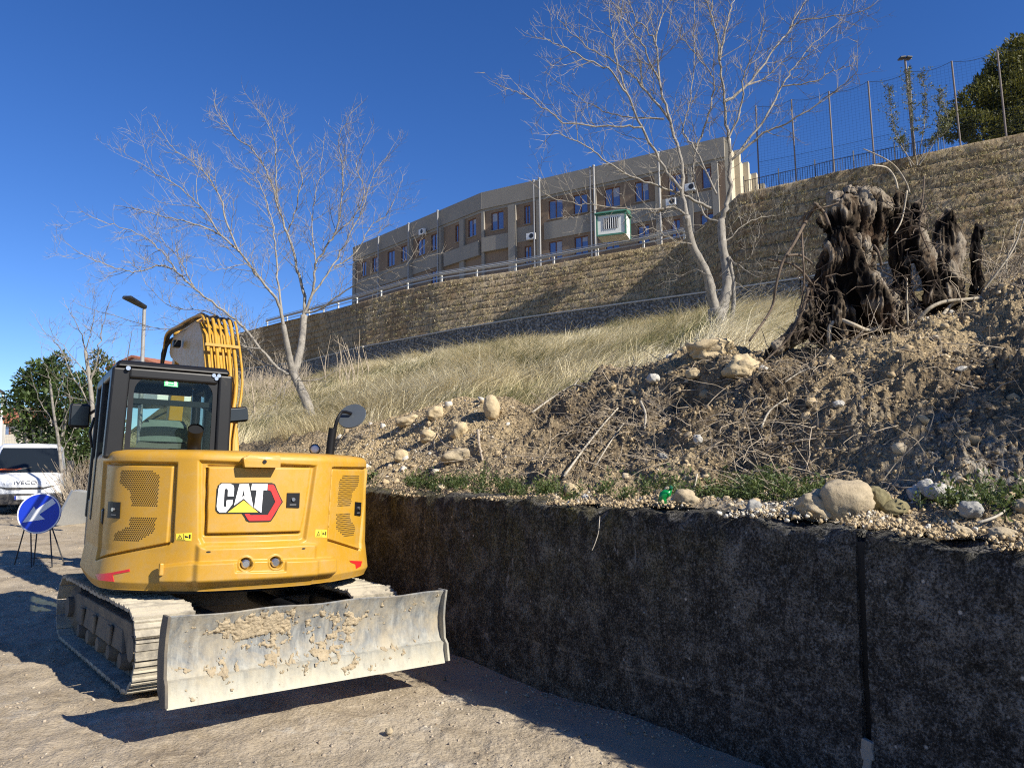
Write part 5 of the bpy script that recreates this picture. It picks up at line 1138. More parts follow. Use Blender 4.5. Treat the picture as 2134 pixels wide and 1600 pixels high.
for x in (x0 + .045, x1 - .05):
    sg.add([(x, y0 + .15, 1.45), (x, .24, 1.45), (x, .24, zt - .15), (x, y0 + .15, zt - .15)], [(0, 1, 2, 3)]); sg.add([(x, .36, 1.45), (x, y1 - .1, 1.45), (x, y1 - .1, zt - .15), (x, .36, zt - .15)], [(0, 1, 2, 3)])
sg.build('side_window', CG, ex); sg = MB(); sg.add([(x0 + .1, y1 - .03, 1.4), (x1 - .1, y1 - .03, 1.4), (x1 - .1, y1 - .05, zt - .15), (x0 + .1, y1 - .05, zt - .15)], [(0, 1, 2, 3)]); sg.build('front_window', CG, ex)
mb = MB(); mb.hexa([(x0 + .0, .36, .95), (x0 + .04, .36, .95), (x0 + .04, .98, .95), (x0 + .0, .98, .95), (x0 + .0, .36, 1.44), (x0 + .04, .36, 1.44), (x0 + .04, .98, 1.44), (x0 + .0, .98, 1.44)]); dr = mb.build('cab_door', BLK, ex, bevel=.02)
mb = MB(); mb.tube([(x0 - .03, .50, 1.95), (x0 - .06, .50, 2.1), (x0 - .03, .50, 2.25)], .014, 8); mb.build('handle', BLK, dr)
SEAT = simple('seat_cloth', (.12, .125, .12), .9, var=.15, scale=30); SEATG = simple('seat_cover', (.13, .17, .165), .85, var=.3, scale=22)
sc_ = (-.64, .02); st = MB()
st.grid([[(sc_[0] + u * w, sc_[1] + .02 + .10 * (1 - abs(u)) * 0 + lean, z) for u in np.linspace(-1, 1, 9)] for z, w, lean in ((1.45, .24, -.06), (1.62, .27, -.07), (1.80, .27, -.09), (1.93, .25, -.11), (2.0, .22, -.12), (2.02, .18, -.06), (1.9, .24, .03), (1.6, .25, .06))]); so2 = st.build('seat', SEAT, ex, smooth=40)
st = MB(); st.grid([[(sc_[0] + u * w, sc_[1] - .125 + .02 * u * u + dy, z) for u in np.linspace(-1, 1, 11)] for z, w, dy in ((2.01, .21, .0), (2.08, .215, -.01), (2.17, .20, -.015), (2.215, .17, .0), (2.225, .14, .06), (2.18, .17, .11), (2.0, .20, .10))]); st.build('headrest', SEATG, so2, smooth=40)
st = MB(); st.box((sc_[0], sc_[1] + .24, 1.55), (.48, .5, .14)); st.build('cushion', SEAT, so2, bevel=.04)
for s in (-1, 1): st = MB(); st.box((sc_[0] + s * .32, sc_[1] + .18, 1.68), (.09, .4, .07)); st.tube([(sc_[0] + s * .33, sc_[1] + .38, 1.72), (sc_[0] + s * .33, sc_[1] + .42, 1.93)], [.02, .03], 8); st.build('armrest_lever', BLK, so2, bevel=.015)
mb = MB(); mb.tube(smooth_path([LPy(404, 950, -.72), LPy(404, 925, -.74), LPy(406, 908, -.80), LPy(408, 893, -.86)], 4), [.060] * 4 + [.062] * 5 + [.068] * 4, 18, False); o = mb.build('exhaust_pipe', BLK, ex, smooth=True); mb = MB(); c_ = LPy(408, 893, -.86); c0_ = LPy(406, 908, -.80); dd_ = (c_ - c0_).normalized(); mb.cyl(c_ - dd_ * .02, c_ - dd_ * .015, .062, 16); mb.build('pipe_bore', simple('bore_shade', (.003, .003, .003), 1.0), o)  # black disc stands in for the shade inside the pipe
# ---- mirrors, lamp
def lamp_dir(): return Vector((0, -1, 0))
mb = MB(); c = LP(166, 866, 8.3); mb.box(c, (.20, .06, .26)); m1 = mb.build('mirror', BLK, ex, bevel=.03); mb = MB(); mb.box(c + Vector((.0, -.033, 0)), (.16, .006, .21)); mb.build('mirror_glass', simple('dark_mirror', (.02, .022, .024), .2), m1); mb = MB(); a = LP(203, 852, 8.05); mb.tube([a, c + Vector((.1, .0, .03))], .016, 8); mb.build('mirror_arm', BLK, m1)
mb = MB(); c = LP(494, 864, 8.6); R3 = Matrix.Rotation(rad(-8), 3, 'Y'); mb.box(c, (.24, .07, .17), R3); m2 = mb.build('mirror', BLK, ex, bevel=.035, seg=3); mb = MB(); mb.box(c + Vector((.01, -.038, .0)), (.20, .008, .125), R3); mb.build('mirror_glass', simple('dark_mirror', (.02, .022, .024), .2), m2); mb = MB(); mb.tube([c, c + Vector((-.22, .1, -.02))], .015, 8); mb.build('mirror_arm', BLK, m2)
mb = MB(); c = LP(733, 866, 7.9); ax = (Vector((-.15, -1, .25))).normalized(); a = MI.to_3x3() @ Vector((.15, .85, -.5)).normalized(); mb.tube([c, c + a * .012, c + a * .03, c + a * .05], [.146, .150, .12, .05], 28); m3 = mb.build('round_mirror', simple('mirror_back', (.07, .08, .09), .35, var=.1), ex, smooth=40)
mb = MB(); mb.tube(smooth_path([LP(686, 958, 7.85), LP(690, 920, 7.85), LP(694, 892, 7.85)], 3), .042, 12); mb.build('mirror_post', BLK, m3, smooth=40); mb = MB(); mb.tube(smooth_path([LP(697, 896, 7.85), LP(704, 872, 7.85), LP(714, 858, 7.88), LP(733, 862, 7.88)], 3), [.02] * 4 + [.016] * 6, 8); mb.build('mirror_arm', BLK, m3, smooth=40)
mb = MB(); c = LP(656, 936, 8.0); d = MI.to_3x3() @ Vector((.1, -1, .1)).normalized(); mb.tube([c - d * .1, c - d * .03, c], [.03, .055, .056], 20); wl_ = mb.build('work_light', BLK, ex, smooth=40); mb = MB(); mb.tube([c + d * .001, c + d * .016], [.048, .03], 20); mb.build('lens', LENS, wl_, smooth=True); mb = MB(); mb.tube([c - d * .03, LP(650, 956, 8.0)], .03, 8); mb.build('stalk', BLK, wl_)
# ---- boom (swings a little to the right), stick, bucket
BP = Vector((.10, 1.0, 0)); BR = Matrix.Rotation(rad(-.5), 3, 'Z')
def bl_(x, y, z): return BP + BR @ Vector((x, y - 1.0, z))
prof = [(.72, 1.22), (.95, 1.08), (1.28, 1.15), (1.62, 1.75), (2.1, 2.6), (2.5, 3.02), (3.3, 3.20), (4.35, 3.47), (4.5, 3.56), (4.42, 3.73), (4.1, 3.78), (3.2, 3.72), (2.45, 3.71), (2.16, 3.65), (1.88, 3.45), (1.42, 2.75), (.98, 1.85)]
mb = MB(); mb.prism([bl_(-.09, y, z) for y, z in prof], BR @ Vector((.34, 0, 0))); boom = mb.build('boom', YEL, ex, bevel=.018)
mb = MB(); p = bl_(-.17, 3.3, 3.52); mb.box(p, (.10, .12, .10)); mb.build('boom_lamp', BLK, boom, bevel=.015)
for k in range(6):
    xa_, xb_ = -.11 + k * .052, -.03 + k * .068; r_ = (.015, .022, .015, .022, .022, .015)[k]; mb = MB()
    mb.tube(smooth_path([bl_(xa_ + .02, .88, 1.75), bl_(xa_ + .03, 1.05, 2.10), bl_(xb_, 1.36, 2.80), bl_(xb_, 1.76, 3.46), bl_(xb_ - .01, 1.92, 3.66)], 4), r_, 10); mb.build('oil_pipe', YEL, boom, smooth=40)
mb = MB()
for zq, yq in ((3.28, 1.62), (2.35, 1.12)): mb = MB(); mb.box(bl_(.10, yq - .02, zq), (.40, .05, .035), BR); mb.build('pipe_clamp', YEL, boom)
rs = random.Random(17)
for k in range(11):
    xs = -.06 + rs.random() * .36; mb = MB(); mb.tube(smooth_path([bl_(xs, 1.93, 3.60), bl_(xs - .02, 2.1, 3.70 + rs.random() * .05), bl_(xs - rs.random() * .12, 2.5, 3.73 + rs.random() * .05), bl_(xs - .12, 3.2, 3.74 + rs.random() * .04), bl_(xs - .14, 4.1, 3.80), bl_(-.12 - rs.random() * .05, 4.5, 3.66), bl_(-.12 - rs.random() * .05, 4.68, 3.2)], 4), rs.choice([.013, .017, .017]), 7); mb.build('hose', RUB if k % 5 else YEL, boom, smooth=40)
for k in range(5): mb = MB(); xs = -.06 + k * .06; mb.tube(smooth_path([bl_(xs, .88, 1.78), bl_(xs + .02, .75, 1.58), bl_(xs + .04, .6, 1.40), bl_(xs + .02, .45, 1.25)], 4), .024, 8); mb.build('hose', RUB, boom, smooth=40)
mb = MB(); mb.tube([bl_(.08, 1.3, 1.05), bl_(.08, 1.9, 2.05)], .075, 16); mb.build('boom_cylinder', YEL, ex, smooth=40); mb = MB(); mb.tube([bl_(.08, 1.9, 2.05), bl_(.08, 2.3, 2.72)], .04, 12); mb.build('piston_rod', STEEL, ex, smooth=40)
mb = MB(); mb.prism([bl_(-.02, y, z) for y, z in ((4.25, 3.92), (4.42, 3.95), (4.58, 3.65), (5.05, 1.9), (5.0, 1.7), (4.85, 1.75), (4.35, 3.55))], BR @ Vector((.2, 0, 0))); stk = mb.build('stick', YEL, ex, bevel=.015)
mb = MB(); mb.tube([bl_(-.07, 4.33, 3.87), bl_(.23, 4.33, 3.87)], .07, 16); mb.build('pin', YEL, stk, smooth=40); mb = MB(); mb.tube([bl_(.08, 3.0, 3.82), bl_(.08, 4.3, 3.88)], [.06, .06], 14); mb.build('stick_cylinder', YEL, stk, smooth=40)
bk = MB(); bp2 = [(4.75, 1.75), (5.15, 1.72), (5.3, 1.4), (5.2, .95), (4.9, .72), (4.5, .75), (4.62, .85), (4.85, .98), (5.0, 1.2), (4.95, 1.45)]; bk.prism([bl_(-.3, y, z) for y, z in bp2], BR @ Vector((.76, 0, 0))); bk.build('bucket', TFR, ex, bevel=.01)
# ---- undercarriage (own heading)
def ucp(name, mb, mat, parent=None, **k):
    mb.v = [tuple(UC @ Vector(v)) for v in mb.v] ; return mb.build(name, mat, parent or ex, **k)
def loop(s, L_, R_, zc):
    """point and tangent on the track loop"""
    per = 2 * L_ + 2 * math.pi * R_; s %= per
    if s < L_: return (-L_ / 2 + s, zc + R_), (1, 0)
    s -= L_
    if s < math.pi * R_: a = math.pi / 2 - s / R_; return (L_ / 2 + R_ * math.cos(a), zc + R_ * math.sin(a)), (math.sin(a), -math.cos(a))
    s -= math.pi * R_
    if s < L_: return (L_ / 2 - s, zc - R_), (-1, 0)
    s -= L_; a = -math.pi / 2 - s / R_; return (-L_ / 2 + R_ * math.cos(a), zc + R_ * math.sin(a)), (math.sin(a), -math.cos(a))
LT, RTK, ZC = 2.46, .30, .335; per = 2 * LT + 2 * math.pi * RTK; NSH = 44
rs = random.Random(4)
for sd in (-1, 1):
    xc = sd * .935; w = .46; mb = MB(); link = MB()
    for k in range(NSH):
        (y, z), (ty, tz) = loop(k * per / NSH + .03, LT, RTK, ZC); nx_, nz_ = -tz, ty
        if (y * nx_ + (z - ZC) * nz_) < 0: nx_, nz_ = -nx_, -nz_
        if abs(nx_) < .2 and z > ZC and abs(y) < LT / 2: z -= .025 * math.cos(y * 1.6) * 0 + .012 * rs.random()
        h = per / NSH * .5; pf = [(-h * .96, 0), (-h * .9, .028), (-h * .7, .028), (-h * .6, .012), (-h * .1, .012), (0, .026), (h * .12, .012), (h * .62, .012), (h * .72, .028), (h * .93, .024), (h * .98, 0), (h * .6, -.012), (-h * .6, -.012)]
        pl = [(xc - w / 2, y + ty * a + nx_ * b, z + tz * a + nz_ * b) for a, b in pf]; mb.prism(pl, (w, 0, 0))
        for lx in (-.07, .07): link.prism([(xc + lx - .02, y + ty * a + nx_ * b, z + tz * a + nz_ * b) for a, b in ((-h * .9, -.014), (h * .9, -.014), (h * .8, -.07), (-h * .8, -.07))], (.04, 0, 0))
    tk_ = ucp('track', mb, TRK); ucp('chain', link, TFR, tk_)
    fr = MB(); fr.hexa([(xc - .13, -1.15, .22), (xc + .13, -1.15, .22), (xc + .13, 1.15, .22), (xc - .13, 1.15, .22), (xc - .15, -1.05, .50), (xc + .15, -1.05, .50), (xc + .15, 1.05, .50), (xc - .15, 1.05, .50)]); fr.hexa([(xc + sd * .12, -.9, .24), (xc + sd * .17, -.9, .24), (xc + sd * .17, .9, .24), (xc + sd * .12, .9, .24), (xc + sd * .12, -.8, .42), (xc + sd * .15, -.8, .42), (xc + sd * .15, .8, .42), (xc + sd * .12, .8, .42)])
    for yb in (-.5, .1, .6): fr.box((xc + sd * .175, yb, .33), (.03, .12, .16))
    ucp('track_frame', fr, TFR, tk_, bevel=.02)
    for yy_, nm in ((-LT / 2, 'idler'), (LT / 2, 'sprocket')):
        r_ = MB(); r_.tube([(xc - .14, yy_, ZC), (xc - .10, yy_, ZC), (xc + .10, yy_, ZC), (xc + .14, yy_, ZC)], [.17, .225, .225, .17], 28); r_.cyl((xc - .19, yy_, ZC), (xc + .19, yy_, ZC), .10, 20); ucp(nm, r_, TFR, tk_, smooth=35)
    for yr in (-.85, -.45, -.05, .35, .75): r_ = MB(); r_.tube([(xc - .17, yr, .175), (xc - .12, yr, .175), (xc + .12, yr, .175), (xc + .17, yr, .175)], [.06, .085, .085, .06], 16); ucp('roller', r_, TFR, tk_, smooth=35)
cb = MB(); cb.box((0, .05, .42), (1.45, 1.1, .20)); cb.hexa([(-.75, -.5, .3), (.75, -.5, .3), (.75, .5, .3), (-.75, .5, .3), (-.5, -.4, .55), (.5, -.4, .55), (.5, .4, .55), (-.5, .4, .55)]); ucp('car_body', cb, TFR, bevel=.03)
mb = MB()
for s in (-.42, .42): mb.hexa([(s - .06, -2.62, .26), (s + .06, -2.62, .26), (s + .06, -.5, .34), (s - .06, -.5, .34), (s - .06, -2.62, .5), (s + .06, -2.62, .5), (s + .06, -.5, .5), (s - .06, -.5, .5)])
ucp('blade_arm', mb, TFR, bevel=.015); mb = MB(); mb.tube([(.08, -.6, .58), (.08, -1.5, .55)], .06, 12); ucp('blade_cylinder', mb, BLK, smooth=40)
def blade_mat():
    mt, t, b = new_mat('blade_steel'); v = coords(t); vz = coords(t, (1, 1, .22)); n1 = noise(t, vz, 16, 6, .75); n2 = noise(t, v, 4.5, 6, .7, .4); n3 = noise(t, v, 40, 4, .7)
    c = ramp(t, n1, [(.3, (.075, .08, .085)), (.5, (.17, .175, .17)), (.72, (.34, .335, .30))]); k = ramp(t, n2, [(.42, 0), (.66, 1)]); lo = maths(t, 'MULTIPLY', maths(t, 'SUBTRACT', .40, sepxyz(t, v)[2]), 3.2, True)
    c = mix(t, maths(t, 'MULTIPLY', k, .75), c, mix(t, n3, (.27, .215, .135), (.42, .36, .25))); c = mix(t, maths(t, 'MULTIPLY', lo, ramp(t, n1, [(.2, .55), (.55, 1)])), c, (.46, .43, .33)); t.links.new(c, b.inputs['Base Color']); b.inputs['Roughness'].default_value = .75; b.inputs['Metallic'].default_value = .05
    bump(t, b, maths(t, 'ADD', n2, maths(t, 'MULTIPLY', n3, .4)), .5, .012); return mt
BLM = blade_mat(); yb0, zb0 = -2.28, .135
fp = [(-.085, 0), (-.055, .10), (-.052, .165), (-.022, .175), (.0, .20), (.028, .28), (.034, .36), (.022, .45), (-.01, .54), (-.035, .585), (-.02, .592), (.02, .585)]; bp3 = [(.06, .45), (.07, .30), (.05, .15), (-.04, .0)]
mb = MB(); wv2 = np.linspace(-1.165, 1.085, 60); rows = [[(x, yb0 + y, zb0 + z + (.006 * math.sin(x * 9 + z * 20) if .5 < z else 0)) for y, z in fp + bp3] for x in wv2]; mb.grid(rows, close=True); n = len(fp + bp3); mb.add(rows[0], [tuple(range(n))]); mb.add(rows[-1], [tuple(range(n))]); bld_ = ucp('dozer_blade', mb, BLM, smooth=30)
for s in (-1, 1):
    e = MB(); pl = [(-.12, .02), (-.09, .16), (-.05, .20), (-.03, .36), (-.035, .46), (-.06, .60), (.06, .60), (.10, .50), (.12, .3), (.08, .1), (-.02, .0)]; e.prism([((-1.167 if s < 0 else 1.087), yb0 + y, zb0 + z) for y, z in pl], (s * .022, 0, 0)); ucp('end_plate', e, BLM if s > 0 else TFR, bld_, bevel=.004)
# mud caked on the blade
nx_b, nz_b = 420, 110; XB, ZB_ = np.meshgrid(np.linspace(-1.12, 1.05, nx_b), np.linspace(.03, .582, nz_b)); pz = np.stack([XB, ZB_], -1)
zone = 1.15 * np.exp(-((XB + .62) / .38) ** 2 - ((ZB_ - .47) / .085) ** 2) + .55 * np.exp(-((XB + .05) / .32) ** 2 - ((ZB_ - .36) / .11) ** 2) + .40 * np.exp(-((XB - .55) / .35) ** 2 - ((ZB_ - .45) / .10) ** 2) + .35 * np.exp(-((ZB_ - .2) / .05) ** 2)
tm = zone - .60 + .40 * fbm(pz * 5, 4, 91) + .50 * fbm(pz * 22, 3, 92) + .30 * fbm(pz * 60, 2, 94); th_ = np.clip(tm, 0, .6) * .030 + np.where(tm > 0, .008 * np.abs(fbm(pz * 45, 2, 93)), 0)
YB = yb0 + np.interp(ZB_, [f[1] for f in fp[:10]], [f[0] for f in fp[:10]]) - th_ + .0015
Vb = np.stack([XB, YB, zb0 + ZB_], -1).reshape(-1, 3) @ np.array(UC.to_3x3()).T; fb_ = gridfaces(nz_b, nx_b); kp_ = (tm.ravel()[fb_] > -.03).all(1)
u_, iv_ = np.unique(fb_[kp_], return_inverse=True); mass('caked_mud', Vb[u_], iv_.reshape(-1, 4), simple('dried_mud', (.36, .29, .19), .97, var=.4, scale=14, bmp=.9), bld_)
bld_.scale = (.935,) * 3; bld_.location = (-.117, -.532, .112)        # lifted clear of the ground
# ================================================================== HEAP DETAIL
ICO_V, ICO_F = [], []
def ico(sub):
    bm = bmesh.new(); bmesh.ops.create_icosphere(bm, subdivisions=sub, radius=1.0); v = np.array([list(q.co) for q in bm.verts]); f = np.array([[w.index for w in q.verts] for q in bm.faces]); bm.free(); return v, f
I1, I2, I3, I4 = ico(1), ico(2), ico(3), ico(4)
def rockshape(base, r_, amp=.28, seed=0):
    v = base[0] * (1 + amp * fbm(base[0] * 1.3 + seed * 7.1, 3, seed))[:, None]; return v * r_.uniform(.65, 1.15, 3)
def scatter_rocks(name, pts, sizes, mat, r_, base=I1, nvar=14, amp=.34, attrs=None, smooth=False, flat=1.0):
    n = len(pts); var = np.stack([rockshape(base, r_, amp, k) for k in range(nvar)]); k = r_.integers(0, nvar, n)
    a, b, c = r_.uniform(0, 2 * np.pi, n), r_.uniform(-.6, .6, n), r_.uniform(-.6, .6, n)
    v = var[k] * sizes[:, None, None]; v[..., 2] *= flat
    ca, sa = np.cos(a)[:, None], np.sin(a)[:, None]; x, y = v[..., 0] * ca - v[..., 1] * sa, v[..., 0] * sa + v[..., 1] * ca
    cb_, sb_ = np.cos(b)[:, None], np.sin(b)[:, None]; x, z = x * cb_ + v[..., 2] * sb_, -x * sb_ + v[..., 2] * cb_
    V = np.stack([x, y, z], -1) + pts[:, None, :]; nb = len(base[0]); F_ = (base[1][None] + (np.arange(n) * nb)[:, None, None]).reshape(-1, 3)
    return mass(name, V.reshape(-1, 3), F_, mat, smooth=smooth, attrs={q: np.repeat(w, nb) for q, w in (attrs or {}).items()})
def hull(npt, r_, an):
    bm = bmesh.new()
    for p in r_.normal(size=(npt, 3)): p = p / np.linalg.norm(p) * r_.uniform(.75, 1.1) * an; bm.verts.new(p)
    bmesh.ops.convex_hull(bm, input=bm.verts[:]); bmesh.ops.triangulate(bm, faces=bm.faces[:]); bm.verts.ensure_lookup_table(); bm.verts.index_update()
    v = np.array([list(q.co) for q in bm.verts]); f = np.array([[w.index for w in q.verts] for q in bm.faces]); bm.free(); u, iv = np.unique(f, return_inverse=True); return v[u], iv.reshape(-1, 3)
def scatter_chips(name, pts, sizes, mat, r_, npt=11, nvar=26, tone=None, flat=.85):
    """angular chips: convex pieces of random shape, turned every way"""
    var = [hull(npt, r_, r_.uniform(.6, 1.25, 3) * np.array([1, 1, flat])) for _ in range(nvar)]; k = r_.integers(0, nvar, len(pts)); Vs, Fs, Ts, b0 = [], [], [], 0
    for q in range(nvar):
        ix = np.where(k == q)[0]; m_ = len(ix); v, f = var[q]
        if not m_: continue
        e = r_.normal(size=(m_, 4)); e[:, 1:3] *= .55; e /= np.linalg.norm(e, axis=1)[:, None]; w, x, y, z = e.T
        Rm = np.stack([np.stack([1 - 2 * (y * y + z * z), 2 * (x * y - z * w), 2 * (x * z + y * w)], -1), np.stack([2 * (x * y + z * w), 1 - 2 * (x * x + z * z), 2 * (y * z - x * w)], -1), np.stack([2 * (x * z - y * w), 2 * (y * z + x * w), 1 - 2 * (x * x + y * y)], -1)], 1)
        vv_ = np.einsum('mij,nj->mni', Rm, v) * sizes[ix][:, None, None] + pts[ix][:, None, :]; Vs.append(vv_.reshape(-1, 3)); Fs.append((f[None] + b0 + (np.arange(m_) * len(v))[:, None, None]).reshape(-1, 3)); Ts.append(np.repeat(tone[ix], len(v))); b0 += m_ * len(v)
    return mass(name, np.concatenate(Vs), np.concatenate(Fs), mat, attrs={'tone': np.concatenate(Ts)})
def sample(n, px0, px1, v0, v1, r_, dens=None):
    """area-weighted random points on the hillside"""
    ci = (hpx >= px0) & (hpx <= px1); vi = (vv >= v0) & (vv <= v1); ii = np.where(ci)[0]; jj = np.where(vi)[0]
    I, J = np.meshgrid(ii[:-1], jj[:-1], indexing='ij'); A_ = np.linalg.norm(np.cross(HG[I + 1, J] - HG[I, J], HG[I, J + 1] - HG[I, J]), axis=-1)
    if dens is not None: A_ = A_ * dens[I, J]
    p = A_.ravel() / A_.sum(); k = r_.choice(len(p), n, p=p); i, j_ = I.ravel()[k], J.ravel()[k]; fa, fb = r_.random(n)[:, None], r_.random(n)[:, None]
    pt = (HG[i, j_] * (1 - fa) + HG[i + 1, j_] * fa) * (1 - fb) + (HG[i, j_ + 1] * (1 - fa) + HG[i + 1, j_ + 1] * fa) * fb
    return pt, i, j_
r6 = np.random.default_rng(66)
def clod_mat():
    mt, t, b = new_mat('clod'); v = coords(t); n = noise(t, v, 16, 5, .75); a = attr(t, 'tone')
    c = mix(t, a, (.23, .165, .095), (.62, .485, .295)); c = mix(t, ramp(t, a, [(.78, 0), (.88, 1)]), c, (.60, .56, .48)); c = mix(t, ramp(t, a, [(.0, 1), (.2, 0)]), c, (.035, .024, .016))
    c = mix(t, n, mix(t, .25, c, (.03, .02, .012)), c); t.links.new(c, b.inputs['Base Color']); b.inputs['Roughness'].default_value = .97; b.inputs['Specular IOR Level'].default_value = .15
    bump(t, b, n, .8, .015); return mt
CLOD = clod_mat()
moundmask = np.clip((4.9 - VG) * 1.5, 0, 1) * np.clip((PXG - 560) / 160, 0.12, 1)
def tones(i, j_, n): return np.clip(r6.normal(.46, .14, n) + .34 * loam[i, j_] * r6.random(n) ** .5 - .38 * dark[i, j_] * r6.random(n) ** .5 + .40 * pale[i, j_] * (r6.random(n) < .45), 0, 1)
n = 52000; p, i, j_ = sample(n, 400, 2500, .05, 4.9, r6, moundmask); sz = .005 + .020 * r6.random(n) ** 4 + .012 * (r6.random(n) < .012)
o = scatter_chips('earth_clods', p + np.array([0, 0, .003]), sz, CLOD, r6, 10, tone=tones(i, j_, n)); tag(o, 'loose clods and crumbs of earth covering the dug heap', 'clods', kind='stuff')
n = 520; p, i, j_ = sample(n, 560, 2500, .1, 4.7, r6, moundmask * (.25 + pale + .5 * loam)); sz = .018 + .050 * r6.random(n) ** 3
o = scatter_chips('stone_rubble', p + np.array([0, 0, .004]), sz, CLOD, r6, 30, tone=np.clip(tones(i, j_, n) + .16, 0, 1), flat=.75); tag(o, 'small rounded stones mixed through the heap', 'rubble', kind='stuff')
# crushed pale rubble along the head of the wall
n = 11000; px = r6.uniform(860, 2500, n); px = px[(fbm(np.stack([px / 45, px * 0], -1), 3, 44) + r6.normal(0, .35, n)) > .12]; n = len(px); vq = np.abs(r6.normal(0, .20, n)); p = H(px, np.clip(vq, 0, 1.2)); p[:, :2] -= WN * (r6.random(n)[:, None] * .30) * (vq < .2)[:, None]; p[:, 2] += .004
o = scatter_chips('crushed_rubble', p, .003 + .020 * r6.random(n) ** 3.2, CLOD, r6, 10, tone=np.clip(r6.normal(.60, .16, n) + .24 * np.exp(-((px - 1600) / 160) ** 2) - .16 * (px < 1450) * r6.random(n), .1, 1)); tag(o, 'crushed pale rubble strewn along the head of the concrete wall', 'rubble', kind='stuff')
# gravel on the yard
def peb(n, x0, x1, y0, y1, s0, s1, pw):
    x = r6.uniform(x0, x1, n); y = r6.uniform(y0, y1, n); return x, y, s0 + (s1 - s0) * r6.random(n) ** pw
x, y, sz = peb(26000, -7, 3.6, 2.4, 11, .003, .021, 3.6); k = fbm(np.stack([x, y], -1) * .9, 3, 12) + r6.normal(0, .3, len(x)) > .0
s_w = (x - WB[0]) * WN[0] + (y - WB[1]) * WN[1]; k &= s_w < -.01; x, y, sz = x[k], y[k], sz[k]
# extra band along the wall foot and a stony strip in front of the camera
s = r6.uniform(-5, 14, 2500); d = np.abs(r6.normal(0, .12, 2500)); q_ = WB[None] + WA[None] * s[:, None] - WN[None] * (d[:, None] + .01); x = np.concatenate([x, q_[:, 0]]); y = np.concatenate([y, q_[:, 1]]); sz = np.concatenate([sz, .004 + .012 * r6.random(2500) ** 2])
xx = r6.normal(-1.2, .9, 2600); yy = r6.normal(3.75, .35, 2600); x = np.concatenate([x, xx]); y = np.concatenate([y, yy]); sz = np.concatenate([sz, .004 + .014 * r6.random(2600) ** 2.4])
xx = r6.uniform(-16, -3, 2600); yy = r6.uniform(9, 24, 2600); k = (xx - WB[0]) * WN[0] + (yy - WB[1]) * WN[1] < -.4; x = np.concatenate([x, xx[k]]); y = np.concatenate([y, yy[k]]); sz = np.concatenate([sz, (.006 + .03 * r6.random(2600) ** 2.4)[k]])
pg = np.stack([x, y], -1); z = gz(x, y) + .020 * fbm(pg * 1.1, 4, 3) * np.clip(np.hypot(x, y) / 2, .3, 1) + .010 * fbm(pg * 7, 3, 9) + .004
PEB = new_mat('pebble'); tt, bb_ = PEB[1], PEB[2]; tt.links.new(mix(tt, attr(tt, 'tone'), (.17, .125, .08), (.45, .38, .29)), bb_.inputs['Base Color']); bb_.inputs['Roughness'].default_value = .95; PEB = PEB[0]
pd = -((x - WB[0]) * WN[0] + (y - WB[1]) * WN[1]); z = z + .015 * (pd < .5)
o = scatter_chips('gravel', np.stack([x, y, z], -1), sz, PEB, r6, 10, tone=np.clip(r6.normal(.5, .25, len(x)), 0, 1), flat=.7); tag(o, 'loose gravel lying on the earth yard', 'gravel', kind='stuff')

# ---- single stones
def stone_mat(name, c0, c1):
    mt, t, b = new_mat(name); v = coords(t); n1, n2 = noise(t, v, 7, 6, .7, .5), noise(t, v, 42, 5, .75); c = mix(t, n1, c0, c1); c = mix(t, ramp(t, n2, [(.3, .5), (.5, 0)]), c, [x * .5 for x in c0]); c = mix(t, ramp(t, n1, [(.62, 0), (.72, .5)]), c, [min(1, x * 1.15) for x in c1])
    t.links.new(c, b.inputs['Base Color']); b.inputs['Roughness'].default_value = .92; b.inputs['Specular IOR Level'].default_value = .2; bump(t, b, maths(t, 'ADD', n1, n2), .6, .012); return mt
TAN = stone_mat('tan_stone', (.30, .235, .15), (.47, .39, .265)); YST = stone_mat('yellow_stone', (.36, .275, .155), (.58, .47, .30)); GST = stone_mat('grey_stone', (.20, .195, .18), (.40, .385, .35)); WST = stone_mat('white_stone', (.34, .32, .28), (.54, .515, .46)); OST = stone_mat('olive_stone', (.13, .115, .06), (.26, .22, .12))
def rock(px, py, w, h, lab, mat, seed, tilt=0.0, Y=None, group=None, sink=.18, amp=.24, dep=None, vmax=5.0, base=I4, rough=.06):
    """a stone w x h pixels, its foot at (px, py)"""
    if Y is None: p, v = Hpix(px, py, 0.02, vmax)
    else: p = P(px, py, Y)
    d = (p - CP).dot(FW); sx, sz_ = w * d / F / 2, h * d / F / 2; sy = (dep * d / F / 2) if dep else (sx + sz_) / 2; q_ = base[0]
    fac = 1 + amp * fbm(q_ * 1.1 + seed * 3.3, 4, seed); e = np.sign(q_) * np.abs(q_) ** .9; vtx = e * fac[:, None] * np.array([sx, sy, sz_]); c, s = math.cos(tilt), math.sin(tilt); vtx = np.stack([vtx[:, 0] * c - vtx[:, 2] * s, vtx[:, 1], vtx[:, 0] * s + vtx[:, 2] * c], 1)
    vtx += min(sx, sz_) * (rough * fbm(q_ * 5, 4, seed + 5) + rough * .6 * fbm(q_ * 14, 2, seed + 6))[:, None] * q_; vtx[:, 2] += sz_ * (1 - sink)
    o = mass('rock', vtx, base[1], mat, smooth=True); o.location = p; tag(o, lab, 'rock', group); return o
rock(1752, 1080, 116, 94, 'largest pale boulder sitting on the wall head beside the joint', TAN, 2, .12, dep=95, amp=.2, vmax=1.6, rough=.05, sink=.24)
rock(1712, 1066, 62, 50, 'smooth tan stone leaning behind the left side of the largest boulder', TAN, 3, -.2, vmax=1.8, amp=.24, rough=.05)
rock(1818, 1062, 46, 52, 'rounded olive stone half hidden behind the right side of the largest boulder', OST, 4, -.3, vmax=1.6)
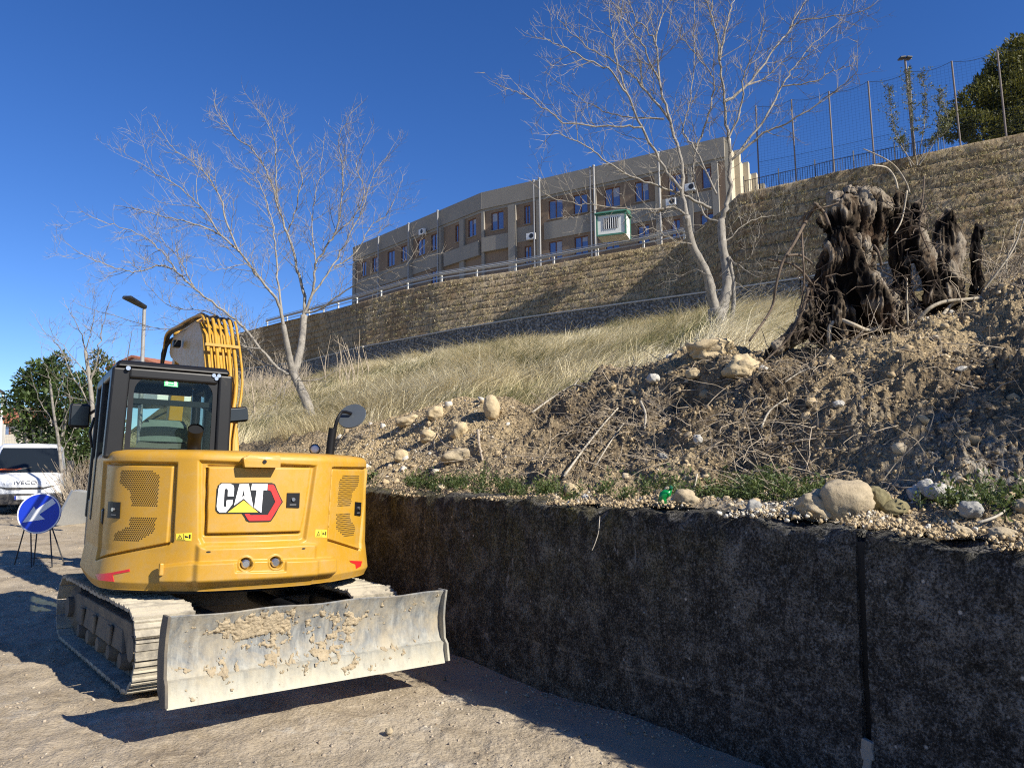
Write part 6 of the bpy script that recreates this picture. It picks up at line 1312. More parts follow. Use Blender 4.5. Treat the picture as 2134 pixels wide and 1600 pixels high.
rock(1688, 1098, 72, 50, 'brown stone with a mossy foot just left of and below the largest boulder', TAN, 5, -.35, vmax=1.2, amp=.26, rough=.07)
rock(1562, 1076, 34, 34, 'round grey stone among the green weeds near the wall edge', GST, 6, 0, vmax=1.0)
rock(1185, 1034, 32, 30, 'pale yellow stone at the right end of the green weeds', YST, 7, .2, vmax=1.0, amp=.25)
rock(1023, 874, 33, 54, 'upright oval pale stone standing on the crest of the yellow heap', YST, 8, .08, vmax=4.2, amp=.08, sink=.1)
rock(955, 905, 38, 36, 'rounded yellow stone in the middle of the yellow heap', YST, 9, .1, vmax=4.2, sink=.5)
rock(906, 870, 38, 30, 'flat yellow stone near the top left of the yellow heap', YST, 10, .3, vmax=4.2, sink=.45)
rock(893, 918, 34, 28, 'tan stone on the left shoulder of the yellow heap', YST, 11, .1, vmax=4.2, sink=.5)
rock(835, 958, 30, 26, 'small ochre stone low on the left of the yellow heap', YST, 12, -.1, vmax=4.2, sink=.45)
rock(952, 960, 56, 34, 'long grey-tan stone below the yellow heap with roots lying over it', TAN, 13, .25, vmax=3.5, amp=.3, sink=.4)
rock(850, 884, 44, 24, 'small squat stone on the upper left edge of the yellow heap', YST, 31, .2, vmax=4.2, sink=.45, amp=.3)
rock(1363, 798, 26, 20, 'white stone on the crest left of the sunlit spoil ridge', WST, 14, 0, vmax=4.4)
rock(1447, 790, 30, 24, 'cream stone on top of the sunlit spoil ridge', YST, 15, .2, vmax=4.4)
rock(1548, 776, 66, 44, 'large yellow block of earth and stone before the forked tree', YST, 16, -.2, vmax=4.6, amp=.4, sink=.5, rough=.13)
rock(1480, 742, 80, 46, 'broad yellow clod on the ridge below the forked tree', YST, 17, .15, vmax=4.8, amp=.4, sink=.6, rough=.13)
rock(1420, 1052, 50, 36, 'squarish tan stone beside the green plastic bottle', TAN, 18, -.1, vmax=.9, amp=.25)
rock(1918, 1034, 30, 40, 'tall white stone standing in the shaded rubble', WST, 19, .1, vmax=2.4, amp=.25)
rock(1948, 1046, 62, 44, 'largest whitish stone in the shaded rubble', WST, 20, -.2, vmax=2.2, amp=.25)
rock(1895, 1044, 26, 30, 'narrow white stone left of the tall one in the shaded rubble', WST, 21, .3, vmax=2.4, amp=.3)
rock(2010, 1078, 46, 38, 'grey-blue stone beneath the whitish rubble near the wall edge', GST, 22, .2, vmax=1.8, amp=.25)
rock(1985, 1118, 44, 26, 'flat pale stone among the weeds by the wall edge', TAN, 23, -.2, vmax=1.2, amp=.2)
rock(2070, 1122, 60, 26, 'long flat tan stone at the far right on the wall edge', TAN, 24, -.08, vmax=1.1, amp=.16)
rock(2118, 1070, 40, 34, 'brown stone cut by the right edge of the picture', TAN, 25, .1, vmax=2.0)
rock(1850, 1072, 60, 34, 'dull brown stone right of the olive one', OST, 26, .05, vmax=1.4, amp=.2)
rock(1452, 925, 20, 20, 'round pale pebble below the dark hollow', WST, 27, 0, vmax=3.4)
rock(1378, 960, 22, 18, 'small bluish stone in the mid slope', GST, 28, 0, vmax=3.2)
rock(811, 1527, 15, 14, 'single pale pebble lying alone on the yard before the blade', TAN, 29, .3, Y=PZ(811, 1527, .01).y, amp=.3, base=I3)
rock(1748, 848, 22, 14, 'white flat stone on the loam below the stump', WST, 30, .1, vmax=4.2)
rock(2010, 776, 22, 12, 'pale flat stone high on the right-hand slope', WST, 32, .1, vmax=4.2)

# ---- twigs, roots, sticks lying about
tw = MB(); rs = random.Random(77)
def laid(px, v, L_, r_, lift=.03, bend=.35):
    p = Vector(H(np.array([px]), np.array([v]))[0]); a = rs.uniform(0, 6.283); d = Vector((math.cos(a), math.sin(a), rs.uniform(-.1, .7))).normalized(); pts = [p + Vector((0, 0, -.01))]
    for k in range(4): d = (d + Vector((rs.gauss(0, bend), rs.gauss(0, bend), rs.gauss(-.05, bend * .8)))).normalized(); pts.append(pts[-1] + d * L_ / 4)
    tw.tube(pts, [r_ * (1 - .15 * k) for k in range(5)], 4, False)
zones = [(1120, 1330, 3.0, 4.4, 330), (1180, 1360, 1.6, 3.2, 260), (1340, 1720, 1.6, 4.2, 620), (1500, 1720, .7, 2.4, 300), (860, 1150, 1.2, 2.8, 190), (1650, 2200, 1.2, 4.2, 420), (1640, 1900, 3.4, 4.6, 300), (620, 820, 2.0, 4.6, 200), (1850, 2300, 3.6, 5.0, 200)]
for a, b, c, d, n in zones:
    for k in range(n): laid(rs.uniform(a, b), rs.uniform(c, d), rs.choice([.12, .2, .3, .5]) * rs.uniform(.6, 1.4), rs.choice([.0025, .003, .004, .006]))
o = tw.build('brushwood', DRYTWIG, fix=False); tag(o, 'tangle of broken roots and dry twigs spread over the dug earth', 'brushwood', kind='stuff')
STICK = bark_mat('grey_stick', (.30, .26, .20), (.52, .47, .38))
def stick(pix, r0, r1, lab, mat=STICK, lift=.05, vmax=4.8, name='stick'):
    n = len(pix); p = []; Ys = None
    ends = [Hpix(x, y, .02, vmax)[0] for x, y in pix]
    base = [e + Vector((0, 0, lift)) for e in ends]; b = base[0].copy(); mb = MB(); q_ = smooth_path([x - b for x in base], 4); m_ = len(q_); mb.tube(q_, [r0 + (r1 - r0) * k / (m_ - 1) for k in range(m_)], 7); o = mb.build(name, mat, smooth=True); o.location = b; tag(o, lab, 'stick'); return o
stick([(1172, 1004), (1215, 945), (1258, 892), (1288, 862)], .013, .008, 'longest straight pale stick lying down the slope below the twig heap')
stick([(1236, 985), (1268, 935), (1300, 890)], .008, .006, 'thinner stick parallel to the longest straight one')
stick([(1108, 868), (1150, 838), (1195, 812), (1222, 818)], .014, .008, 'curved grey branch along the crest of the twig heap')
stick([(1198, 815), (1206, 795), (1213, 773)], .007, .005, 'short pale stick poking up from the twig heap', lift=.07)
stick([(1585, 905), (1604, 868), (1640, 843)], .010, .007, 'pale bent stick at the right of the dark hollow')
stick([(1640, 810), (1672, 790), (1705, 775)], .007, .004, 'thin bleached stick below the large stump')
stick([(1335, 848), (1345, 872), (1342, 905)], .016, .010, 'stubby brown root end left of the dark hollow')
stick([(910, 910), (925, 935), (950, 942), (985, 935)], .010, .006, 'dark bent root on the face of the yellow heap', mat=DRYTWIG)
stick([(995, 905), (998, 940), (1004, 968)], .022, .012, 'knotty root crown sticking out below the upright oval stone', mat=DRYTWIG, vmax=3.6)
stick([(1448, 1000), (1440, 1035), (1430, 1052)], .006, .004, 'fine upright root on the lower slope')
stick([(2020, 1110), (2070, 1090), (2110, 1050)], .008, .005, 'greenish cane leaning at the right-hand wall edge', vmax=1.6)
# root hanging down the wall face
hp_ = P(1250, 1078, 0); Yw_ = 5.056 / ((1250 - 1067) / F + .772) - .02; mb = MB(); a = P(1250, 1076, Yw_); q_ = smooth_path([P(1250, 1076, Yw_ + .05) - a, P(1249, 1090, Yw_ - .02) - a, P(1247, 1110, Yw_ - .03) - a, P(1240, 1132, Yw_ - .035) - a, P(1234, 1146, Yw_ - .03) - a], 3); mb.tube(q_, .0032, 5); o = mb.build('hanging_root', STICK); o.location = a; tag(o, 'single thin pale root hanging down the dark wall face', 'root')

# ---- tree stump ------------------------------------------------------
def stump_mat():
    mt, t, b = new_mat('dead_wood'); v = coords(t); vz = coords(t, (1, 1, .16)); n1, n2, n3 = noise(t, v, 2.2, 5, .65), noise(t, vz, 16, 7, .78, .5), noise(t, v, 30, 5, .75)
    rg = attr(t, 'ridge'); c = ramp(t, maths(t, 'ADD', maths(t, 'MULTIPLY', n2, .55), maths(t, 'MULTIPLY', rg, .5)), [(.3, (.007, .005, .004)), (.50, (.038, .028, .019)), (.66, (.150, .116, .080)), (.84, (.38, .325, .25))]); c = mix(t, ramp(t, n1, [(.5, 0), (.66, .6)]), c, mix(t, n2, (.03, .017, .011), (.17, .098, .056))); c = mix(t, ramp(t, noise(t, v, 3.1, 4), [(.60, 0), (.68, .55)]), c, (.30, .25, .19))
    t.links.new(c, b.inputs['Base Color']); b.inputs['Roughness'].default_value = .95; b.inputs['Specular IOR Level'].default_value = .15; bump(t, b, maths(t, 'ADD', n2, maths(t, 'MULTIPLY', n3, .5)), 1.0, .035); return mt
DEAD = stump_mat(); SY = 8.35
def c6(x, y, dy=0.0): return P(1600 + x * .25, 370 + y * .25, SY + dy)
SR = SY / F * .25
def fuse(name, tubes, org, parent, voxel=.013, ridge=.036, seed=1, mat=None):
    """tubes fused by voxel remesh into one skin, then grooved along the grain"""
    mb = MB()
    for pts, rads in tubes:
        q_ = smooth_path([Vector(p) - org for p in pts], 5); m_ = len(q_); rr_ = np.interp(np.linspace(0, len(rads) - 1, m_), range(len(rads)), rads); mb.tube(q_, list(rr_), 14)
    o = mb.build(name, None, None); md = o.modifiers.new('r', 'REMESH'); md.mode = 'VOXEL'; md.voxel_size = voxel
    dg = bpy.context.evaluated_depsgraph_get(); me = bpy.data.meshes.new_from_object(o.evaluated_get(dg)); bpy.data.objects.remove(o)
    n = len(me.vertices); co = np.zeros(n * 3, np.float32); me.vertices.foreach_get('co', co); co = co.reshape(-1, 3).astype(float); no = np.zeros(n * 3, np.float32); me.vertices.foreach_get('normal', no); no = no.reshape(-1, 3)
    g_ = co * np.array([10, 10, .9]) + .35 * fbm(co * 2.4, 2, seed)[:, None]; d = ridge * (1 - 2.0 * np.abs(fbm(g_, 4, seed + 1, .55))) + .05 * fbm(co * 3.2, 3, seed + 2) - .02 + .012 * (1 - 2 * np.abs(fbm(co * np.array([28, 28, 1.6]) + .5 * fbm(co * 4, 2, seed + 8)[:, None], 3, seed + 4)))
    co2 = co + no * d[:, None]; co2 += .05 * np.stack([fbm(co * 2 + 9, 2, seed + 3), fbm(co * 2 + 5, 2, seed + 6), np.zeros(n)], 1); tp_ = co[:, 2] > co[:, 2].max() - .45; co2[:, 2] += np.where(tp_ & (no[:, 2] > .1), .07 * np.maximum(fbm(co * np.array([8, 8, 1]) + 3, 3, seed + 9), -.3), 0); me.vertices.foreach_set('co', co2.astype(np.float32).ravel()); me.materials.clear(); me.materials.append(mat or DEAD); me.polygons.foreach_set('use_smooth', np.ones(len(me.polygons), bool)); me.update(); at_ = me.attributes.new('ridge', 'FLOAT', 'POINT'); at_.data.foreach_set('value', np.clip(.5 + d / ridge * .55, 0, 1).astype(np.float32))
    o = bpy.data.objects.new(name, me); COL.objects.link(o); o.parent = parent; return o
so_ = c6(700, 1330); stump = empty('tree_stump', tuple(so_)); tag(stump, 'huge dark uprooted tree stump with twisted buttress roots on top of the heap', 'tree stump')
T_ = lambda l: ([c6(*q[:2], q[3] if len(q) > 3 else 0) for q in l], [q[2] * SR * 1.1 for q in l])
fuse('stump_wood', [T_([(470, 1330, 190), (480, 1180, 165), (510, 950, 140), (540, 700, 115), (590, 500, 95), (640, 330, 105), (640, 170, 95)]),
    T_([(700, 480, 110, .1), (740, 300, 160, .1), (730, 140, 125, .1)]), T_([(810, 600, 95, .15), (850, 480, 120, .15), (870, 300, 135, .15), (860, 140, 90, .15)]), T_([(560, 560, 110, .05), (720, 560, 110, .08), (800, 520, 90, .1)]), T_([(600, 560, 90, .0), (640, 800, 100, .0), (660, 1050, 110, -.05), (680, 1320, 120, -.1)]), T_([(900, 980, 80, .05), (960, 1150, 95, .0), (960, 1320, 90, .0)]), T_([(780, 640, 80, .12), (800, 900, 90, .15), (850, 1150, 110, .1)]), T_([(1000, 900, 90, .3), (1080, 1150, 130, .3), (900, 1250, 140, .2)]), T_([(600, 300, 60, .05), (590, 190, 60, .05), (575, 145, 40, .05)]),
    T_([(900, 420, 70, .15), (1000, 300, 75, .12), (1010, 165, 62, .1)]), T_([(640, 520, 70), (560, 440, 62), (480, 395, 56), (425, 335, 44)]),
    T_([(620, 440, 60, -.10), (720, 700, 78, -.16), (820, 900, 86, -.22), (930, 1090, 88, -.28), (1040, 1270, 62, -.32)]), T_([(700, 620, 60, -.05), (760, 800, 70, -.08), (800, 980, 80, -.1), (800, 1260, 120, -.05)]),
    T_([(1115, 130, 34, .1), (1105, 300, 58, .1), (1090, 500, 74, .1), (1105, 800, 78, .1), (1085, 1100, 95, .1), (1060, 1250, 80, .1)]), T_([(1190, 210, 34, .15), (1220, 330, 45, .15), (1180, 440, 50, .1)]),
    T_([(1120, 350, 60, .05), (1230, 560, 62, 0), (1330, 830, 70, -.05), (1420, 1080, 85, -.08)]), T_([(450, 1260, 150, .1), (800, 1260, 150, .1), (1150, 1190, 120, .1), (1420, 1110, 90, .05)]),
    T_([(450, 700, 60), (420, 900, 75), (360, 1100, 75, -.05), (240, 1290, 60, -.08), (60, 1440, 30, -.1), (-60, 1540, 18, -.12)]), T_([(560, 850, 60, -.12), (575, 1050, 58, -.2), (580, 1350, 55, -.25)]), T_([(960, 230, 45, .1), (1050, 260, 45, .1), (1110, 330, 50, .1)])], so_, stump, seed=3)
def root_tube(pl, r0, r1, name='root', mat=DRYTWIG, dy=-.25, parent=None, jit=.05):
    rs_ = random.Random(int(pl[0][0] * 7 + pl[0][1])); q_ = smooth_path([P(1400 + x * .344, 250 + y * .344, SY + dy + rs_.gauss(0, jit)) - so_ for x, y in pl], 5); m_ = len(q_); mb = MB(); mb.tube(q_, [r0 + (r1 - r0) * k / (m_ - 1) for k in range(m_)], 7); return mb.build(name, mat, parent or stump, smooth=True)
RB = bark_mat('root_bark', (.06, .042, .03), (.20, .155, .115)); PR = bark_mat('pale_root', (.30, .25, .18), (.50, .44, .34))
for pl, r0, r1, mt_ in (([(880, 510), (820, 600), (745, 740), (672, 860), (632, 1000), (600, 1150), (470, 1340)], .020, .012, RB), ([(700, 822), (780, 820), (850, 870)], .015, .012, RB), ([(580, 845), (720, 872), (800, 930), (850, 1000)], .011, .015, RB), ([(860, 505), (920, 560), (955, 640)], .02, .016, RB),
    ([(810, 560), (790, 680), (795, 830), (800, 1000), (770, 1200)], .013, .009, RB), ([(760, 630), (830, 560), (960, 520), (1010, 500)], .011, .008, RB), ([(960, 1400), (955, 1262), (1010, 1213), (1100, 1240), (1190, 1275), (1272, 1252), (1290, 1225)], .026, .020, PR), ([(985, 1395), (1060, 1385), (1160, 1392)], .02, .013, PR),
    ([(1490, 1212), (1560, 1142), (1650, 1102), (1760, 1090), (1880, 1078)], .022, .018, PR), ([(1640, 1182), (1690, 1125), (1760, 1090)], .02, .015, PR), ([(1210, 275), (1300, 290), (1350, 350), (1368, 420)], .008, .012, PR), ([(1160, 175), (1300, 240), (1370, 300), (1420, 380), (1440, 440)], .006, .009, PR), ([(1425, 430), (1395, 600), (1350, 690)], .010, .007, PR),
    ([(1190, 1120), (1205, 1020), (1255, 922)], .013, .009, PR), ([(1430, 1250), (1425, 1100), (1425, 960)], .012, .008, PR), ([(1270, 880), (1250, 800), (1225, 760)], .016, .013, RB), ([(1880, 1040), (1990, 900), (2080, 760), (2140, 580)], .012, .007, PR), ([(1330, 1180), (1400, 1260), (1540, 1265)], .016, .010, RB), ([(830, 1020), (780, 1180), (700, 1330), (540, 1480)], .020, .010, RB), ([(1540, 520), (1500, 640), (1560, 800)], .012, .008, RB), ([(1530, 340), (1520, 470), (1500, 560)], .008, .01, RB)):
    root_tube(pl, r0, r1, mat=mt_)
fr_ = MB(); rs = random.Random(9)
for k in range(240):
    x0_, y0_ = rs.choice([(rs.uniform(1350, 1650), rs.uniform(500, 1150)), (rs.uniform(780, 960), rs.uniform(900, 1350)), (rs.uniform(1180, 1500), rs.uniform(900, 1300))]); p_ = P(1400 + x0_ * .344, 250 + y0_ * .344, SY - .15 + rs.gauss(0, .18)) - so_; d = Vector((rs.gauss(0, 1), rs.gauss(0, .6), rs.gauss(-.2, .9))).normalized(); pts = [p_]
    for q_ in range(4): d = (d + Vector((rs.gauss(0, .4), rs.gauss(0, .4), rs.gauss(0, .4)))).normalized(); pts.append(pts[-1] + d * rs.uniform(.03, .13))
    fr_.tube(pts, [.006, .005, .004, .003, .002], 4, False)
fr_.build('root_hairs', RB, stump, fix=False)
s2 = empty('tree_stump', tuple(c6(1490, 1010))); tag(s2, 'smaller hollow grey stump just right of the huge stump', 'tree stump', None); o2 = c6(1490, 1010)
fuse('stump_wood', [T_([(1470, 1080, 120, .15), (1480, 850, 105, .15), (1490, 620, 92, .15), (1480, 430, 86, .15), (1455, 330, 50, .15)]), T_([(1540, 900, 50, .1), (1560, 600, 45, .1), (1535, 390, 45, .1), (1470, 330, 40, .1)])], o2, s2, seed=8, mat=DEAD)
s3 = empty('tree_stump', tuple(c6(1720, 1010))); tag(s3, 'slim post-like dead stump at the right end of the row', 'tree stump'); o2 = c6(1720, 1010)
fuse('stump_wood', [T_([(1710, 1060, 62, .1), (1720, 800, 55, .1), (1735, 560, 50, .1), (1745, 430, 48, .1)])], o2, s3, seed=12, ridge=.018)

# ---- weeds and dry grass ------------------------------------------------
WEED = leaf_mat('weed_leaf', (.035, .055, .016), (.115, .15, .045)); pts = []; st = MB(); rs = random.Random(19)
for a, b, c, d, n in ((850, 1165, .15, .85, 130), (1150, 1320, .2, .8, 22), (1330, 1420, .3, .9, 20), (1450, 1700, .45, 1.15, 80), (1860, 2200, .35, .9, 42), (1500, 1660, 1.0, 1.5, 30), (640, 780, .3, 1.2, 40)):
    for k in range(n):
        p = Vector(H(np.array([rs.uniform(a, b)]), np.array([rs.uniform(c, d)]))[0]); h_ = rs.uniform(.05, .19)
        for q_ in range(rs.randint(2, 5)):
            e = p + Vector((rs.gauss(0, .05), rs.gauss(0, .05), h_ * rs.uniform(.5, 1.2))); st.tube([p, e], [.002, .0012], 3, False)
            for w in range(rs.randint(5, 12)): f = rs.uniform(.15, 1.05); pts.append(p.lerp(e, f) + Vector((rs.gauss(0, .016), rs.gauss(0, .016), rs.gauss(0, .01))))
wd = leaves('weeds', np.array([list(p) for p in pts]), .034, WEED, None, r6, .5, .42); tag(wd, 'low green weeds growing along the ledge behind the wall', 'weeds', kind='stuff'); 
# bare bramble tangle right of the stumps
bs = empty('bare_shrub', tuple(c6(1980, 1020))); tag(bs, 'tangled bare bramble with arching stems right of the slim post-like stump', 'shrub'); bo_ = Vector(bs.location); rs = random.Random(41); ca, cbm = MB(), MB()
for k in range(70):
    x, y = rs.uniform(1740, 2330), rs.uniform(880, 1080); p_ = c6(x, y, rs.uniform(-.1, .7)) - bo_; a = rs.uniform(0, 6.283); d = Vector((math.cos(a) * .6, math.sin(a) * .5, rs.uniform(.7, 1.3))).normalized(); pts = [p_]; L_ = rs.uniform(.35, 1.15)
    for q_ in range(7): d = (d + Vector((rs.gauss(0, .22), rs.gauss(0, .22), -.14 - .03 * q_))).normalized(); pts.append(pts[-1] + d * L_ / 6)
    (ca if k < 9 else cbm).tube(pts, [(.009 if k < 9 else .005) * (1 - .1 * q_) for q_ in range(8)], 5, False)
    for j_ in range(3): i_ = rs.randint(1, 6); grow(cbm, rs, pts[i_], Vector((rs.gauss(0, 1), rs.gauss(0, 1), rs.gauss(.3, .6))), rs.uniform(.12, .3), .003, 1, .0, 3, .4, (3, 3))
ca.build('trunk', PR, bs, fix=False); cbm.build('crown', DRYTWIG, bs, fix=False)
sm_o = st.build('weed_stems', WEED, wd, fix=False)
def grass_mat():
    mt, t, b = new_mat('dry_grass'); a, h_ = attr(t, 'tint'), attr(t, 'tip'); c = ramp(t, a, [(0, (.10, .115, .04)), (.2, (.20, .19, .075)), (.4, (.52, .44, .24)), (.7, (.74, .64, .40)), (1, (.86, .78, .56))]); t.links.new(c, b.inputs['Base Color']); b.inputs['Roughness'].default_value = .7; b.inputs['Specular IOR Level'].default_value = .2
    tr_ = nd(t, 'ShaderNodeBsdfTranslucent'); t.links.new(c, tr_.inputs['Color']); ms = nd(t, 'ShaderNodeMixShader'); ms.inputs[0].default_value = .3; t.links.new(b.outputs[0], ms.inputs[1]); t.links.new(tr_.outputs[0], ms.inputs[2]); t.links.new(ms.outputs[0], t.nodes['Material Output'].inputs['Surface']); return mt
def grass(name, tuft, per, hmin, hmax, r_, wid, droop, tint, spread=.10, wind=(.8, 0)):
    """arching blades in tufts: tuft (n,3)"""
    n = len(tuft) * per; th0 = 2.2 * np.repeat(fbm(tuft[:, :2] * .28, 2, 15), per) - .5; b = np.repeat(tuft, per, 0) + np.concatenate([r_.normal(0, spread, (n, 2)), np.zeros((n, 1))], 1); L = r_.uniform(hmin, hmax, n) * np.repeat(r_.uniform(.6, 1.25, len(tuft)), per); a = r_.uniform(0, 2 * np.pi, n); ln = r_.uniform(.15, .6, n)
    wd_ = wind[0] * r_.uniform(.3, 1.2, n); out = np.stack([np.cos(a) * ln + np.cos(th0) * wd_, np.sin(a) * ln + np.sin(th0) * wd_], 1); side = np.stack([-np.sin(a), np.cos(a), np.zeros(n)], 1); W = wid * (b[:, 1] / 20).clip(.55, 3.0); lev = []; fs = (0, .3, .62, .86, 1.0); dr = droop * r_.uniform(.5, 1.4, n)
    for f in fs:
        o = out * (f + dr[:, None] * f * f) * L[:, None]; z = L * (f - .62 * dr * f ** 2.2); c = b + np.concatenate([o, z[:, None]], 1); w = (W * (1 - f) ** .7 * .5)[:, None] + .0008; lev += [c - side * w, c + side * w]
    V = np.stack(lev, 1); F_ = (np.arange(n) * 10)[:, None, None] + np.array([[2 * i, 2 * i + 1, 2 * i + 3, 2 * i + 2] for i in range(4)])[None]
    tn_ = np.clip(np.repeat(tint, per) + r_.normal(0, .12, n), 0, 1); return mass(name, V.reshape(-1, 3), F_.reshape(-1, 4), GR, attrs={'tint': np.repeat(tn_, 10)})
GR = grass_mat()
gd = np.clip((VG - 4.7) * 2, 0, 1) * (1 / (1 + (HG[..., 1] / 26) ** 2))
tp, i, j_ = sample(5200, 420, 1720, 4.75, 6.72, r6, gd); tn2 = fbm(tp[:, :2] * .35, 3, 5); o = grass('dry_grass', tp, 26, .5, 1.15, r6, .012, .95, np.clip(.66 + .40 * tn2 - .40 * (fbm(tp[:, :2] * .9 + 30, 2, 6) > .25), 0, 1), .13)
tag(o, 'long pale dry grass covering the bank below the slope', 'grass', kind='stuff')
tp, i, j_ = sample(900, 250, 700, 4.0, 6.0, r6, 1 / (1 + (HG[..., 1] / 20) ** 2)); o = grass('dry_grass', tp, 18, .35, .8, r6, .010, .6, np.clip(.5 + .3 * fbm(tp[:, :2] * .5, 2, 5), 0, 1), .12); tag(o, 'dry grass and scrub on the bank behind the excavator', 'grass', kind='stuff')
# tufts rooted in the stone courses
gi = r6.integers(5, G.shape[0] - 2, 5200); gj = r6.integers(20, len(gpx) - 30, 5200); tp = G[gi, gj] - nrm[gj] * .1; o = grass('slope_grass', tp, 7, .10, .34, r6, .010, .8, np.clip(r6.normal(.42, .16, len(tp)), .05, .8), .10, (.2, 0)); tag(o, 'short dry tufts rooted between the stones of the slope', 'grass', kind='stuff')
# ================================================================== SIGN, VAN, SHEETS, BOTTLE
BLUE = simple('sign_blue', (.008, .035, .42), .35, var=.05); IRON = simple('black_iron', (.02, .02, .022), .6, var=.2)
gy = 13.2; sp0 = P(80, 1170, gy); sgn = empty('road_sign', (sp0.x, gy, float(gz(0, gy)))); tag(sgn, 'round blue keep-left road sign with white arrow on a black folding stand', 'road sign'); SO2 = Vector(sgn.location)
c = P(82, 1069, gy) - SO2; R_s = 41.5 * gy / F; nrm_s = Vector((.18, -1, .12)).normalized(); sx_, sy_ = Vector((1, .18, 0)).normalized(), None; sy_ = nrm_s.cross(sx_).normalized(); sy_ = sy_ if sy_.z > 0 else -sy_
def sgp(u, v, d=0): return c + sx_ * u * R_s + sy_ * v * R_s + nrm_s * d
mb = MB(); mb.prism([sgp(math.cos(a), math.sin(a), .012) for a in np.linspace(0, 2 * np.pi, 49)[:-1]], nrm_s * -.024); pl = mb.build('sign_disc', BLUE, sgn, bevel=.004)
rim = MB(); A_ = np.linspace(0, 2 * np.pi, 49); rim.grid([[sgp(math.cos(a) * r_, math.sin(a) * r_, .0135) for a in A_] for r_ in (.93, .99)]); rim.build('white_rim', WHITE, pl, fix=False)
ar = MB(); ar.add([sgp(x, y, .0138) for x, y in ((-.70, -.44), (.29, -.30), (.02, -.06), (.72, .49), (.54, .72), (-.16, .17), (-.26, .34))], [tuple(range(7))]); ar.build('arrow', simple('sign_white', (.74, .75, .76), .5, var=.06), pl)
def leg(name, a, b, r_=.011): mb = MB(); mb.tube([a, b], r_, 6); return mb.build(name, IRON, sgn)
zg = lambda px: (P(px, 1172, gy) - SO2)
for tx, bx, dy in ((52, 30, .0), (108, 134, .0), (64, 66, -.32), (78, 70, -.02), (104, 109, -.34)): b = P(bx, 1176, gy + dy) - SO2; b.z = .01; leg('leg', P(tx, 1098, gy + .03) - SO2, b)
leg('cross_bar', P(66, 1162, gy - .3) - SO2, P(130, 1162, gy - .1) - SO2, .008)
# ---- van (nose towards the camera)
vy = 22.9; vp = P(50, 1070, vy); van = empty('delivery_van', (vp.x, vy, float(gz(0, vy))), rad(29)); tag(van, 'white van facing us with a dark windscreen and an orange vest on its dashboard', 'van')
VW = simple('van_white', (.74, .75, .75), .3, var=.04, coat=.3, dirt=(.5, .47, .42), dirt_amt=.2); VB = simple('van_bumper', (.03, .03, .032), .6, dirt=(.2, .18, .15), dirt_amt=.4); VG_ = new_mat('van_glass'); VG_[2].inputs['Base Color'].default_value = (.012, .016, .02, 1); VG_[2].inputs['Roughness'].default_value = .06; VG_ = VG_[0]
def sec(y, z, w, r_=.12, cx=0): return [(cx + w * math.copysign(abs(math.cos(a)) ** .35, math.cos(a)), y, z + 0) for a in (0,)]
HW = .96
# cross sections along the length: (y, list of (x,z)) from nose backwards
def ring(y, zt, zb2, w, wt): return [(-w, y, zb2), (-w * 1.0, y, zb2 + (zt - zb2) * .5), (-wt, y, zt - .10), (-wt + .12, y, zt), (0, y, zt + .02), (wt - .12, y, zt), (wt, y, zt - .10), (w, y, zb2 + (zt - zb2) * .5), (w, y, zb2)]
mb = MB(); mb.grid([ring(-.02, .86, .38, .80, .72), ring(-.0, .95, .38, .88, .80), ring(.12, 1.05, .38, .93, .86), ring(.62, 1.20, .38, .96, .90), ring(.66, 1.21, .38, .96, .90)]); mb.add(ring(-.02, .86, .38, .80, .72), [tuple(range(9))]); bodyv = mb.build('body', VW, van, smooth=50)
mb = MB(); mb.grid([ring(.62, 1.20, .38, .96, .90), ring(1.35, 1.98, .38, .97, .82), ring(1.55, 2.10, .38, .97, .84), ring(1.9, 2.14, .38, .97, .86), ring(5.2, 2.14, .38, .97, .86)]); mb.add(ring(5.2, 2.14, .38, .97, .86), [tuple(range(9))]); mb.build('cab_shell', VW, van, smooth=50)
mb = MB(); mb.add([(-.88, .60, 1.25), (.88, .60, 1.25), (.72, 1.29, 2.0), (-.72, 1.29, 2.0)], [(0, 1, 2, 3)]); ws = mb.build('windscreen', VG_, van)
mb = MB(); vs_ = []
for u, v in ((-.75, 1.30), (-.28, 1.30), (-.10, 1.37), (-.16, 1.46), (-.45, 1.50), (-.74, 1.44)): vs_.append((u - .02, .60 + (v - 1.235) * .97 - .02, v))
mb.prism(vs_, (0, .012, 0)); mb.build('orange_vest', simple('hi_vis_orange', (.80, .12, .02), .7, var=.15), van)
for s in (-1, 1):
    mb = MB(); mb.prism([(s * .50, -.025, .88), (s * .84, .02, .84), (s * .93, .12, 1.0), (s * .90, .12, 1.05), (s * .72, .03, .98), (s * .52, -.01, .93)], (0, .05, 0)); mb.build('headlight', simple('headlight', (.35, .36, .37), .15, var=.2), van)
    mb = MB(); mb.box((s * 1.12, .75, 1.42), (.20, .14, .34)); mb.box((s * 1.0, .80, 1.30), (.14, .05, .05)); mb.build('wing_mirror', VB, van, bevel=.03)
    for yy_ in (.95, 4.3):
        w_ = MB(); w_.cyl((s * .72, yy_, .34), (s * .95, yy_, .34), .34, 28); wh = w_.build('wheel', VB, van, bevel=.03); w_ = MB(); w_.cyl((s * .955, yy_, .34), (s * .965, yy_, .34), .2, 20); w_.build('rim', PIPE, wh)
mb = MB(); mb.hexa([(-.90, -.06, .30), (.90, -.06, .30), (.97, .5, .30), (-.97, .5, .30), (-.90, -.09, .62), (.90, -.09, .62), (.97, .5, .62), (-.97, .5, .62)]); mb.build('bumper', VB, van, bevel=.04)
mb = MB(); mb.prism([(-.80, -.045, .86), (-.45, -.045, .74), (.45, -.045, .74), (.80, -.045, .86), (.48, -.045, .80), (-.48, -.045, .80)], (0, .03, 0)); mb.build('grille', VB, van)
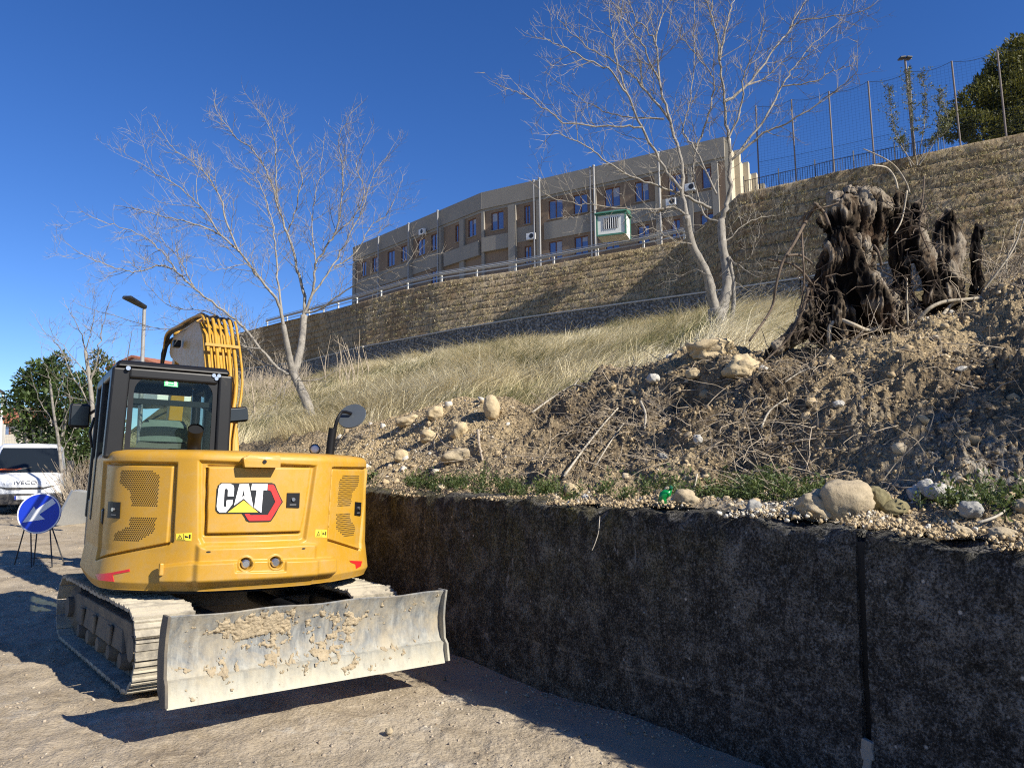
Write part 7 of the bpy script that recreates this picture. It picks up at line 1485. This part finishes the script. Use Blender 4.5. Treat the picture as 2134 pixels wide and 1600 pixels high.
mb = MB(); mb.box((0, -.10, .50), (.52, .015, .115)); lp_ = mb.build('licence_plate', WHITE, van); mb = MB(); mb.box((-.235, -.11, .50), (.04, .004, .11)); mb.build('blue_band', BLUE, lp_)
def text(s, size, M4, mat, parent, name='lettering', ext=.004):
    cu = bpy.data.curves.new(name, 'FONT'); cu.body = s; cu.size = size; cu.align_x = 'CENTER'; cu.align_y = 'CENTER'; cu.extrude = ext; o = bpy.data.objects.new(name, cu); COL.objects.link(o); dg = bpy.context.evaluated_depsgraph_get(); me = bpy.data.meshes.new_from_object(o.evaluated_get(dg)); bpy.data.objects.remove(o)
    o = bpy.data.objects.new(name, me); COL.objects.link(o); me.materials.append(mat); o.parent = parent; o.matrix_local = M4; return o
text('IVECO', .15, Matrix.Translation((0.0, -.034, .935)) @ Matrix.Rotation(rad(76), 4, 'X') @ Matrix.Scale(1.35, 4, (1, 0, 0)), simple('dark_chrome', (.05, .05, .055), .4), bodyv)
mb = MB(); mb.tube([(-.5, .63, 1.27), (.1, .72, 1.40)], .012, 5); mb.build('wiper', VB, van)
# ---- stacked grey sheets leaning, barrier debris behind the excavator
for k, (lab, px, dx) in enumerate((('grey metal panel leaning nearest the van in the stack by the bank', 142, 0), ('grey metal panel leaning in the middle of the stack by the bank', 150, .1), ('grey metal panel leaning rearmost in the stack by the bank', 157, .2))):
    yb_ = 19.6 + .12 * k; b = P(px, 1090, yb_); z0_ = float(gz(0, yb_)); r = empty('metal_panel', (b.x, yb_, z0_)); tag(r, lab, 'panel'); mb = MB(); Rm = Matrix.Rotation(rad(26), 3, 'Y') @ Matrix.Rotation(rad(-20), 3, 'Z'); mb.box(Rm @ Vector((0, 0, .46)), (.05, .8, .92), Rm); mb.build('sheet', GALV, r)
    mb = MB()
    for e in (-.38, .38): mb.box(Rm @ Vector((-.035, e, .46)), (.03, .04, .92), Rm)
    for e in (.04, .88): mb.box(Rm @ Vector((-.035, 0, e)), (.03, .72, .04), Rm)
    mb.build('edge_frame', PIPE, r)
# scrub under the bush, left of the cab
scr = MB(); rs = random.Random(51)
for k in range(420):
    px = rs.uniform(150, 210); Yq = rs.uniform(20.6, 25); p = P(px, 1000, Yq); p.z = float(gz(0, Yq)); pts = [p]; d = Vector((rs.gauss(0, .35), rs.gauss(0, .3), 1)).normalized(); L_ = rs.uniform(.5, 1.9)
    for q_ in range(4): d = (d + Vector((rs.gauss(0, .22), rs.gauss(0, .22), .05))).normalized(); pts.append(pts[-1] + d * L_ / 4)
    scr.tube(pts, [.011, .009, .007, .005, .003], 4, False)
o = scr.build('dry_scrub', DRYTWIG, fix=False); tag(o, 'dry brown scrub of upright stems at the foot of the evergreen bush', 'scrub', kind='stuff')
# ---- green bottle on the wall head
bp_, v_ = Hpix(1370, 1054, .02, .8); bo = empty('plastic_bottle', tuple(bp_ + Vector((0, 0, .01)))); tag(bo, 'crumpled bright green plastic bottle on the wall head', 'bottle'); GB = new_mat('green_plastic'); GB[2].inputs['Base Color'].default_value = (.006, .27, .06, 1); GB[2].inputs['Roughness'].default_value = .2; GB[2].inputs['Transmission Weight'].default_value = .25; GB = GB[0]
mb = MB(); rows = [(0, .0), (0, .030), (.01, .034), (.03, .033), (.045, .029), (.06, .034), (.085, .033), (.10, .026), (.12, .013), (.135, .012)]
mb.tube([(.012 * math.sin(k), .006 * k % .01, z) for k, (z, r_) in enumerate(rows)], [max(r_, .002) for z, r_ in rows], 14); o = mb.build('bottle_body', GB, bo, smooth=45); mb = MB(); mb.cyl((0, .0, .137), (0, .0, .152), .014, 14); mb.build('cap', simple('cap_dark_green', (.02, .16, .08), .4), bo)
bo.rotation_euler = (.35, .5, .3)
